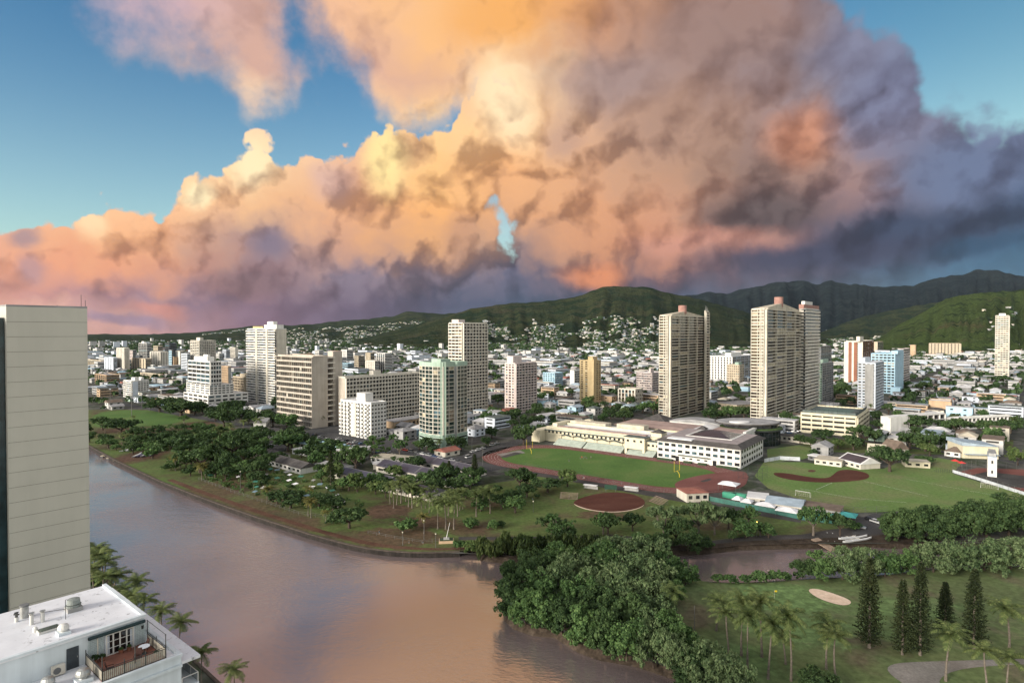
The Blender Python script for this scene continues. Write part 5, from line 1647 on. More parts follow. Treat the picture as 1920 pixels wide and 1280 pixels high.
mk = [(p - N) for p in (N, R, B, L)]; cc = sum(mk, Vector((0, 0))) / 4
MB().prism([cc + (p - cc) * .6 for p in mk], zt + .26, zt + .29).build('court_surface', plain('court_green', (.085, .13, .115), .8, .1, .3), o)

t = mark('white modern school wing', tower('white modern school wing, blank at one end and glazed at the other', 'school building', 1666, 816, 1653, 1773, 783, 3, BLANK, grid(bays=9, p=1.2, th=.5, fw=.5, sp=.0, glass=[GL[0], GL[1], GLB[0], GL[3], GL[4]]), 'white', frame='white', roof='white', ang=67, name='school_wing', parapet=.6))
o, N, R, B, L, zt = t
d = R - N
add_box(o, 'blank_panel', W['white'], tuple(d * .155 + Vector((d.y, -d.x)).normalized() * .7) + (zt / 2,), (d.length * .3, 1.7, zt + .6), math.atan2(d.y, d.x))
t = mark('long white school range', tower('long white two storey range right of the glazed school wing', 'school building', 1775, 806, 1768, 1897, 785, 2, BLANK, band(bays=16, p=1.4, th=.4, fw=.25, sp=.3), 'white', frame='white', roof='white', ang=75, name='school_wing'))
t = mark('orange box building', tower('plain orange beige box building with a white roof', 'building', 1782, 779, 1743, 1797, 754, 3, BLANK, band(bays=5, p=.6, th=.5, fw=.3, sp=.3), 'tan', roof='white', ang=37, name='box_building'))
t = mark('cream gym', tower('cream gym with a wide pale grey sloping roof', 'gym', 1872, 861, 1808, 1893, 838, 2, BLANK, BLANK, 'school', roof='blue', ang=12, name='gym_building', parapet=0))
o, N, R, B, L, zt = t
mk = [p - N for p in (N, R, B, L)]; cc = sum(mk, Vector((0, 0))) / 4
mb = MB(); pts = [cc + (p - cc) * 1.06 for p in mk]
mb.add([(p.x, p.y, zt + .3) for p in pts[:2]] + [(p.x, p.y, zt + 2.6) for p in (pts[2], pts[3])] + [(p.x, p.y, zt + .25) for p in pts], [(0, 1, 2, 3), (4, 5, 1, 0), (5, 6, 2, 1), (6, 7, 3, 2), (7, 4, 0, 3)])
mb.build('sloping_roof', RF['blue'], o)
d = N - L
add_box(o, 'awning', RF['blue'], tuple(L - N + d / 2 + Vector((d.y, -d.x)).normalized() * 1.6) + (2.9,), (d.length * .96, 3.0, .2), math.atan2(d.y, d.x))
t = mark('small white tower', tower('small white square tower with a grey roof beside the red court', 'tower', 1869, 895, 1855, 1884, 858, 2, punch(bays=1, wf=.2, hf=.3), BLANK, 'white', roof='blue', ang=37, name='court_tower', parapet=0, ph=[(.5, .5, .8, .8, 1.6, 'grey')]))


# ------------------------------------------------------------------ houses and low roofs
def house(label, p, q, w, h, rh, wall, roof, name='house', cat='house', kind='gable', solar=False, group=None, win=True, over=.5, z=0.0):
    """Low building along the line p-q."""
    c = (p + q) / 2; d = q - p; L = d.length; ang = math.atan2(d.y, d.x)
    o = thing(name, label, cat, (c.x, c.y, z), ang, group)
    MB().box(0, 0, h / 2 - .25, L, w, h + .5).build('wall', wall, o)
    x, y = L / 2 + over, w / 2 + over
    mb = MB()
    if kind == 'flat':
        mb.box(0, 0, h + .16, L + .6, w + .6, .3)
    else:
        i = 0 if kind == 'gable' else min(w / 2, L / 2 - .2)
        z0 = h + .01
        mb.add([(-x, -y, z0), (x, -y, z0), (x, y, z0), (-x, y, z0), (-x + i, 0, z0 + rh), (x - i, 0, z0 + rh)],
               [(0, 1, 5, 4), (2, 3, 4, 5), (1, 2, 5), (3, 0, 4), (0, 3, 2, 1)])
    r = mb.build('roof', roof, o)
    if solar:
        n_ = max(1, int(L / 14))
        sl = math.atan2(rh, w / 2 + over)
        for k in range(n_):
            e = (k + .5) / n_
            pm = MB().obox((-L / 2 + L * e, -(w / 2 + over) * .5, h + rh * .5 + .12), Vector((L / n_ * .46, 0, 0)), Vector((0, math.cos(sl), math.sin(sl))) * (w * .23), Vector((0, -math.sin(sl), math.cos(sl))) * .04)
            pm.build('solar_panel', MATS['solar_blue'], r)
    if win:
        n_ = max(1, min(8, int(L / 3.4)))
        for k in range(n_):
            wobj(o, (-L / 2 + L * (k + .5) / n_, -w / 2 - .02, h * .55), 0, L / n_ * .5, h * .38, GL[0] if k % 3 else GL[1])
    FOOT.append((c, max(L, w) / 2 + 1, [p_ for p_ in (p, q)] if 0 else None))
    return o


plain('solar_blue', (.035, .038, .055), .3, .15, .3, spec=.5)
m_pr = plain('roof_lavender', (.125, .12, .13), .8, .2, .2)
Gp = G
HL = lambda a, b: (G(*a), G(*b))
for lab, a, b2, w, h, rh, wl_, rf_, kd, so in (
    ('long low row building with roof panels, nearest the palms', (632, 890), (738, 914), 11, 3.2, 2.4, W['bone'], m_pr, 'gable', True),
    ('low row building with patched lavender roof, right of the light green bush', (726, 915), (822, 935), 11, 3.0, 2.2, W['bone'], m_pr, 'gable', True),
    ('long panelled roof in the middle row, above the palm cluster', (722, 880), (872, 912), 13, 3.3, 2.8, W['bone'], m_pr, 'gable', True),
    ('long panelled roof in the back row beside the street', (785, 868), (898, 893), 12, 3.2, 2.6, W['bone'], m_pr, 'gable', True),
    ('dark roofed house with a white gable end by the garden', (517, 868), (580, 886), 11, 3.2, 2.6, W['white'], RF['dark'], 'gable', False),
    ('grey roofed house left of the dark roofed gable house', (475, 852), (530, 862), 11, 3.0, 2.4, W['bone'], RF['dark'], 'hip', False),
    ('long light blue metal roof beside the car park', (575, 838), (648, 848), 12, 3.6, 2.0, W['bone'], RF['sky'], 'gable', False),
    ('pinkish white low roof right of the light blue roof', (632, 850), (692, 849), 13, 3.4, 1.0, W['white'], RF['white'], 'hip', False),
    ('white flat roofed annex among the trees', (560, 848), (590, 853), 10, 3.0, .5, W['white'], RF['white'], 'flat', False),
    ('cream flat roofed hall with a white end wall below the street trees', (706, 864), (772, 870), 12, 3.4, .5, W['white'], RF['cream'], 'flat', False),
    ('small bright white porch roof in front of the cream flat hall', (700, 877), (722, 876), 8, 3.0, 1.0, W['bone'], RF['white'], 'hip', False),
    ('low grey hipped roof behind the tall pine', (600, 876), (650, 886), 10, 3.0, 1.8, W['white'], RF['grey'], 'hip', False),
    ('field house with a red roof at the end of the running track', (1278, 936), (1318, 934), 11, 4.2, 1.0, W['cream'], RF['red'], 'hip', False),
    ('long pale blue shed roof along the canal path', (1440, 948), (1506, 957), 14, 3.2, 1.6, W['bone'], RF['blue'], 'gable', False),
    ('brown patched flat shed right of the long pale blue shed', (1500, 955), (1578, 967), 10, 3.0, .5, W['grey'], RF['brown'], 'flat', False),
    ('white flat shed behind the white tents', (1402, 938), (1440, 942), 11, 2.8, .5, W['bone'], RF['white'], 'flat', False),
    ('white hall with a roof of slanting blue solar panels', (1590, 868), (1632, 879), 14, 3.0, 3.6, W['bone'], RF['white'], 'gable', True),
    ('low flat roofed clubhouse left of the solar roofed hall', (1532, 866), (1582, 872), 14, 3.0, .6, W['bone'], RF['cream'], 'flat', False),
    ('low white lean-to roof at the edge of the ball field', (1520, 860), (1556, 866), 7, 2.8, .5, W['slate'], RF['white'], 'flat', False),
    ('cream gabled cottage behind the solar roofed hall', (1628, 850), (1660, 853), 10, 3.2, 3.6, W['bone'], RF['cream'], 'gable', False),
    ('brown gabled cottage behind the great spreading tree', (1664, 846), (1690, 852), 11, 3.4, 5.2, W['bone'], RF['brown'], 'gable', False),
    ('long low cream wall building right of the great spreading tree', (1694, 872), (1740, 875), 9, 3.2, .5, W['school'], RF['cream'], 'flat', False),
    ('white hipped cottage with a brown roof left of the cream gym', (1776, 852), (1806, 856), 11, 3.2, 2.6, W['white'], RF['brown'], 'hip', False),
    ('pale roofed annex behind the brown roofed cottage', (1776, 842), (1810, 846), 9, 3.8, .6, W['ice'], RF['blue'], 'flat', False),
    ('low school range under the trees left of the garage', (1462, 824), (1536, 833), 9, 4.0, .5, W['cream'], RF['dark'], 'flat', False),
    ('long tan parking deck behind the small white block', (728, 802), (790, 792), 16, 5.5, .5, W['tan'], RF['grey'], 'flat', False),
    ('grey shed hidden in trees at the far lawn', (505, 818), (520, 822), 9, 6, .5, W['white'], RF['dark'], 'flat', False),
    ('white low block beside the beige slab block hedge', (487, 812), (497, 800), 9, 8, .5, W['white'], RF['grey'], 'flat', False),
    ('flat grey theatre roof between the twin cream towers', (1362, 770), (1410, 766), 26, 7, .5, W['sand'], RF['grey'], 'flat', False),
    ):
    house(lab, *HL(a, b2), w, h, rh, wl_, rf_, 'low_building', 'low building', kd, so)
LM += [('row buildings by palms', 760, 905), ('solar roofed hall', 1620, 868), ('red roofed field house', 1300, 935), ('softball infield', 1140, 940), ('football field', 1140, 890), ('ball field', 1600, 905), ('community garden', 540, 910), ('putting green', 1480, 1130), ('cart path', 1740, 1262), ('sand bunker', 1555, 1118), ('canal point', 850, 1030), ('boat ramp', 1590, 1010), ('far park lawn', 260, 785), ('canoe landing', 250, 850)]
# ------------------------------------------------------------------ vegetation
def leaf_mat(name, dark, mid, light, hue=.10, scale=.5):
    m, nt, b = new_mat(name)
    g = nt.nodes.new('ShaderNodeNewGeometry')
    isl = X(g.outputs['Random Per Island'])
    f = NOISE(OBJCO(), scale, 3.0, .6) * .75 + isl * .32 + ORAND() * .16
    col = RAMP(f, [(.36, dark), (.56, mid), (.80, light)])
    put(b.inputs['Base Color'], col)
    b.inputs['Roughness'].default_value = .75
    b.inputs['Specular IOR Level'].default_value = .18
    tr = nt.nodes.new('ShaderNodeBsdfTranslucent')
    put(tr.inputs[0], VM('MULTIPLY', col, (1.1, 1.25, .7)))
    mx = nt.nodes.new('ShaderNodeMixShader'); mx.inputs[0].default_value = .22
    nt.links.new(b.outputs[0], mx.inputs[1]); nt.links.new(tr.outputs[0], mx.inputs[2])
    out = [n for n in nt.nodes if n.type == 'OUTPUT_MATERIAL'][0]
    nt.links.new(mx.outputs[0], out.inputs[0])
    return m


LEAF = {
 'dark': leaf_mat('leaf_dark', (.017, .036, .014), (.038, .072, .026), (.074, .118, .042)),
 'mid': leaf_mat('leaf_mid', (.026, .056, .020), (.062, .120, .040), (.115, .185, .062)),
 'light': leaf_mat('leaf_light', (.036, .066, .020), (.075, .120, .036), (.135, .175, .062)),
 'sage': leaf_mat('leaf_sage', (.036, .068, .030), (.094, .145, .062), (.160, .210, .100)),
 'palm': leaf_mat('leaf_palm', (.028, .046, .015), (.080, .114, .036), (.155, .182, .068)),
 'palmy': leaf_mat('leaf_palm_yellow', (.05, .05, .014), (.11, .11, .030), (.19, .17, .055)),
 'pine': leaf_mat('leaf_pine', (.010, .018, .008), (.024, .036, .014), (.046, .058, .022)),
 'reed': leaf_mat('leaf_reed', (.016, .030, .010), (.038, .062, .018), (.080, .105, .034)),
}
BARK = {'grey': plain('bark_grey', (.13, .11, .09), .95, .3, 2.0), 'dark': plain('bark_dark', (.06, .045, .035), .95, .3, 2.0), 'pale': plain('bark_pale', (.24, .21, .175), .95, .25, 2.0)}


def leaves_mesh(name, lobes, per, size, mat, seed, sub=9, subr=.34, core=True, droop=0.0, squash=1.0, up=.25):
    """Crown: leaf sprays gathered in small clumps over a set of lobes (x, y, z, rx, ry, rz)."""
    r = np.random.default_rng(seed)
    V, F = [], []
    n0 = 0
    for (cx, cy, cz, rx, ry, rz) in lobes:
        R = np.array([rx, ry, rz]); C = np.array([cx, cy, cz])
        d = r.normal(size=(sub, 3)); d[:, 2] = d[:, 2] * .8 + up
        d /= np.linalg.norm(d, axis=1)[:, None]
        cs = C + d * R * r.uniform(.62, .95, (sub, 1))
        sr = subr * (rx * ry * rz) ** (1 / 3) * r.uniform(.7, 1.3, sub)
        for c, s in zip(cs, sr):
            k = max(4, int(per * r.uniform(.7, 1.3)))
            e = r.normal(size=(k, 3)); e /= np.linalg.norm(e, axis=1)[:, None]
            p = c + e * np.array([s, s, s * .75 * squash]) * r.uniform(.55, 1.05, (k, 1))
            nrm = e * .9 + r.normal(size=(k, 3)) * .55 + np.array([0, 0, .35])
            nrm /= np.linalg.norm(nrm, axis=1)[:, None]
            t = np.cross(nrm, r.normal(size=(k, 3))); t /= np.linalg.norm(t, axis=1)[:, None]
            b = np.cross(nrm, t)
            t[:, 2] -= droop; 
            w = size * r.uniform(.55, 1.35, (k, 1)); h = w * r.uniform(.45, .9, (k, 1))
            q = np.stack([p - t * w, p - b * h * .8 + t * w * .1, p + t * w, p + b * h], 1).reshape(-1, 3)
            V.append(q); F.append(np.arange(n0, n0 + 4 * k).reshape(-1, 4)); n0 += 4 * k
        if core:
            bm = []
            for i in range(5):
                ph = math.pi * i / 4
                for j in range(7):
                    th = 2 * math.pi * j / 7
                    bm.append(C + R * .40 * np.array([math.sin(ph) * math.cos(th), math.sin(ph) * math.sin(th), math.cos(ph)]))
            V.append(np.array(bm))
            fs = [[n0 + i * 7 + j, n0 + i * 7 + (j + 1) % 7, n0 + (i + 1) * 7 + (j + 1) % 7, n0 + (i + 1) * 7 + j] for i in range(4) for j in range(7)]
            F.append(np.array(fs)); n0 += 35
    me = bpy.data.meshes.new(name)
    me.from_pydata(np.concatenate(V).tolist(), [], np.concatenate(F).tolist())
    me.materials.append(mat); me.update()
    return me


def limb_tree(h_trunk, lobes, r0, seed):
    mb = MB(); R_ = random.Random(seed)
    mb.tube([(0, 0, -.3), (.1 * r0, 0, h_trunk * .5), (0, .1 * r0, h_trunk)], [r0 * 1.25, r0, r0 * .85], 7)
    for (cx, cy, cz, rx, ry, rz) in lobes:
        m_ = Vector((cx * .45 + R_.uniform(-.3, .3), cy * .45, h_trunk + (cz - h_trunk) * .35))
        mb.tube([(0, 0, h_trunk * .85), m_, (cx * .85, cy * .85, cz)], [r0 * .6, r0 * .38, r0 * .15], 5)
    return mb


PROTO = {}


def proto(key, name, cat, crown, trunk, w, h):
    PROTO.setdefault(key, []).append((name, cat, crown, trunk, w, h))


# spreading umbrella trees (w 16, h 9)
for i in range(4):
    r = random.Random(100 + i); lobes = []
    n = 8
    for k in range(n):
        a = 2 * math.pi * k / n + r.uniform(-.3, .3); d = r.uniform(4.0, 5.6)
        lobes.append((d * math.cos(a), d * math.sin(a), r.uniform(5.6, 6.8), r.uniform(2.3, 3.2), r.uniform(2.3, 3.2), r.uniform(1.1, 1.6)))
    for k in range(4):
        a = r.uniform(0, 6.28); lobes.append((2.2 * math.cos(a), 2.2 * math.sin(a), r.uniform(6.8, 7.6), 2.9, 2.9, 1.5))
    proto('umbrella', 'spreading_tree', 'tree', leaves_mesh('crown', lobes, 26, .42, LEAF['dark'], 10 + i, 10, .36), limb_tree(3.2, lobes[:8], .5, i).mesh('trunk', BARK['dark']), 16, 9)
    if i < 3: proto('umbrella_light', 'spreading_tree', 'tree', leaves_mesh('crown', lobes, 24, .42, LEAF['mid'], 40 + i, 9, .36, core=False), limb_tree(3.6, lobes[:8], .45, i).mesh('trunk', BARK['grey']), 16, 9)
# round dense trees (w 11, h 10)
for i in range(4):
    r = random.Random(200 + i); lobes = [(0, 0, 6.2, 3.6, 3.6, 3.0)]
    for k in range(8):
        a = 2 * math.pi * k / 8 + r.uniform(-.4, .4); d = r.uniform(2.2, 3.4)
        lobes.append((d * math.cos(a), d * math.sin(a), r.uniform(3.8, 7.6), r.uniform(1.7, 2.5), r.uniform(1.7, 2.5), r.uniform(1.4, 2.2)))
    for key, lm_ in (('round', 'dark'), ('round_mid', 'mid'), ('round_light', 'light')):
        proto(key, 'round_tree', 'tree', leaves_mesh('crown', lobes, 26, .40, LEAF[lm_], 60 + i, 11, .36), limb_tree(2.6, lobes[1:6], .38, i).mesh('trunk', BARK['dark']), 11, 10)
# airy open trees (w 11, h 10)
for i in range(3):
    r = random.Random(250 + i); lobes = []
    for k in range(9):
        a = 2 * math.pi * k / 9 + r.uniform(-.4, .4); d = r.uniform(1.4, 4.2)
        lobes.append((d * math.cos(a), d * math.sin(a), r.uniform(4.6, 8.6), r.uniform(1.2, 1.9), r.uniform(1.2, 1.9), r.uniform(.7, 1.2)))
    proto('airy', 'airy_tree', 'tree', leaves_mesh('crown', lobes, 22, .36, LEAF['mid'], 80 + i, 9, .42, core=False), limb_tree(3.2, lobes, .32, i).mesh('trunk', BARK['grey']), 11, 10)
    proto('airy_sage', 'airy_tree', 'tree', leaves_mesh('crown', lobes, 34, .34, LEAF['sage'], 90 + i, 12, .5, core=False, droop=.4), limb_tree(3.0, lobes, .32, i).mesh('trunk', BARK['grey']), 11, 10)
# mangroves and big waterside bushes, foliage down to the water (w 13, h 11)
for i in range(5):
    r = random.Random(300 + i); lobes = [(0, 0, 5.5, 4.6, 4.6, 4.6)]
    for k in range(15):
        a = 2 * math.pi * k / 15 * 1.6 + r.uniform(-.4, .4); d = r.uniform(2.2, 5.2); z = r.uniform(1.0, 9.0) * (1 - d / 14)
        lobes.append((d * math.cos(a), d * math.sin(a), z + 1.2, r.uniform(1.6, 2.6), r.uniform(1.6, 2.6), r.uniform(1.4, 2.2)))
    for key, lm_, dr in (('mangrove', 'mid', .1), ('mangrove_dark', 'dark', .1), ('mangrove_sage', 'sage', .5)):
        proto(key, 'mangrove_tree', 'tree', leaves_mesh('crown', lobes, 50, .29, LEAF[lm_], 120 + i, 13, .36, droop=dr, core=dr < .3), limb_tree(1.6, lobes[1:5], .3, i).mesh('trunk', BARK['dark']), 13, 11)
# shrubs (w 4.4, h 3)
for i in range(3):
    r = random.Random(400 + i); lobes = [(0, 0, 1.3, 1.3, 1.3, 1.2)]
    for k in range(6):
        a = 2 * math.pi * k / 6 + r.uniform(-.4, .4); d = r.uniform(.8, 1.4)
        lobes.append((d * math.cos(a), d * math.sin(a), r.uniform(.7, 1.8), r.uniform(.7, 1.0), r.uniform(.7, 1.0), r.uniform(.6, .9)))
    for key, lm_ in (('shrub', 'dark'), ('shrub_mid', 'mid'), ('shrub_light', 'light')):
        proto(key, 'shrub', 'shrub', leaves_mesh('crown', lobes, 26, .22, LEAF[lm_], 160 + i, 9, .38), limb_tree(.5, lobes[1:4], .09, i).mesh('trunk', BARK['dark']), 4.4, 3)
# reed-like waterside thicket (w 9, h 5)
for i in range(2):
    r = random.Random(450 + i); lobes = []
    for k in range(12):
        lobes.append((r.uniform(-3.8, 3.8), r.uniform(-1.6, 1.6), r.uniform(1.2, 3.4), 1.2, 1.2, 1.5))
    proto('reed', 'waterside_thicket', 'thicket', leaves_mesh('crown', lobes, 46, .30, LEAF['reed'], 190 + i, 9, .5, droop=1.2, squash=1.6), limb_tree(.5, lobes[1:4], .09, i).mesh('trunk', BARK['dark']), 9, 5)


def palm_crown(seed, mat, n=22, L=3.6, wid=.70):
    r = np.random.default_rng(seed); vs, fs = [], []
    for k in range(n):
        a = 2 * math.pi * k / n * 1.0 + r.uniform(-.25, .25)
        el = [1.0, .7, .4, .05, -.4][k % 5] + r.uniform(-.15, .15)
        ln = L * r.uniform(.85, 1.12); steps = 12
        p = np.zeros(3); h = np.array([math.cos(a), math.sin(a), 0]); side = np.array([-math.sin(a), math.cos(a), 0])
        ang = el; prev = p.copy()
        for s in range(steps):
            d = h * math.cos(ang) + np.array([0, 0, 1]) * math.sin(ang)
            q = p + d * ln / steps
            f = (s + .5) / steps
            up = np.cross(d, side)
            o = len(vs); wr = .05 * (1 - f) + .012
            vs += [tuple(p - side * wr), tuple(p + side * wr), tuple(q + side * wr), tuple(q - side * wr)]; fs.append((o, o + 1, o + 2, o + 3))
            lw = wid * (math.sin(math.pi * min(.12 + f * .84, 1)) ** .6) * r.uniform(.85, 1.1)
            for sg in (-1, 1):
                for half in (0, .5):
                    b0 = p + (q - p) * half; b1 = b0 + (q - p) * .42
                    tip = b0 + side * sg * lw + d * lw * .55 - np.array([0, 0, 1]) * lw * r.uniform(.15, .5)
                    o = len(vs); vs += [tuple(b0), tuple(b1), tuple(tip + d * .06), tuple(tip - d * .015)]; fs.append((o, o + 1, o + 2, o + 3))
            p = q; ang -= (.85 + .45 * (el > .5)) / steps * (.6 + f * 1.2)
    me = bpy.data.meshes.new('crown'); me.from_pydata(vs, [], fs); me.materials.append(mat); me.update()
    return me


for i in range(5):
    r = random.Random(500 + i); lean = r.uniform(-1.1, 1.1); H = 9.0
    mb = MB(); pts = [(lean * (f ** 1.6), .3 * math.sin(f * 3 + i), H * f - .25 * (f == 0)) for f in (0, .15, .35, .6, .8, 1)]
    mb.tube(pts, [.30, .20, .165, .145, .13, .12], 8)
    tr = mb.mesh('trunk', BARK['grey'])
    for key, lm_ in (('palm', 'palm'), ('palm_yellow', 'palmy')):
        cr = palm_crown(600 + i, LEAF[lm_])
        for v in cr.vertices: v.co += Vector(pts[-1])
        proto(key, 'coconut_palm', 'palm', cr, tr, 6.4, 11)
# columnar pines (w 6, h 24)
for i in range(3):
    r = np.random.default_rng(700 + i); V, F = [], []; n0 = 0; H = 24
    z = 1.6
    while z < H - .4:
        f = z / H
        rad = (2.9 * (1 - f) ** .62 + .22) * r.uniform(.86, 1.1) * min(1, .45 + z / 5)
        nbr = 8 if f < .8 else 6
        a0 = r.uniform(0, 6.28)
        for k in range(nbr):
            a = a0 + 2 * math.pi * k / nbr + r.uniform(-.2, .2); rr = rad * r.uniform(.75, 1.12)
            m_ = 15
            s = r.uniform(.25, 1, m_); base = np.stack([np.cos(a) * s * rr, np.sin(a) * s * rr, z + (s ** 2) * rr * .22 - .15 * s * rr], 1) + r.normal(size=(m_, 3)) * .10
            nrm = r.normal(size=(m_, 3)) + np.array([0, 0, .8]); nrm /= np.linalg.norm(nrm, axis=1)[:, None]
            t = np.cross(nrm, r.normal(size=(m_, 3))); t /= np.linalg.norm(t, axis=1)[:, None]; b = np.cross(nrm, t)
            w = r.uniform(.13, .30, (m_, 1))
            q = np.stack([base - t * w, base - b * w * .6, base + t * w, base + b * w * .6], 1).reshape(-1, 3)
            V.append(q); F.append(np.arange(n0, n0 + 4 * m_).reshape(-1, 4)); n0 += 4 * m_
        z += .46 * (1 - .3 * f)
    me = bpy.data.meshes.new('crown'); me.from_pydata(np.concatenate(V).tolist(), [], np.concatenate(F).tolist()); me.materials.append(LEAF['pine']); me.update()
    tr = MB().tube([(0, 0, -.4), (0, 0, 10), (0, 0, H)], [.34, .24, .05], 7).mesh('trunk', BARK['grey'])
    proto('pine', 'columnar_pine', 'pine', me, tr, 5.6, 24)

AUTO = []       # (object, short description, group) still waiting for a label
TREES = []


def plant(kind, P, w, h, desc, group, z=0.0, variant=None, rnd=RNG):
    name, cat, cr, tr, pw, ph_ = PROTO[kind][variant if variant is not None else rnd.randrange(len(PROTO[kind]))]
    t = thing(name, None, cat, (P.x, P.y, z), rnd.uniform(0, 6.28), group)
    t.scale = (w / pw, w / pw * rnd.uniform(.92, 1.08), h / ph_)
    obj('trunk', tr, t); obj('crown', cr, t)
    AUTO.append((t, desc, group))
    TREES.append((P, w / 2))
    return t


def plant_px(kind, px, py, wpx, hpx, desc, group, z=0.0, variant=None):
    P = G(px, py, z); k = P.y / FPX
    return plant(kind, P, wpx * k, hpx * k * 1.04, desc, group, z, variant)


DESC = {'umbrella': 'dark spreading tree', 'umbrella_light': 'green spreading tree', 'round': 'dark round crowned tree', 'round_mid': 'green round crowned tree', 'round_light': 'bright light green tree', 'airy': 'airy open tree', 'airy_sage': 'wispy grey green tree', 'mangrove': 'bushy green mangrove', 'mangrove_dark': 'dark green mangrove', 'mangrove_sage': 'feathery sage green tree', 'shrub': 'dark shrub', 'shrub_mid': 'green shrub', 'shrub_light': 'light green shrub', 'palm': 'coconut palm', 'palm_yellow': 'yellowish coconut palm', 'pine': 'dark columnar pine', 'reed': 'waterside thicket'}
GP = 'trees in the canal park'
for kind, px, py, w, h in (
    ('umbrella', 192, 806, 44, 22), ('umbrella', 227, 815, 66, 26), ('umbrella', 268, 842, 58, 26), ('umbrella', 302, 842, 50, 26), ('umbrella', 332, 836, 32, 18),
    ('umbrella', 345, 868, 98, 44), ('umbrella', 376, 886, 82, 44), ('umbrella', 437, 864, 64, 48), ('umbrella_light', 345, 794, 22, 14), ('round', 404, 789, 34, 24),
    ('umbrella', 455, 823, 30, 18), ('umbrella', 486, 823, 36, 22), ('round_mid', 378, 826, 24, 13), ('umbrella', 375, 817, 34, 13), ('round_mid', 203, 840, 38, 18), ('shrub', 320, 882, 32, 14), ('round', 357, 892, 32, 20),
    ('round', 420, 800, 40, 30), ('round', 300, 772, 60, 26), ('round', 340, 780, 64, 30), ('round', 365, 778, 50, 26), ('round', 326, 764, 40, 18), ('umbrella', 430, 786, 44, 30), ('round', 452, 790, 40, 28), ('round', 478, 796, 36, 26),
    ('round_mid', 540, 846, 60, 34), ('umbrella', 547, 842, 58, 34), ('round', 487, 846, 34, 22), ('umbrella', 502, 830, 34, 22), ('round', 602, 868, 64, 46), ('umbrella', 667, 884, 60, 42), ('airy', 702, 852, 40, 34), ('airy', 749, 862, 40, 44), ('round', 565, 858, 26, 18),
    ('round_light', 670, 922, 38, 36), ('round_light', 740, 896, 36, 24), ('umbrella', 655, 990, 72, 32), ('shrub', 625, 982, 30, 16), ('round', 545, 952, 56, 32), ('round', 520, 945, 40, 26), ('round', 625, 958, 50, 30), ('round', 598, 950, 40, 24),
    ('shrub_mid', 762, 997, 40, 24), ('shrub_mid', 882, 990, 32, 20), ('shrub_mid', 925, 992, 24, 18), ('shrub', 940, 988, 18, 12), ('shrub_mid', 770, 990, 26, 20),
    ('umbrella', 1027, 922, 62, 22), ('umbrella', 988, 932, 42, 22), ('round_light', 1064, 912, 38, 32), ('umbrella', 1140, 1003, 50, 36), ('umbrella_light', 1131, 1002, 44, 34), ('umbrella', 1186, 995, 38, 28), ('airy', 1050, 1020, 64, 48), ('round', 1058, 1025, 46, 36), ('umbrella', 1035, 1005, 56, 34),
    ('airy_sage', 1245, 1012, 70, 62), ('round', 1268, 1020, 50, 50), ('airy_sage', 1310, 1004, 62, 62), ('airy_sage', 1340, 1002, 50, 50), ('umbrella', 1366, 993, 44, 36), ('umbrella_light', 1404, 986, 36, 32), ('round_mid', 1441, 1008, 30, 24), ('round', 1373, 1014, 20, 20),
    ('umbrella_light', 1525, 1004, 62, 48), ('umbrella', 1575, 1004, 40, 36), ('shrub_mid', 1600, 992, 26, 16), ('round', 480, 905, 40, 22), ('umbrella', 965, 945, 46, 24), ('umbrella', 940, 955, 40, 26), ('umbrella', 905, 948, 40, 24)):
    plant_px(kind, px, py, w * 1.15, h * 1.12, DESC[kind], GP)
RP = random.Random(31)
for pol, n, ks in (([(182, 822), (330, 806), (440, 818), (560, 862), (480, 902), (400, 905), (300, 872), (210, 846)], 190, ['umbrella', 'umbrella', 'round', 'round_mid', 'shrub', 'airy']), ([(560, 836), (720, 850), (900, 902), (880, 938), (700, 935), (600, 905)], 240, ['round', 'round_mid', 'airy', 'shrub', 'shrub_mid', 'umbrella', 'round_light']), ([(880, 925), (1000, 910), (1060, 930), (1000, 960), (900, 965)], 12, ['umbrella', 'round_mid', 'shrub']), ([(1240, 985), (1480, 985), (1480, 1010), (1240, 1020)], 8, ['airy', 'shrub', 'round_mid'])):
    k = 0
    while k < n:
        x, y = RP.uniform(min(p[0] for p in pol), max(p[0] for p in pol)), RP.uniform(min(p[1] for p in pol), max(p[1] for p in pol))
        v = [Vector(p) for p in pol]; c = False
        for i in range(len(v)):
            a, b_ = v[i], v[i - 1]
            if (a.y > y) != (b_.y > y) and x < (b_.x - a.x) * (y - a.y) / (b_.y - a.y) + a.x: c = not c
        k += 1
        P = G(x, y)
        if not c or any((P - q).length < r * .5 + 1.5 for q, r in TREES): continue
        if any((P - q).length < r * .42 + 2 for q, r, _ in FOOT): continue
        kd = RP.choice(ks); w = RP.uniform(7, 15) if 'shrub' not in kd else RP.uniform(3, 6)
        plant(kd, P, w, w * RP.uniform(.55, .85), DESC[kd], GP, rnd=RP)
GS = 'trees around the school'
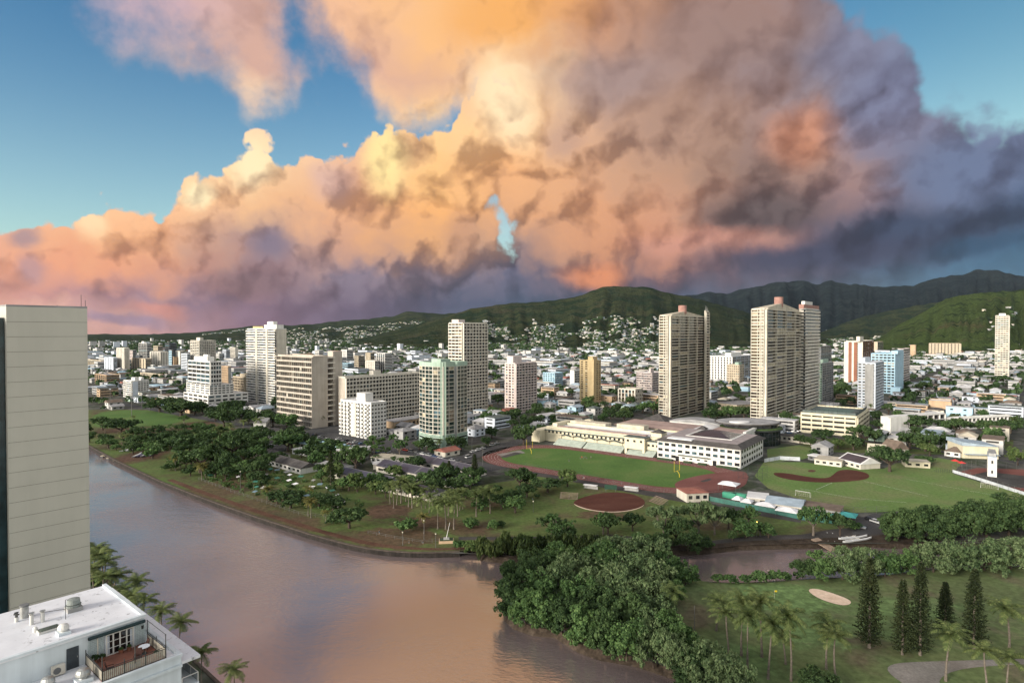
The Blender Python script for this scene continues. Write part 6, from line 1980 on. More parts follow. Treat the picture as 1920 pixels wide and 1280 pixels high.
for kind, px, py, w, h in (('round', 982, 834, 52, 42), ('umbrella', 1668, 884, 84, 46), ('round', 1544, 830, 42, 28), ('umbrella', 1620, 836, 62, 38), ('round', 1600, 842, 44, 30), ('umbrella', 1712, 812, 78, 34), ('round', 1706, 842, 52, 38), ('round', 1735, 846, 52, 38), ('round', 1760, 840, 50, 36), ('umbrella', 1795, 818, 56, 34), ('umbrella', 1845, 818, 60, 30), ('umbrella', 1878, 820, 60, 32), ('round_light', 1743, 854, 42, 24), ('shrub_mid', 1735, 868, 40, 16), ('shrub_mid', 1716, 872, 34, 12), ('round_light', 1908, 872, 36, 36), ('round', 1570, 838, 24, 18), ('round', 1848, 760, 26, 22), ('round', 1906, 806, 26, 30), ('round_mid', 1494, 802, 32, 24), ('round', 1500, 832, 30, 20), ('round_mid', 1345, 786, 36, 20), ('round_mid', 1370, 784, 40, 26), ('round', 1395, 786, 36, 28), ('round', 1330, 788, 36, 26), ('round_mid', 1225, 776, 44, 26), ('round', 1170, 790, 40, 24), ('round', 1145, 786, 36, 20), ('umbrella', 1650, 812, 36, 26), ('round', 1520, 836, 26, 20), ('round_mid', 1860, 846, 30, 14), ('round', 1650, 868, 30, 20), ('round', 1693, 866, 26, 22)):
    plant_px(kind, px, py, w, h, DESC[kind], GS)
GT = 'street trees at the foot of the towers'
for kind, px, py, w, h in (('round', 800, 846, 36, 30), ('round', 850, 848, 34, 34), ('round', 865, 846, 28, 28), ('round_mid', 786, 844, 30, 20), ('round', 735, 770, 46, 24), ('round', 760, 776, 40, 20), ('round', 952, 792, 44, 24), ('round_mid', 928, 782, 40, 20), ('round', 1000, 800, 40, 22), ('round', 512, 800, 40, 30), ('round_mid', 538, 806, 56, 34), ('round', 520, 776, 26, 36), ('round', 500, 790, 30, 24), ('round', 555, 818, 40, 22), ('round', 440, 770, 50, 22), ('round', 1110, 772, 40, 20), ('round_mid', 1700, 730, 30, 18), ('round', 1730, 735, 34, 22), ('round', 1580, 740, 40, 24), ('round', 1560, 752, 40, 24), ('round', 1480, 790, 36, 20), ('umbrella', 1875, 720, 46, 16)):
    plant_px(kind, px, py, w, h, DESC[kind], GT)
# mangrove point between the canal and the golf course
GM = 'mangroves on the point'
pts = [(955, 1150, 70, 74, 'mangrove_dark'), (975, 1110, 70, 70, 'mangrove_dark'), (1000, 1085, 76, 62, 'mangrove_dark'), (1040, 1072, 76, 60, 'mangrove'), (985, 1168, 66, 70, 'mangrove'), (1020, 1175, 72, 76, 'mangrove'), (1055, 1188, 70, 78, 'mangrove_dark'), (1010, 1135, 74, 72, 'mangrove'), (1050, 1120, 84, 76, 'mangrove_sage'), (1080, 1098, 90, 70, 'mangrove_sage'), (1125, 1075, 90, 64, 'mangrove'), (1165, 1066, 96, 66, 'mangrove_sage'), (1215, 1068, 100, 70, 'mangrove_sage'), (1252, 1084, 66, 56, 'mangrove'), (1285, 1096, 56, 44, 'mangrove'), (1095, 1208, 78, 82, 'mangrove'), (1090, 1150, 86, 80, 'mangrove'), (1130, 1125, 94, 80, 'mangrove_sage'), (1175, 1108, 96, 76, 'mangrove_sage'), (1225, 1112, 86, 70, 'mangrove_sage'), (1135, 1222, 78, 84, 'mangrove_dark'), (1130, 1176, 86, 86, 'mangrove_dark'), (1175, 1152, 92, 84, 'mangrove_sage'), (1225, 1150, 84, 76, 'mangrove_sage'), (1175, 1236, 84, 88, 'mangrove'), (1178, 1196, 86, 88, 'mangrove_dark'), (1225, 1192, 86, 84, 'mangrove_sage'), (1225, 1248, 80, 90, 'mangrove_sage'), (1262, 1228, 84, 88, 'mangrove'), (1265, 1262, 84, 86, 'mangrove_sage'), (1300, 1284, 84, 80, 'mangrove_dark'), (1325, 1292, 110, 100, 'mangrove_sage'), (1372, 1310, 90, 84, 'mangrove_sage'), (1255, 1130, 60, 50, 'mangrove'), (1536, 1300, 90, 50, 'mangrove_dark')]
for i, (px, py, w, h, k) in enumerate(pts):
    plant_px(k, px, py, w * 1.06, h, DESC[k], GM, variant=i % 5)
GB = 'trees along the side channel'
for i, (px, py, w, h, k) in enumerate([(1505, 1082, 48, 42, 'mangrove_dark'), (1540, 1084, 66, 56, 'mangrove'), (1580, 1086, 74, 66, 'mangrove_sage'), (1620, 1084, 70, 66, 'mangrove_sage'), (1660, 1080, 60, 54, 'mangrove'), (1692, 1074, 60, 50, 'mangrove'), (1750, 1072, 84, 62, 'mangrove_sage'), (1795, 1070, 88, 66, 'mangrove_sage'), (1845, 1068, 90, 66, 'mangrove_sage'), (1895, 1066, 90, 64, 'mangrove_sage'), (1940, 1062, 80, 66, 'mangrove_sage'),
                                         (1684, 1010, 70, 62, 'mangrove_dark'), (1722, 1012, 78, 66, 'mangrove_dark'), (1764, 1010, 80, 68, 'mangrove_dark'), (1806, 1008, 80, 70, 'mangrove_dark'), (1850, 1006, 84, 72, 'mangrove_dark'), (1892, 1003, 84, 74, 'mangrove_dark'), (1930, 1000, 80, 76, 'mangrove_dark'), (1668, 996, 44, 40, 'mangrove_dark'), (1745, 985, 60, 40, 'mangrove_dark'), (1830, 975, 70, 44, 'mangrove_dark'), (1900, 965, 80, 44, 'mangrove_dark'),
                                         (1345, 1090, 30, 16, 'shrub_mid'), (1370, 1092, 34, 18, 'shrub_mid'), (1398, 1093, 32, 18, 'shrub_mid'), (1425, 1092, 40, 26, 'shrub_mid'), (1455, 1089, 36, 22, 'shrub_mid'), (1474, 1088, 24, 18, 'shrub_mid'),
                                         (885, 1035, 40, 24, 'shrub_light'), (905, 1037, 50, 32, 'reed'), (940, 1041, 66, 38, 'reed'), (985, 1044, 70, 42, 'reed'), (1030, 1043, 70, 44, 'reed'), (1075, 1041, 70, 40, 'reed'), (1120, 1040, 64, 36, 'reed'), (1205, 1032, 60, 36, 'shrub_mid'), (1240, 1032, 50, 40, 'mangrove_dark'), (1290, 1031, 60, 46, 'mangrove_dark'), (1318, 1029, 40, 34, 'mangrove_dark'), (862, 1030, 30, 20, 'shrub_mid'), (1160, 1036, 50, 30, 'reed')]):
    plant_px(k, px, py, w, h, DESC[k], GB)
# pines
for px, py, top, w in ((1630, 1214, 1048, 52), (1692, 1227, 1088, 44), (1725, 1228, 1056, 46), (1772, 1186, 1092, 40), (1826, 1217, 1068, 50)):
    plant_px('pine', px, py, w, py - top, 'tall dark columnar pine', 'columnar pines on the golf course')
for px, py, top, w in ((620, 908, 846, 20), (842, 912, 864, 16), (890, 909, 852, 20)):
    plant_px('pine', px, py, w, py - top, 'slim dark pine', 'slim pines among the row buildings')
# palms: (base x, base y, height of the whole palm in pixels)
PALM = [(1343, 1182, 66), (1364, 1224, 86), (1392, 1228, 116), (1402, 1258, 120), (1427, 1232, 122), (1440, 1272, 122), (1483, 1276, 142), (1473, 1244, 60), (1552, 1254, 96), (1567, 1274, 92), (1773, 1276, 104), (1892, 1219, 92), (1848, 1292, 84), (1888, 1292, 72)]
for px, py, h in PALM:
    plant_px('palm', px, py, 68 if h > 90 else 60, h * 1.04, 'tall coconut palm', 'coconut palms on the golf course')
plant_px('palm', 1265, 1176, 52, 84, 'lone coconut palm standing out of the mangroves', None)
PALM2 = [(732, 944, 36), (745, 946, 40), (752, 943, 44), (765, 950, 38), (772, 952, 40), (781, 946, 38), (798, 952, 34), (812, 948, 34), (822, 991, 48), (834, 992, 56), (853, 992, 54), (848, 957, 36), (862, 957, 38), (868, 954, 34), (894, 968, 44), (905, 957, 40), (918, 962, 42), (790, 975, 40), (738, 952, 34), (760, 940, 36), (805, 962, 34), (840, 966, 40), (858, 968, 40)]
for px, py, h in PALM2:
    plant_px('palm', px, py, h * .82, h * 1.15, 'park palm', 'palms in the middle of the canal park')
for px, py, h, k in ((579, 967, 36, 'palm_yellow'), (584, 970, 34, 'palm_yellow'), (610, 979, 24, 'palm_yellow'), (582, 940, 30, 'palm_yellow'), (500, 940, 30, 'palm_yellow'), (505, 938, 28, 'palm'), (378, 900, 34, 'palm_yellow'), (386, 898, 26, 'palm_yellow'), (329, 882, 30, 'palm_yellow'), (795, 1000, 40, 'palm_yellow')):
    plant_px(k, px, py, h * .8, h, 'yellow green palm', 'yellowish palms along the canal path')
for px, py, h in ((197, 818, 24), (228, 832, 22), (231, 835, 22), (241, 838, 26), (264, 844, 26), (271, 844, 28), (283, 840, 24), (250, 794, 16), (400, 826, 22), (405, 822, 22), (433, 820, 28), (456, 812, 26), (412, 826, 20), (484, 812, 30), (602, 800, 22), (598, 797, 18), (1684, 808, 20), (1166, 762, 14), (1127, 772, 14), (824, 848, 26)):
    plant_px('palm', px, py, h * .7, h, 'small distant palm', 'distant palms of the far park')
PALM3 = [(185, 1098, 70), (197, 1108, 66), (178, 1120, 66), (204, 1130, 60), (256, 1140, 62), (270, 1180, 66), (303, 1200, 66), (338, 1225, 72), (379, 1288, 78), (441, 1322, 80), (190, 1085, 60), (212, 1120, 50), (232, 1148, 54), (176, 1080, 60), (245, 1165, 58)]
for px, py, h in PALM3:
    P = G(px, py); k = P.y / FPX
    plant('palm', P, 56 * k, h * k * 1.05, 'coconut palm', 'palms along the near bank')
for px, py, w, h in ((195, 1120, 36, 22), (222, 1140, 40, 24), (240, 1160, 40, 22), (180, 1100, 40, 30), (262, 1185, 34, 20)):
    plant_px('shrub_mid', px, py, w, h, 'leafy shrub under the palms', 'shrubs under the near bank palms')
# shrubs standing in the planters of the terrace
# ------------------------------------------------------------------ the town: houses and trees between the towers
NOGO = [PX(v) for v in ([(100, 860), (172, 838), (172, 770), (300, 766), (350, 774), (420, 790), (500, 800), (540, 802), (640, 832), (780, 848), (900, 872), (890, 850), (920, 842), (1005, 800), (1010, 838), (1250, 775), (1420, 780), (1490, 845), (1500, 862), (1640, 850), (1790, 840), (1810, 860), (2100, 905), (2100, 1200), (600, 1100)],
                         [(560, 812), (610, 790), (700, 800), (790, 846), (700, 846)])]


def inside(p, poly):
    c = False; n = len(poly); x, y = p.x, p.y
    for i in range(n):
        a, b = poly[i], poly[i - 1]
        if (a.y > y) != (b.y > y) and x < (b.x - a.x) * (y - a.y) / (b.y - a.y) + a.x: c = not c
    return c


def quad_near(p, q, m):
    """Whether p lies within m of the outline of a footprint, or in it."""
    if inside(p, q): return True
    for i in range(len(q)):
        a, b = q[i - 1], q[i]; d = b - a
        t = max(0, min(1, (p - a).dot(d) / max(d.length_squared, 1e-6)))
        if (p - a - d * t).length < m: return True
    return False


def free(p, m):
    for c, r, q in FOOT:
        if (p - c).length < r + m:
            if q is None or quad_near(p, q, m): return False
    return not any(inside(p, g) for g in NOGO)


R7 = random.Random(77)
lots = []
i0 = -140
for ia in range(-170, 170):
    for ib in range(0, 190):
        P = DA * (ia * 17.0) + DB * (ib * 20.0 + (4 if ib % 2 else -2))
        if not 395 < P.y < 2300: continue
        if ia % 8 == 0 or ib % 6 == 0: continue                  # streets
        x, y = proj((P.x, P.y, 0))
        if not 165 < x < 1950: continue
        P = P + Vector((R7.uniform(-2, 2), R7.uniform(-2, 2)))
        lots.append((P, x, y))
lots.sort(key=lambda l: l[0].length)
roofs = ['pale', 'grey', 'blue', 'brown', 'green', 'red', 'cream', 'sky', 'dark']
rw = [.24, .25, .15, .12, .06, .05, .06, .02, .05]
words_ = {'pale': 'white', 'grey': 'grey', 'blue': 'blue grey', 'brown': 'brown', 'green': 'dark green', 'red': 'rust red', 'cream': 'cream', 'sky': 'light blue', 'dark': 'dark grey'}
walls = ['pale', 'grey', 'ice', 'pale', 'cream', 'grey', 'blue', 'mint', 'tan']
HP = {}


def house_proto(rc, wc, kind, L, w, h, rh, two):
    key = (rc, wc, kind, L)
    if key in HP: return HP[key]
    wall = MB().box(0, 0, h / 2 - .3, L, w, h + .6).mesh('wall', W[wc])
    mb = MB(); x, y = L / 2 + .7, w / 2 + .7
    if kind == 'flat': mb.box(0, 0, h + .2, L + .8, w + .8, .38)
    else:
        i = 0 if kind == 'gable' else min(w / 2, L / 2 - .3); z0 = h + .01
        mb.add([(-x, -y, z0), (x, -y, z0), (x, y, z0), (-x, y, z0), (-x + i, 0, z0 + rh), (x - i, 0, z0 + rh)], [(0, 1, 5, 4), (2, 3, 4, 5), (1, 2, 5), (3, 0, 4), (0, 3, 2, 1)])
    HP[key] = (wall, mb.mesh('roof', RF[rc]), L, w, h)
    return HP[key]


rest = MB(); rest_m = [RF[r] for r in roofs] + [W['pale'], W['ice'], W['grey'], W['slate']]
can = []
nh = nap = nt_ = 0
far_apart = []
for P, x, y in lots:
    r = R7.random()
    dist = P.length
    far_ = max(0.0, (P.y - 900) / 1400)
    if r < .58 - far_ * .22:
        if not free(P, 7.5): continue
        if any((P - tp).length < tr_ * .8 + 4 for tp, tr_ in TREES[:140]): continue
        rc = R7.choices(roofs, rw)[0]; wc = R7.choice(walls)
        kind = R7.choices(['gable', 'hip', 'flat'], [.4, .35, .25])[0]
        L = R7.choice([11.0, 13.0, 15.5]); w = 10.0
        big = R7.random() < .16
        h = R7.choice([3.2, 5.6, 5.9]); rh = R7.choice([2.0, 2.6])
        ang = -A40 + (math.pi / 2 if R7.random() < .5 else 0)
        if big: L, w, h, kind = R7.choice([20.0, 26.0]), 11.0, R7.choice([6.4, 9.0, 9.4]), 'flat'
        if big and free(P, 14) and nap < 70 and y > 690:
            wall, roof, L, w, h = house_proto(rc, wc, kind, L, w, h, rh, True)
            t = thing('low_apartment_building', None, 'apartment building', (P.x, P.y, 0), ang, 'low flats between the houses')
            obj('wall', wall, t); obj('roof', roof, t)
            nf = max(2, int(h / 3))
            for k in range(nf):
                for sg in (-1, 1):
                    wobj(t, (0, sg * (w / 2 + .02), (k + .55) * h / nf), 0, L * .9, h / nf * .4, GL[0])
                    wobj(t, (sg * (L / 2 + .02), 0, (k + .55) * h / nf), math.pi / 2, w * .6, h / nf * .4, GL[1])
            AUTO.append((t, f'{words_[rc]} roofed flats', 'low flats between the houses')); nap += 1
            FOOT.append((P, L / 2, None))
        elif nh < 285 and y > 684:
            wall, roof, L, w, h = house_proto(rc, wc, kind, L, w, h, rh, False)
            t = thing('house', None, 'house', (P.x, P.y, 0), ang, 'houses of the town')
            obj('wall', wall, t); ro = obj('roof', roof, t)
            if y > 735:
                nf = 2 if h > 5 else 1
                for k in range(nf):
                    for sg in (-1, 1):
                        for e in (-.28, .22):
                            wobj(t, (e * L, sg * (w / 2 + .02), (k + .55) * h / nf), 0, 2.2, 1.3, GL[0])
                        wobj(t, (sg * (L / 2 + .02), .8, (k + .55) * h / nf), math.pi / 2, 2.2, 1.3, GL[0])
            AUTO.append((t, f'{words_[rc]} roofed house', 'houses of the town')); nh += 1
        else:
            ri = roofs.index(rc); wi_ = len(roofs) + R7.choice([0, 0, 1, 2])
            if P.y > 1100 and R7.random() < .15: L, w, h, kind = R7.uniform(22, 55), R7.uniform(14, 24), R7.uniform(6, 16), 'flat'
            ca, sa = math.cos(ang), math.sin(ang)
            rest.box(P.x, P.y, h / 2, L, w, h, ang, wi_)
            if P.y < 1500 and h > 5: rest.box(P.x, P.y, h * .35, L + .15, w + .15, h * .16, ang, len(rest_m) - 1); rest.box(P.x, P.y, h * .75, L + .15, w + .15, h * .16, ang, len(rest_m) - 1)
            if kind == 'flat': rest.box(P.x, P.y, h + .2, L + .8, w + .8, .38, ang, ri)
            else:
                xx, yy = L / 2 + .7, w / 2 + .7; i = 0 if kind == 'gable' else w / 2 - .3
                vs = [(-xx, -yy, h), (xx, -yy, h), (xx, yy, h), (-xx, yy, h), (-xx + i, 0, h + rh), (xx - i, 0, h + rh)]
                rest.add([(P.x + ca * a - sa * b, P.y + sa * a + ca * b, c) for a, b, c in vs], [(0, 1, 5, 4), (2, 3, 4, 5), (1, 2, 5), (3, 0, 4)], ri)
        if R7.random() < .6:
            q_ = P + Vector((R7.choice([-8.5, 8.5]), R7.uniform(-9, 9)))
            if free(q_, 2): can.append((q_.x, q_.y, 0.0, R7.uniform(5, 9), R7.uniform(4.5, 8)))
    elif r < .98:
        Q = P + Vector((R7.uniform(-5, 5), R7.uniform(-5, 5)))
        if not free(Q, 5): continue
        w = R7.uniform(8, 16)
        if nt_ < 120:
            k = R7.choices(['round', 'round_mid', 'umbrella', 'round_light', 'palm'], [.48, .25, .15, .05, .07])[0]
            if k == 'palm': plant('palm', Q, 6, R7.uniform(9, 12), 'street palm', 'trees between the houses', rnd=R7)
            else: plant(k, Q, w, w * R7.uniform(.7, .95), DESC[k], 'trees between the houses', rnd=R7)
            nt_ += 1
        else:
            can.append((Q.x, Q.y, 0.0, w * 1.1, w * R7.uniform(.6, .85)))
# farther still, out to the foot of the hills
for _ in range(5200):
    Y = 2300 * (1 + R7.random() * .95); s = R7.uniform(-.72, .86)
    x = s * Y
    px, py = proj((x, Y, 0))
    if px < 150: continue
    if R7.random() < .30:
        L, w, h = R7.uniform(12, 30), R7.uniform(10, 18), R7.choice([4, 5, 6, 9, 12])
        if R7.random() < .03: h = R7.uniform(18, 34)
        ang = -A40 + R7.choice([0, math.pi / 2]) + R7.uniform(-.2, .2)
        rest.box(x, Y, h / 2, L, w, h, ang, len(roofs) + R7.choice([0, 1, 2, 2])); rest.box(x, Y, h + .3, L + 1, w + 1, .6, ang, R7.choices(range(9), rw)[0])
    else:
        can.append((x, Y, 0.0, R7.uniform(14, 30), R7.uniform(7, 13)))
hb = rest.build('town_housing', rest_m)
tag(hb, 'far pale houses and roofs filling the plain behind the towers', 'houses', kind='stuff')
# houses climbing the slopes
hh = MB(); HM = [RF['pale'], W['bone'], RF['grey'], RF['blue'], W['grey'], RF['brown'], RF['cream']]
hl = HILLS['hills']
def climb(h, n, pxr, tr, bias, cl):
    for _ in range(n):
        px = R7.uniform(*pxr); t = tr[0] + (tr[1] - tr[0]) * R7.random() ** bias
        if mnoise.noise(Vector((px * .02, t * 9, cl))) < -.12 + t * .2: continue
        p = hill_z(h, px, t)
        if R7.random() < .5:
            L, w, hgt = R7.uniform(8, 18), R7.uniform(7, 11), R7.uniform(3, 6)
            hh.box(p.x, p.y, p.z + hgt / 2 - 1.5, L, w, hgt + 3, R7.uniform(-.6, .6), R7.choice([0, 1, 1, 2, 3, 4, 6]))
            hh.box(p.x, p.y, p.z + hgt + .3, L + 1.5, w + 1.5, .8, R7.uniform(-.6, .6), R7.choice([0, 2, 2, 3, 5, 6]))
        else:
            can.append((p.x, p.y, p.z - 1, R7.uniform(12, 26), R7.uniform(7, 12)))
climb(hl[2], 5600, (860, 1330), (.0, .48), 1.25, 1.0)
climb(hl[2], 160, (905, 1010), (.36, .60), 1.0, 2.0)
climb(hl[0], 3400, (470, 860), (.02, .62), 1.0, 3.0)
climb(hl[1], 2000, (420, 900), (.0, .75), 1.0, 4.0)
climb(hl[0], 260, (380, 480), (.50, .72), 1.0, 5.0)
climb(hl[3], 500, (1520, 1700), (.0, .22), 1.0, 6.0)
climb(HILLS['mountains'][0], 700, (1330, 1640), (.0, .12), 1.0, 7.0)
climb(hl[4], 60, (1840, 1930), (.25, .6), 1.0, 8.0)
tag(hh.build('hillside_housing', HM), 'white houses scattered over the lower slopes of the hills', 'houses', kind='stuff')
# far tree cover: simple leafy clumps merged into one mass
rg = np.random.default_rng(5); V, F = [], []; n0 = 0
for (x, y, z, w, h) in can:
    k = 26 if y < 1500 else 12
    d = rg.normal(size=(k, 3)); d[:, 2] = np.abs(d[:, 2]) * .9; d /= np.linalg.norm(d, axis=1)[:, None]
    p = np.array([x, y, z + h * .35]) + d * np.array([w * .42, w * .42, h * .55]) * rg.uniform(.6, 1.0, (k, 1))
    nrm = d + rg.normal(size=(k, 3)) * .4; nrm /= np.linalg.norm(nrm, axis=1)[:, None]
    t = np.cross(nrm, rg.normal(size=(k, 3))); t /= np.linalg.norm(t, axis=1)[:, None]; b = np.cross(nrm, t)
    s = (w * (.17 if k == 26 else .26)) * rg.uniform(.7, 1.3, (k, 1))
    V.append(np.stack([p - t * s, p - b * s * .8, p + t * s, p + b * s * .8], 1).reshape(-1, 3)); F.append(np.arange(n0, n0 + 4 * k).reshape(-1, 4)); n0 += 4 * k
me = bpy.data.meshes.new('town_tree_canopy'); me.from_pydata(np.concatenate(V).tolist(), [], np.concatenate(F).tolist()); me.materials.append(LEAF['dark']); me.update()
tag(obj('town_tree_canopy', me), 'dark tree cover between the far houses and up the slopes', 'tree cover', kind='stuff')
print('houses', nh, 'flats', nap, 'town trees', nt_, 'canopy', len(can), 'lots', len(lots))
# ------------------------------------------------------------------ smaller things
for s_, t_, w_, lab in POTS:
    q = S(s_, t_) + P2
    f = thing('potted_plant', lab, 'potted plant', (q.x, q.y, ZD + .05))
    MB().cyl(0, 0, 0, .32, .17, .22, 12).build('pot', m_pot if 'blue' in lab else m_clay, f)
    name, cat, cr, tr, pw, ph_ = PROTO['shrub_mid' if 'green' in lab else 'shrub'][0]
    c = obj('foliage', cr, f); c.scale = (w_ / pw,) * 3; c.location = (0, 0, .28)
m_yel = plain('yellow_paint', (.62, .47, .03), .5, .1, 1.0)
m_pole = plain('pole_grey', (.11, .11, .105), .6, .2, 1.0)


def along(p, q, n):
    return [p.lerp(q, k / n) for k in range(n + 1)]


def goalpost(px, py, hpx, ang, lab):
    P = G(px, py); k = P.y / FPX; h = hpx * k
    f = thing('goal_post', lab, 'goal post', (P.x, P.y, .12), ang)
    MB().tube([(0, -1.6, 0), (0, -1.5, h * .2), (0, -.6, h * .33), (0, 0, h * .36)], .13, 6).build('gooseneck', m_yel, f)
    MB().tube([(-2.8, 0, h * .36), (2.8, 0, h * .36)], .10, 6).build('crossbar', m_yel, f)
    for s in (-2.8, 2.8): MB().tube([(s, 0, h * .36), (s, 0, h)], .07, 6).build('upright', m_yel, f)


goalpost(993, 850, 27, math.radians(45), 'yellow football goal post at the far end of the turf')
goalpost(1269, 894, 31, math.radians(45), 'yellow football goal post near the throwing circle')


def soccer(px, py, wpx, ang, lab):
    P = G(px, py); k = P.y / FPX; w = wpx * k; h = w * .38
    f = thing('soccer_goal', lab, 'soccer goal', (P.x, P.y, .08), ang)
    MB().tube([(-w / 2, 0, 0), (-w / 2, 0, h), (w / 2, 0, h), (w / 2, 0, 0)], .10, 6).build('goal_frame', W['white'], f)
    nm = MB()
    for i in range(9):
        x = -w / 2 + w * i / 8; nm.tube([(x, 0, h), (x, 1.0, h * .9), (x, 2.0, 0)], .025, 4)
    for i in range(6):
        y = 2.0 * i / 5; z = h * (1 - (i / 5) ** 2 * 1.0); nm.tube([(-w / 2, y, z), (w / 2, y, z)], .025, 4)
    nm.build('net', W['bone'], f)


soccer(1505, 931, 26, math.radians(-40), 'white soccer goal at the near edge of the ball field')
soccer(1855, 916, 26, math.radians(-40), 'white soccer goal frame beside the fenced red court')
m_wood = plain('bleacher_wood', (.27, .20, .15), .9, .25, 1.0)
for px, py, w, ang, lab in ((1066, 936, 34, -.2, 'brown wooden bleachers on the left of the softball infield'), (1229, 944, 36, -1.1, 'pale wooden bleachers on the right of the softball infield')):
    P = G(px, py); k = P.y / FPX; L = w * k
    f = thing('bleachers', lab, 'bleachers', (P.x, P.y, .02), ang)
    for i in range(6):
        MB().box(0, i * .75, .35 + i * .38, L, .5, .09).build('seat_plank', m_wood, f)
    fr = MB()
    for x in (-L / 2 + .3, 0, L / 2 - .3):
        for i in range(6): fr.box(x, i * .75, (.3 + i * .38) / 2, .08, .08, .3 + i * .38)
    for i in range(6): fr.box(0, i * .75, .28 + i * .38, L - .6, .06, .06)
    fr.build('support_lattice', m_pole, f)
P = G(1145, 921); f = thing('scoreboard', 'dark green scoreboard behind the softball infield', 'scoreboard', (P.x, P.y, 0), -.1)
MB().box(0, 0, 2.2, 6, .3, 2.2).build('board', plain('scoreboard_green', (.02, .055, .035), .6, .1, 1.0), f)
for x in (-2.4, 2.4): MB().box(x, 0, .6, .2, .2, 1.2).build('post', m_pole, f)
for px, py, lab in ((1107, 917, 'white dugout roof left of the scoreboard'), (1183, 921, 'white dugout roof right of the scoreboard')):
    P = G(px, py); f = thing('dugout', lab, 'dugout', (P.x, P.y, 0), -.45)
    MB().box(0, 0, 2.2, 7, 2.6, .15).build('roof', RF['white'], f)
    MB().box(0, 1.1, 1.05, 7, .15, 2.1).build('wall', W['grey'], f)
    for x in (-3.2, 3.2): MB().box(x, -1.1, 1.06, .12, .12, 2.12).build('post', m_pole, f)


def fence(lab, pts, h, mat_screen=None, step=4.0, screen=(.0, 1.0), cat='fence', name='fence', mesh=False, cap=100, ws=.06):
    f = thing(name, lab, cat, (pts[0].x, pts[0].y, 0)); b_ = pts[0]
    if mat_screen:
        q = [p - b_ for p in pts]
        strip_wall('screen', q, h * screen[0], h * screen[1], mat_screen, ws).build('screen_mesh', mat_screen, f)
    fr = MB(); L = sum((b2 - a).length for a, b2 in zip(pts, pts[1:])); pm = MB().box(0, 0, h / 2, .10, .10, h).mesh('post', m_pole); n = 0
    step = max(step, L / cap)
    for a, b2 in zip(pts, pts[1:]):
        m_ = max(1, round((b2 - a).length / step))
        for k in range(m_):
            p = a.lerp(b2, k / m_) - b_; obj('post', pm, f, (p.x, p.y, 0))
        p, q = a - b_, b2 - b_
        for z in (h - .04, h * .5): fr.tube([(p.x, p.y, z), (q.x, q.y, z)], .035, 4)
        if mesh:
            d = (b2 - a); n_ = int(d.length / .9)
            for k in range(n_):
                c = p + (q - p) * (k / n_); e = p + (q - p) * min(1, (k + 1.5) / n_)
                fr.tube([(c.x, c.y, .05), (e.x, e.y, h)], .012, 3)
    fr.build('rail_frame', m_pole, f)
    return f


m_scr = plain('green_windscreen', (.045, .14, .115), .7, .2, .4)
m_scrw = plain('white_windscreen', (.46, .49, .52), .7, .15, .4)
fence('green screened fence along the canal path below the tents', PX([(1282, 938), (1320, 937), (1400, 953), (1450, 963), (1500, 974), (1580, 984)]), 2.4, m_scr, 5, (.05, .95))
fence('chain link fence between the park path and the running track', PX([(905, 884), (985, 875), (1081, 892), (1180, 912), (1262, 928)]), 2.2, None, 5, mesh=True)
fence('white screened fence at the top of the ball field', PX([(1433, 867), (1462, 862), (1500, 864)]), 3.0, m_scrw, 5, (.05, .8))
fence('tall white screened fence along the red court', PX([(1786, 886), (1820, 896), (1870, 912), (1925, 930)]), 3.2, m_scrw, 4, (.05, .55), mesh=True)
fence('tall fence on the far side of the red court', PX([(1786, 884), (1830, 876), (1925, 880)]), 4.5, None, 5, mesh=True)
fence('dark fence along the lower edge of the ball field', PX([(1480, 936), (1520, 946), (1600, 964), (1665, 962)]), 3.2, None, 5, mesh=True)
fence('low dark fence round the community garden', PX([(372, 900), (440, 925), (500, 945), (560, 965), (640, 975)]), 1.6, None, 4, mesh=True)
fence('thin rail fence on the canal point lawn', PX([(690, 1000), (740, 1010), (790, 1018), (850, 1014)]), 1.2, None, 4)
fence('white pillared fence along the street beyond the track', PX([(890, 850), (915, 843), (950, 834), (985, 826), (1003, 822)]), 1.8, None, 6)
m_court = ground_mat('red_court_paint', [(.3, (.14, .055, .047)), (.5, (.17, .066, .056)), (.7, (.20, .085, .072))], .06, fine=.1)
sheet('red_court', PX([(1790, 886), (1832, 877), (1925, 880), (1960, 890), (1960, 938), (1925, 928)]), 0.08, m_court)
sheet('court_surface', PX([(1815, 892), (1850, 884), (1930, 893), (1930, 915), (1895, 913)]), 0.11, m_path)
# tall cage of nets beside the classroom block
P = G(1402, 906); f = thing('batting_cage', 'tall dark net cage beside the classroom block corner', 'cage', (P.x, P.y, 0), TA)
fr = MB()
for x in (-5, 0, 5):
    for y in (0, 9, 18): fr.tube([(x, y, 0), (x, y, 7)], .07, 5)
for z in (2.5, 7):
    for y in (0, 9, 18): fr.tube([(-5, y, z), (5, y, z)], .05, 4)
    for x in (-5, 0, 5): fr.tube([(x, 0, z), (x, 18, z)], .05, 4)
for k in range(14):
    fr.tube([(-5 + k * .77, 0, 0), (-5 + k * .77, 0, 7)], .02, 3); fr.tube([(5, k * 1.38, 0), (5, k * 1.38, 7)], .02, 3)
fr.build('net_frame', W['dark'], f)


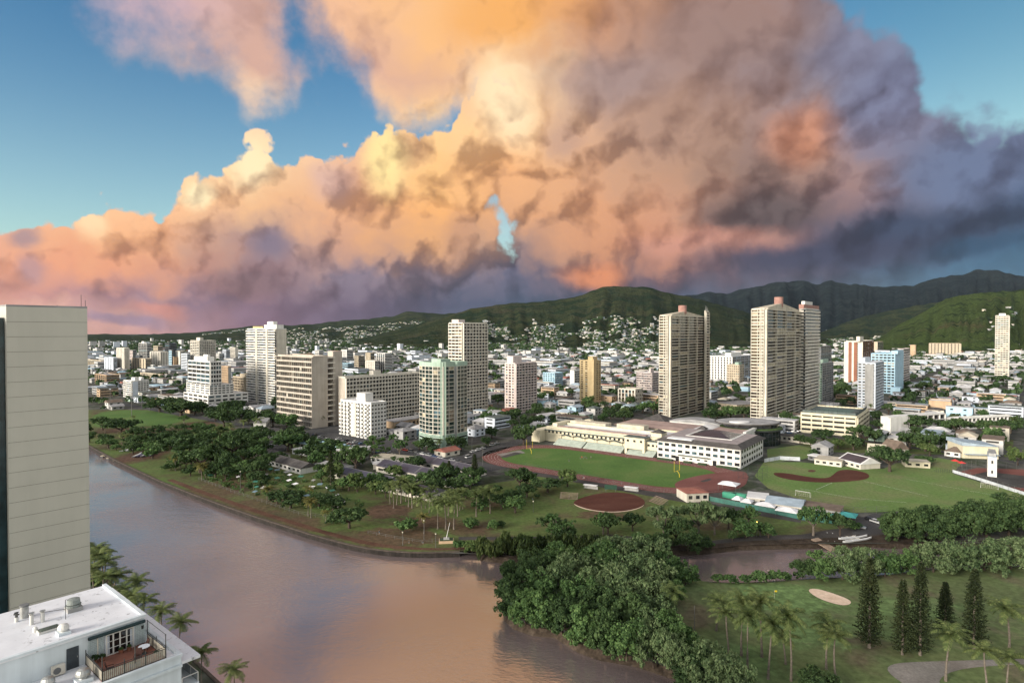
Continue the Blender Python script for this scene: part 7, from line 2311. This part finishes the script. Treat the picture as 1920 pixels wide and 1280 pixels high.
def tent(px, py, w, d, col, lab, h=2.5, ang=TA, peak=1.1):
    P = G(px, py); k = P.y / FPX; w *= k
    f = thing('canopy_tent', lab, 'tent', (P.x, P.y, .05), ang)
    x, y = w / 2, d / 2
    MB().add([(-x, -y, h), (x, -y, h), (x, y, h), (-x, y, h), (-x * .3, 0, h + peak), (x * .3, 0, h + peak), (-x, -y, h - .35), (x, -y, h - .35), (x, y, h - .35), (-x, y, h - .35)], [(0, 1, 5, 4), (1, 2, 5), (2, 3, 4, 5), (3, 0, 4), (6, 7, 1, 0), (7, 8, 2, 1), (8, 9, 3, 2), (9, 6, 0, 3)]).build('canopy', col, f)
    for sx in (-1, 1):
        for sy in (-1, 1): MB().box(sx * x * .96, sy * y * .94, h / 2 - .15, .1, .1, h - .3).build('leg', m_pole, f)


m_tentw = plain('tent_white', (.66, .66, .68), .6, .1, .5)
m_teal = plain('tent_teal', (.06, .30, .29), .6, .1, .5)
tent(1367, 921, 34, 7, m_tentw, 'big white canopy over the green containers', 4)
tent(1383, 944, 16, 5, m_tentw, 'small white peaked tent, leftmost in the row by the green fence')
tent(1401, 949, 20, 5, m_tentw, 'small white peaked tent, second in the row by green fence')
tent(1436, 956, 36, 5, m_tentw, 'long white tent roof in front of the pale blue shed')
tent(1476, 966, 38, 6, m_tentw, 'wide white tent roof beside the path, below the blue shed')
tent(1512, 972, 30, 6, m_tentw, 'white lean-to roof left of the teal canopy', peak=.4)
tent(1546, 975, 38, 6, m_teal, 'teal canopy at the right end of the sheds', peak=.4)
tent(1590, 975, 30, 7, m_teal, 'separate teal tent beside the car park', peak=.9)
m_cont = plain('container_green', (.05, .28, .18), .5, .1, .5)
for px, py, lab in ((1368, 933, 'bright green container under the big white canopy, left one'), (1387, 935, 'bright green container, right one, outside the canopy')):
    P = G(px, py); f = thing('container', lab, 'container', (P.x, P.y, .03), TA)
    MB().box(0, 0, 1.3, 6.2, 2.5, 2.5).build('body', m_cont, f)
    rb = MB()
    for k in range(12): rb.box(-2.9 + k * .53, -1.28, 1.3, .14, .06, 2.3)
    rb.build('rib', m_cont, f)
# umbrellas by the gym
m_redc = plain('umbrella_red', (.55, .045, .04), .6, .1, 1.0)
for px, py, lab in ((1791, 872, 'red parasol by the cream gym, left one'), (1803, 876, 'red parasol by the cream gym, right one')):
    P = G(px, py); f = thing('parasol', lab, 'parasol', (P.x, P.y, 0))
    MB().cyl(0, 0, 0, 3.6, .06, n=6).build('pole', m_pole, f)
    MB().cyl(0, 0, 2.7, 3.7, 2.3, .1, 8).build('canopy', m_redc, f)
# canoes, ramps and docks
m_hull = plain('canoe_white', (.62, .63, .63), .35, .08, 1.0)
m_hullp = plain('canoe_violet', (.12, .11, .20), .35, .15, 1.0)


def canoe(p, q, col, lab, w=1.1, z=.1, group=None, out=True):
    c = (p + q) / 2; d = q - p; L = d.length
    f = thing('outrigger_canoe', lab, 'canoe', (c.x, c.y, z), math.atan2(d.y, d.x), group)
    vs, fs = [], []; n = 12
    for i in range(n + 1):
        s = i / n; x = (s - .5) * L; k = max(.04, math.sin(math.pi * s) ** .55); lift = .5 * (2 * s - 1) ** 4
        vs += [(x, -w / 2 * k, .62 + lift), (x, -w * .3 * k, .15 + lift * .7), (x, 0, lift * .7), (x, w * .3 * k, .15 + lift * .7), (x, w / 2 * k, .62 + lift)]
    for i in range(n):
        for k in range(4): fs.append((i * 5 + k, (i + 1) * 5 + k, (i + 1) * 5 + k + 1, i * 5 + k + 1))
    for i in range(n): fs.append((i * 5 + 4, (i + 1) * 5 + 4, (i + 1) * 5, i * 5))
    MB().add(vs, fs).build('hull', col, f)
    if out:
        MB().tube([(-L * .25, 2.2, .1), (-L * .1, 2.2, 0), (L * .12, 2.2, 0), (L * .25, 2.2, .2)], .13, 6).build('outrigger_float', col, f)
        for x in (-L * .12, L * .1): MB().tube([(x, 0, .7), (x, 1.3, .75), (x, 2.2, .1)], .06, 5).build('boom', W['bone'], f)


canoe(G(1551, 998), G(1553, 1022, -1.6), m_hull, 'white canoe half in the water, left one', z=-.9)
canoe(G(1561, 999), G(1565, 1023, -1.6), m_hull, 'white canoe half in the water, right one', z=-.9)
canoe(G(1572, 1013), G(1626, 1007), m_hull, 'white canoe lying along the muddy bank, upper one', z=.1)
canoe(G(1580, 1019), G(1634, 1011), m_hull, 'white canoe lying along the muddy bank, lower one', z=.1)
for k in range(4):
    canoe(G(223 + k * 6, 848 - k * .4), G(252 + k * 4, 841 - k * .3), m_hull, ('white hull', 'white covered hull', 'bluish white hull', 'pale hull')[k] + ' at the canoe landing, ' + ('first', 'second', 'third', 'fourth')[k] + ' from the left', w=2.2, z=.08, out=False)
for k in range(5):
    canoe(G(247 + k * 8, 859 - k * .6), G(266 + k * 7.4, 850 - k * .6), m_hullp if k % 2 else m_hull, ('white', 'violet', 'pale', 'dark violet', 'long white')[k] + ' canoe on the red earth landing, ' + ('first', 'second', 'third', 'fourth', 'fifth')[k] + ' from the left', w=1.6, z=.08, out=False)
for k, (px, py) in enumerate(((204, 853), (215, 857), (229, 862), (240, 867))):
    P = G(px, py, -.6); f = thing('boat_dock', ('first', 'second', 'third', 'fourth')[k] + ' pale floating dock from the left at the canoe landing', 'dock', (P.x, P.y, -1.2), math.radians(10))
    MB().box(0, 0, .45, 9, 3.0, .3).build('deck', m_wood if k == 3 else W['sand'], f)
    for x in (-3.6, 3.6): MB().box(x, 0, -.1, 1.4, 2.6, .8).build('float', W['slate'], f)
P = G(1536, 1014); f = thing('boat_ramp', 'low wooden launching ramp beside the canoes', 'ramp', (P.x, P.y, -.9), .5)
MB().obox((0, -2, .3), Vector((2, 0, 0)), Vector((0, 4, 1.0)), Vector((0, -.03, .12))).build('deck', m_wood, f)


# cars
m_tyre = plain('tyre', (.02, .02, .02), .9, .1, 1.0)
CARC = {'white': (.55, .55, .55), 'silver': (.34, .35, .36), 'black': (.02, .02, .024), 'grey': (.13, .135, .14), 'red': (.36, .03, .025), 'blue': (.05, .10, .22)}
CARM = {k: plain('car_paint_' + k, v, .3, .03, .2, spec=.6) for k, v in CARC.items()}
CARP = {}


def car_meshes(col, van):
    if (col, van) in CARP: return CARP[(col, van)]
    def loft(prof, w, taper):
        vs = []; n = len(prof)
        for sgn in (-1, 1):
            for x, z in prof: vs.append((x, sgn * w / 2 * (taper if z > 1.0 else 1), z))
        return MB().add(vs, [(i, (i + 1) % n, n + (i + 1) % n, n + i) for i in range(n)] + [tuple(range(n)), tuple(reversed(range(n, 2 * n)))])
    h = 2.0 if van else 1.45
    body = loft([(-2.25, .35), (2.2, .35), (2.25, .75), (1.3, .92), (-2.1, .95), (-2.28, .8)], 1.8, 1).mesh('body', CARM[col])
    cab = [(-2.0, .96), (1.25, .93), (.55, h), (-1.5, h)] if not van else [(-2.2, .96), (1.5, .93), (1.0, h), (-2.1, h)]
    glass_ = loft(cab, 1.62, .86).mesh('window_glass', GL[0])
    roof = MB().box(-.48 if not van else -.55, 0, h + .03, 1.9 if not van else 2.9, 1.36, .07).mesh('roof_panel', CARM[col])
    wh = MB().tube([(0, -.11, 0), (0, .11, 0)], .33, 12).mesh('wheel', m_tyre)
    CARP[(col, van)] = (body, glass_, roof, wh)
    return CARP[(col, van)]


RC = random.Random(21)


def car(px, py, ang, col=None, van=False, group='parked cars', wheels=True, lab=None):
    col = col or RC.choices(list(CARC), [.34, .22, .16, .14, .06, .08])[0]
    P = G(px, py); f = thing('parked_car', lab, 'car', (P.x, P.y, .06), ang, group)
    b_, g_, r_, w_ = car_meshes(col, van)
    obj('body', b_, f); obj('window_glass', g_, f); obj('roof_panel', r_, f)
    if wheels:
        for x in (-1.4, 1.35):
            for y in (-.82, .82): obj('wheel', w_, f, (x, y, .33))
    if lab is None: AUTO.append((f, f'{col} {"van" if van else "car"} parked', group))


A_ = -A40; B_ = math.pi / 2 - A40
for r_ in range(4):
    for k in range(9):
        if RC.random() < .8: car(590 + k * 15 + r_ * 8 + RC.uniform(-2, 2), 818 + k * 2.7 + r_ * 5.5 - 2, B_)
for k in range(13):
    if RC.random() < .8: car(760 + k * 11, 845 + k * 2.4, A_, van=RC.random() < .12)
for k in range(8):
    if RC.random() < .85: car(800 + k * 12, 858 + k * 2.6, A_)
for k in range(7):
    if RC.random() < .9: car(878 + k * 9, 851 - k * 3.2, B_)
for k in range(10):
    if RC.random() < .8: car(735 + k * 7, 812 + (k % 3) * 4 + k * .8, B_)
car(878, 858, B_, 'white', True, lab='white van parked at the street corner beyond the row buildings')
car(472, 838, A_, 'red', lab='bright red car under trees in the far park')
for k in range(4): car(488 + k * 7, 832 + k * 1.6, B_)
car(1642, 980, A_ - .5, 'white', lab='white car in the small lot by the dark mangroves')
car(1632, 976, A_ - .5, 'black', lab='black car beside the white car by the dark mangroves')
car(1612, 990, A_, 'silver', lab='silver car under the tree at the boat landing')
for k in range(9):
    car(1850 + k * 9, 762 + (k % 2) * 9 - k * 1.2, B_)
for k in range(6): car(1480 + k * 8, 812 - k * .8, A_)


# poles and lamps
def pole(px, py, hpx, lab, cat='light pole', heads=0, r=.2, name='light_pole', lampcol=None, group=None):
    P = G(px, py); h = hpx * P.y / FPX
    f = thing(name, lab, cat, (P.x, P.y, 0), RNG.uniform(-.4, .4), group)
    MB().tube([(0, 0, 0), (0, 0, h * .5), (0, 0, h)], [r, r * .8, r * .55], 8).build('pole', m_pole, f)
    if heads:
        MB().box(0, 0, h, heads * .9, .25, .22).build('crossarm', m_pole, f)
        for k in range(heads):
            MB().box((k - (heads - 1) / 2) * .9, -.2, h + .45, .6, .35, .55).build('lamp_head', W['ice'], f)
    if lampcol:
        MB().cyl(0, 0, h, h + .5, .22, .26, 8).build('lantern', lampcol, f); MB().cyl(0, 0, h + .5, h + .75, .32, .05, 8).build('cap', W['dark'], f)
    return f


for px, py, h, lab in ((207, 764, 34, 'tall floodlight pole behind the far park lawn, leftmost of four'), (247, 781, 46, 'tall floodlight pole on the far park lawn, nearest of four'), (266, 763, 24, 'short looking floodlight pole behind the far park lawn'), (280, 770, 38, 'floodlight pole at the right edge of the far park lawn')):
    pole(px, py, h, lab, heads=3, r=.3)
for px, py, h, lab in ((1714, 681, 24, 'stadium light mast below brown gridded block'), (1731, 680, 20, 'shorter stadium light mast right of brown gridded block'), (1766, 684, 20, 'stadium light mast in front of the pale orange block'), (1790, 688, 26, 'tallest stadium light mast in front of the pale orange block'), (1850, 692, 28, 'stadium light mast left of the far right tower')):
    pole(px, py, h, lab, heads=5, r=.5)
m_lan = plain('lantern_glass', (.55, .52, .40), .3, .05, 1.0)
for px, py, h, lab in ((755, 1022, 24, 'park lamp post on canal point, left of the monument'), (817, 1027, 26, 'park lamp post beside the monument by the water'), (451, 922, 38, 'tall bare pole beside the community garden'), (795, 1012, 36, 'thin tall lamp post behind the monument'), (1000, 960, 20, 'lamp post on the lawn left of the softball infield')):
    pole(px, py, h, lab, 'lamp post', name='lamp_post', r=.1, lampcol=m_lan)
ly, ntl, bl = new_mat('lit_amber_lamp')
bl.inputs['Base Color'].default_value = (.8, .5, .1, 1); bl.inputs['Emission Color'].default_value = (1, .55, .12, 1); bl.inputs['Emission Strength'].default_value = 2.0
pole(1419, 1006, 27, 'lamp post with a lit amber lamp on the side channel bank', 'lamp post', name='lamp_post', r=.1, lampcol=ly)
pole(1302, 1190, 56, 'thin grey pole at the edge of the golf course by the mangroves', 'pole', name='grey_pole', r=.1)
for i, (px, py, h) in enumerate(((778, 868, 24), (905, 872, 30), (885, 846, 26), (850, 830, 26), (930, 800, 24), (1060, 800, 22), (1120, 795, 22), (960, 806, 22), (1700, 800, 24), (1910, 790, 30), (1560, 790, 22), (1640, 860, 20))):
    f = pole(px, py, h, None, 'utility pole', name='utility_pole', r=.15, group='utility poles along the streets')
    hz = h * G(px, py).y / FPX
    MB().box(0, 0, hz - .6, 2.2, .12, .14).build('crossarm', BARK['dark'], f)
    AUTO.append((f, 'thin utility pole', 'utility poles along the streets'))
P = G(1453, 1091); f = thing('golf_flag', 'thin flagstick at the upper edge of the putting green', 'flag', (P.x, P.y, .05))
MB().cyl(0, 0, 0, 2.4, .03, n=6).build('stick', W['white'], f); MB().box(.3, 0, 2.1, .6, .03, .4).build('cloth', m_yel, f)
P = G(1452, 1121); f = thing('golf_flag', 'yellow flag in the middle of the putting green', 'flag', (P.x, P.y, .05))
MB().cyl(0, 0, 0, 2.4, .03, n=6).build('stick', W['white'], f); MB().box(.4, 0, 2.1, .8, .04, .5).build('cloth', m_yel, f)
# anchor monument with a leaning mast
P = G(837, 1016); f = thing('monument', 'low stone planter monument with a slanting white mast at the canal point', 'monument', (P.x, P.y, 0), .1)
MB().box(0, 0, .5, 5.6, 3.6, 1.0).build('planter_base', W['tan'], f)
MB().box(0, .2, 1.3, 2.2, 1.6, .62).build('pedestal', W['grey'], f)
MB().tube([(0, .2, 1.5), (1.3, .2, 7.4)], [.14, .07], 6).build('mast', W['white'], f)
MB().box(0, 0, 1.08, 5.0, 3.0, .14).build('planting', MATS['hedge_leaf'], f)
# footbridge rail over the edge of the ball field
P = G(1770, 886); f = thing('arched_net', 'low dark arched net frame at the right edge of the ball field', 'frame', (P.x, P.y, 0), -.2)
fr = MB()
for k in range(9):
    x = -4.5 + k * 1.1; z = 1.6 * math.sin(math.pi * (k + .5) / 9) + .8; fr.tube([(x, -1, 0), (x, -1, z), (x, 1, z), (x, 1, 0)], .05, 4)
fr.build('arch_frame', W['dark'], f)

# community garden: sheds, tarps and beds
RG = random.Random(9)
gpoly = PX([(372, 893), (430, 872), (470, 868), (520, 882), (590, 905), (650, 935), (690, 945), (655, 968), (590, 958), (500, 935), (430, 918)])
gp = []
gx0, gx1 = min(p.x for p in gpoly), max(p.x for p in gpoly); gy0, gy1 = min(p.y for p in gpoly), max(p.y for p in gpoly)
while len(gp) < 36:
    p = Vector((RG.uniform(gx0, gx1), RG.uniform(gy0, gy1)))
    if inside(p, gpoly) and all((p - q).length > 5 for q in gp): gp.append(p)
m_tarp = {'white': m_tentw, 'blue': plain('tarp_blue', (.12, .19, .23), .6, .1, 1.0), 'green': plain('tarp_green', (.035, .14, .10), .6, .1, 1.0), 'grey': W['grey']}
for p in gp:
    c = RG.choices(['white', 'blue', 'green', 'grey'], [.18, .2, .27, .35])[0]
    f = thing('garden_shelter', None, 'garden shelter', (p.x, p.y, 0), RG.uniform(-1, 1), 'shelters in the community garden')
    w, d, h = RG.uniform(1.8, 3.2), RG.uniform(1.5, 2.4), RG.uniform(1.5, 2.3)
    MB().add([(-w / 2, -d / 2, h), (w / 2, -d / 2, h), (w / 2, d / 2, h + .4), (-w / 2, d / 2, h + .4), (-w / 2, -d / 2, h - .08), (w / 2, -d / 2, h - .08), (w / 2, d / 2, h + .32), (-w / 2, d / 2, h + .32)], [(0, 1, 2, 3), (7, 6, 5, 4), (4, 5, 1, 0), (5, 6, 2, 1), (6, 7, 3, 2), (7, 4, 0, 3)]).build('roof', m_tarp[c], f)
    for sx in (-1, 1):
        for sy in (-1, 1): MB().box(sx * w * .46, sy * d * .45, h / 2, .08, .08, h - .1 + (.2 if sy > 0 else -.1)).build('post', BARK['grey'], f)
    AUTO.append((f, f'{c} garden shelter', 'shelters in the community garden'))
gl = []
for _ in range(900):
    p = Vector((RG.uniform(gx0, gx1), RG.uniform(gy0, gy1)))
    if inside(p, gpoly): gl.append((p.x, p.y, .35, RG.uniform(.7, 1.6), RG.uniform(.7, 1.6), RG.uniform(.4, 1.5)))
tag(obj('garden_vegetation', leaves_mesh('garden_vegetation', gl[:420], 10, .38, LEAF['mid'], 77, 3, .6, core=False)), 'green beds of vegetables and bushes in the community garden', 'garden plants', kind='stuff')
GA = 'bushes in the community garden'
for _ in range(46):
    p = Vector((RG.uniform(gx0, gx1), RG.uniform(gy0, gy1)))
    if inside(p, gpoly):
        k = RG.choice(['shrub', 'shrub_mid', 'shrub', 'round', 'shrub_light']); w = RG.uniform(3, 6)
        plant(k, p, w, w * RG.uniform(.6, .9), 'garden bush', GA, rnd=RG)

# people, as one skinned body each
def person_mesh(pose, shirt, shorts):
    bm_ = bpy.data.meshes.new('person_bones'); st = .32 if pose == 'run' else .10
    J = [(0, 0, .95), (0, 0, 1.2), (0, 0, 1.45), (0, .02, 1.56), (0, .03, 1.70),
         (-.10, 0, .90), (-.11, st * .5, .50), (-.11, st * .6 - (.2 if pose == 'run' else 0), .06), (-.11, st * .6 + .14, .03),
         (.10, 0, .90), (.11, -st * .4, .50), (.11, -st, .08), (.11, -st + .14, .03),
         (-.20, 0, 1.42), (-.27, -.05, 1.14), (-.26, .10, .92), (.20, 0, 1.42), (.27, .05, 1.14), (.26, .18, .95)]
    Ed = [(0, 1), (1, 2), (2, 3), (3, 4), (0, 5), (5, 6), (6, 7), (7, 8), (0, 9), (9, 10), (10, 11), (11, 12), (2, 13), (13, 14), (14, 15), (2, 16), (16, 17), (17, 18)]
    Rr = [.14, .14, .15, .06, .11, .09, .065, .045, .04, .09, .065, .045, .04, .06, .045, .035, .06, .045, .035]
    bm_.from_pydata(J, Ed, [])
    o = bpy.data.objects.new('person_bones', bm_); COL.objects.link(o)
    sk = o.modifiers.new('s', 'SKIN')
    for v, r in zip(bm_.skin_vertices[0].data, Rr): v.radius = (r, r)
    bm_.skin_vertices[0].data[0].use_root = True
    sb = o.modifiers.new('u', 'SUBSURF'); sb.levels = sb.render_levels = 1
    dg = bpy.context.evaluated_depsgraph_get(); dg.update()
    me = bpy.data.meshes.new_from_object(o.evaluated_get(dg)); me.name = 'person'
    bpy.data.objects.remove(o)
    for m in (MATS['skin'], shirt, shorts, W['dark']): me.materials.append(m)
    for p in me.polygons:
        z = p.center.z; x = abs(p.center.x)
        p.material_index = 3 if z > 1.72 else 1 if (.95 < z < 1.47 and x < .25) else 2 if .58 < z <= .95 and x < .22 else 0
    return me


plain('skin', (.28, .17, .12), .6, .05, 1.0)
cl = {'white': W['white'], 'dark': W['dark'], 'red': m_redc, 'blue': MATS['tarp_blue']}
PM = {(po, sh): person_mesh(po, cl[sh], cl['dark' if sh != 'dark' else 'blue']) for po in ('stand', 'run') for sh in cl}
for px, py, po, sh, lab in ((1088, 861, 'stand', 'dark', 'person in dark shirt at the left of the huddle on the turf'), (1091, 860, 'stand', 'red', 'person in red shirt inside the huddle on the turf'), (1094, 861, 'stand', 'dark', 'dark shirted person in the middle of the huddle'), (1097, 860, 'stand', 'blue', 'person in blue shirt at right of the huddle on turf'), (1100, 861, 'run', 'dark', 'dark shirted person stepping away from the huddle'), (1067, 866, 'stand', 'dark', 'lone person in dark clothes left of the huddle'), (1108, 860, 'stand', 'white', 'person in white shirt just right of the huddle'), (1176, 860, 'run', 'dark', 'person running on the track below the grandstand'),
    (1092, 899, 'run', 'dark', 'first of four runners on near side of the track'), (1095, 900, 'run', 'white', 'white shirted runner on the near side of the track'), (1097, 900, 'run', 'red', 'red shirted runner on the near side of the track'), (1099, 901, 'run', 'dark', 'last of four runners on near side of the track'),
    (711, 1002, 'run', 'dark', 'person walking the canal path near the bare earth'), (767, 1020, 'stand', 'dark', 'person standing by the left park lamp post'), (793, 1021, 'run', 'dark', 'person walking between the two park lamp posts'), (1157, 1008, 'stand', 'white', 'person in white on the path behind the waterside thicket'), (980, 942, 'stand', 'white', 'person in white under the spreading trees on the lawn'), (999, 940, 'run', 'blue', 'person in blue crossing the lawn toward the softball infield')):
    P = G(px, py); f = obj('person', PM[(po, sh)], None, (P.x, P.y, .10)); f.rotation_euler = (0, 0, RG.uniform(0, 6.28))
    tag(f, lab, 'person', 'people on the fields and paths')
# edge of the balcony screen beside the camera, top right
f = thing('balcony_screen', 'dark slanted edge of a balcony screen in the top right corner', 'screen', (slope(1921) * 8, 8.0, ZY(126, 8)))
MB().obox((.27, 0, 2.0), Vector((.27, 0, 0)), Vector((0, .05, 0)), Vector((-.07, 0, 2.0))).build('panel', W['slate'], f)
MB().obox((-.006, 0, 2.0), Vector((.005, 0, 0)), Vector((0, .055, 0)), Vector((-.07, 0, 2.0))).build('edge_trim', W['grey'], f)

# ------------------------------------------------------------------ the air over the valley
hz, nth, bh = new_mat('haze')
nth.nodes.remove(bh)
pv = nth.nodes.new('ShaderNodeVolumePrincipled')
pv.inputs['Color'].default_value = (.62, .78, 1.0, 1)
pv.inputs['Density'].default_value = 0.6e-5
pv.inputs['Anisotropy'].default_value = 0.0
nth.links.new(pv.outputs[0], [n for n in nth.nodes if n.type == 'OUTPUT_MATERIAL'][0].inputs['Volume'])
hzo = MB().prism([(-9500, -100), (9500, -100), (9500, 11500), (-9500, 11500)], -5, 1100, bottom=True).build('haze', hz)
tag(hzo, 'thin blue evening haze over the whole valley', 'haze', kind='stuff')

# ------------------------------------------------------------------ labels for the many: look, then the thing they stand by, then their order
ORD = 'first second third fourth fifth sixth seventh eighth ninth tenth eleventh twelfth thirteenth fourteenth fifteenth sixteenth seventeenth eighteenth nineteenth twentieth'.split()
TENS = {2: 'twenty', 3: 'thirty', 4: 'forty', 5: 'fifty', 6: 'sixty', 7: 'seventy', 8: 'eighty', 9: 'ninety'}
def ordinal(k):
    if k < 20: return ORD[k]
    t, u = divmod(k + 1, 10)
    return (TENS[t] + '-' + ORD[u - 1]) if u else TENS[t][:-1] + 'ieth'
bpy.context.view_layer.update()
by = {}
for o, desc, group in AUTO:
    p = o.location
    x, y = proj((p.x, p.y, p.z))
    best = min(LM, key=lambda l: ((l[1] - x) ** 2 + ((l[2] - y) * 1.8) ** 2))
    dx, dy = x - best[1], (y - best[2]) * 1.8
    if abs(dx) < 9 and abs(dy) < 9: rel = 'at the'
    elif abs(dx) > abs(dy): rel = 'left of the' if dx < 0 else 'right of the'
    else: rel = 'behind the' if dy < 0 else 'in front of the'
    by.setdefault((desc, rel, best[0]), []).append((x, y, o))
for (desc, rel, lm), L in by.items():
    L.sort(key=lambda l: l[0])
    for k, (x, y, o) in enumerate(L):
        lab = f'{desc} {rel} {lm}'
        if len(L) > 1: lab += ', leftmost' if k == 0 else ', rightmost' if k == len(L) - 1 else f', {ordinal(k)} from left'
        o['label'] = lab
for o in list(COL.objects):
    if o.parent is None and o.get('label') is None and o.get('kind') is None and o.type in ('EMPTY', 'MESH'):
        print('NO LABEL', o.name)
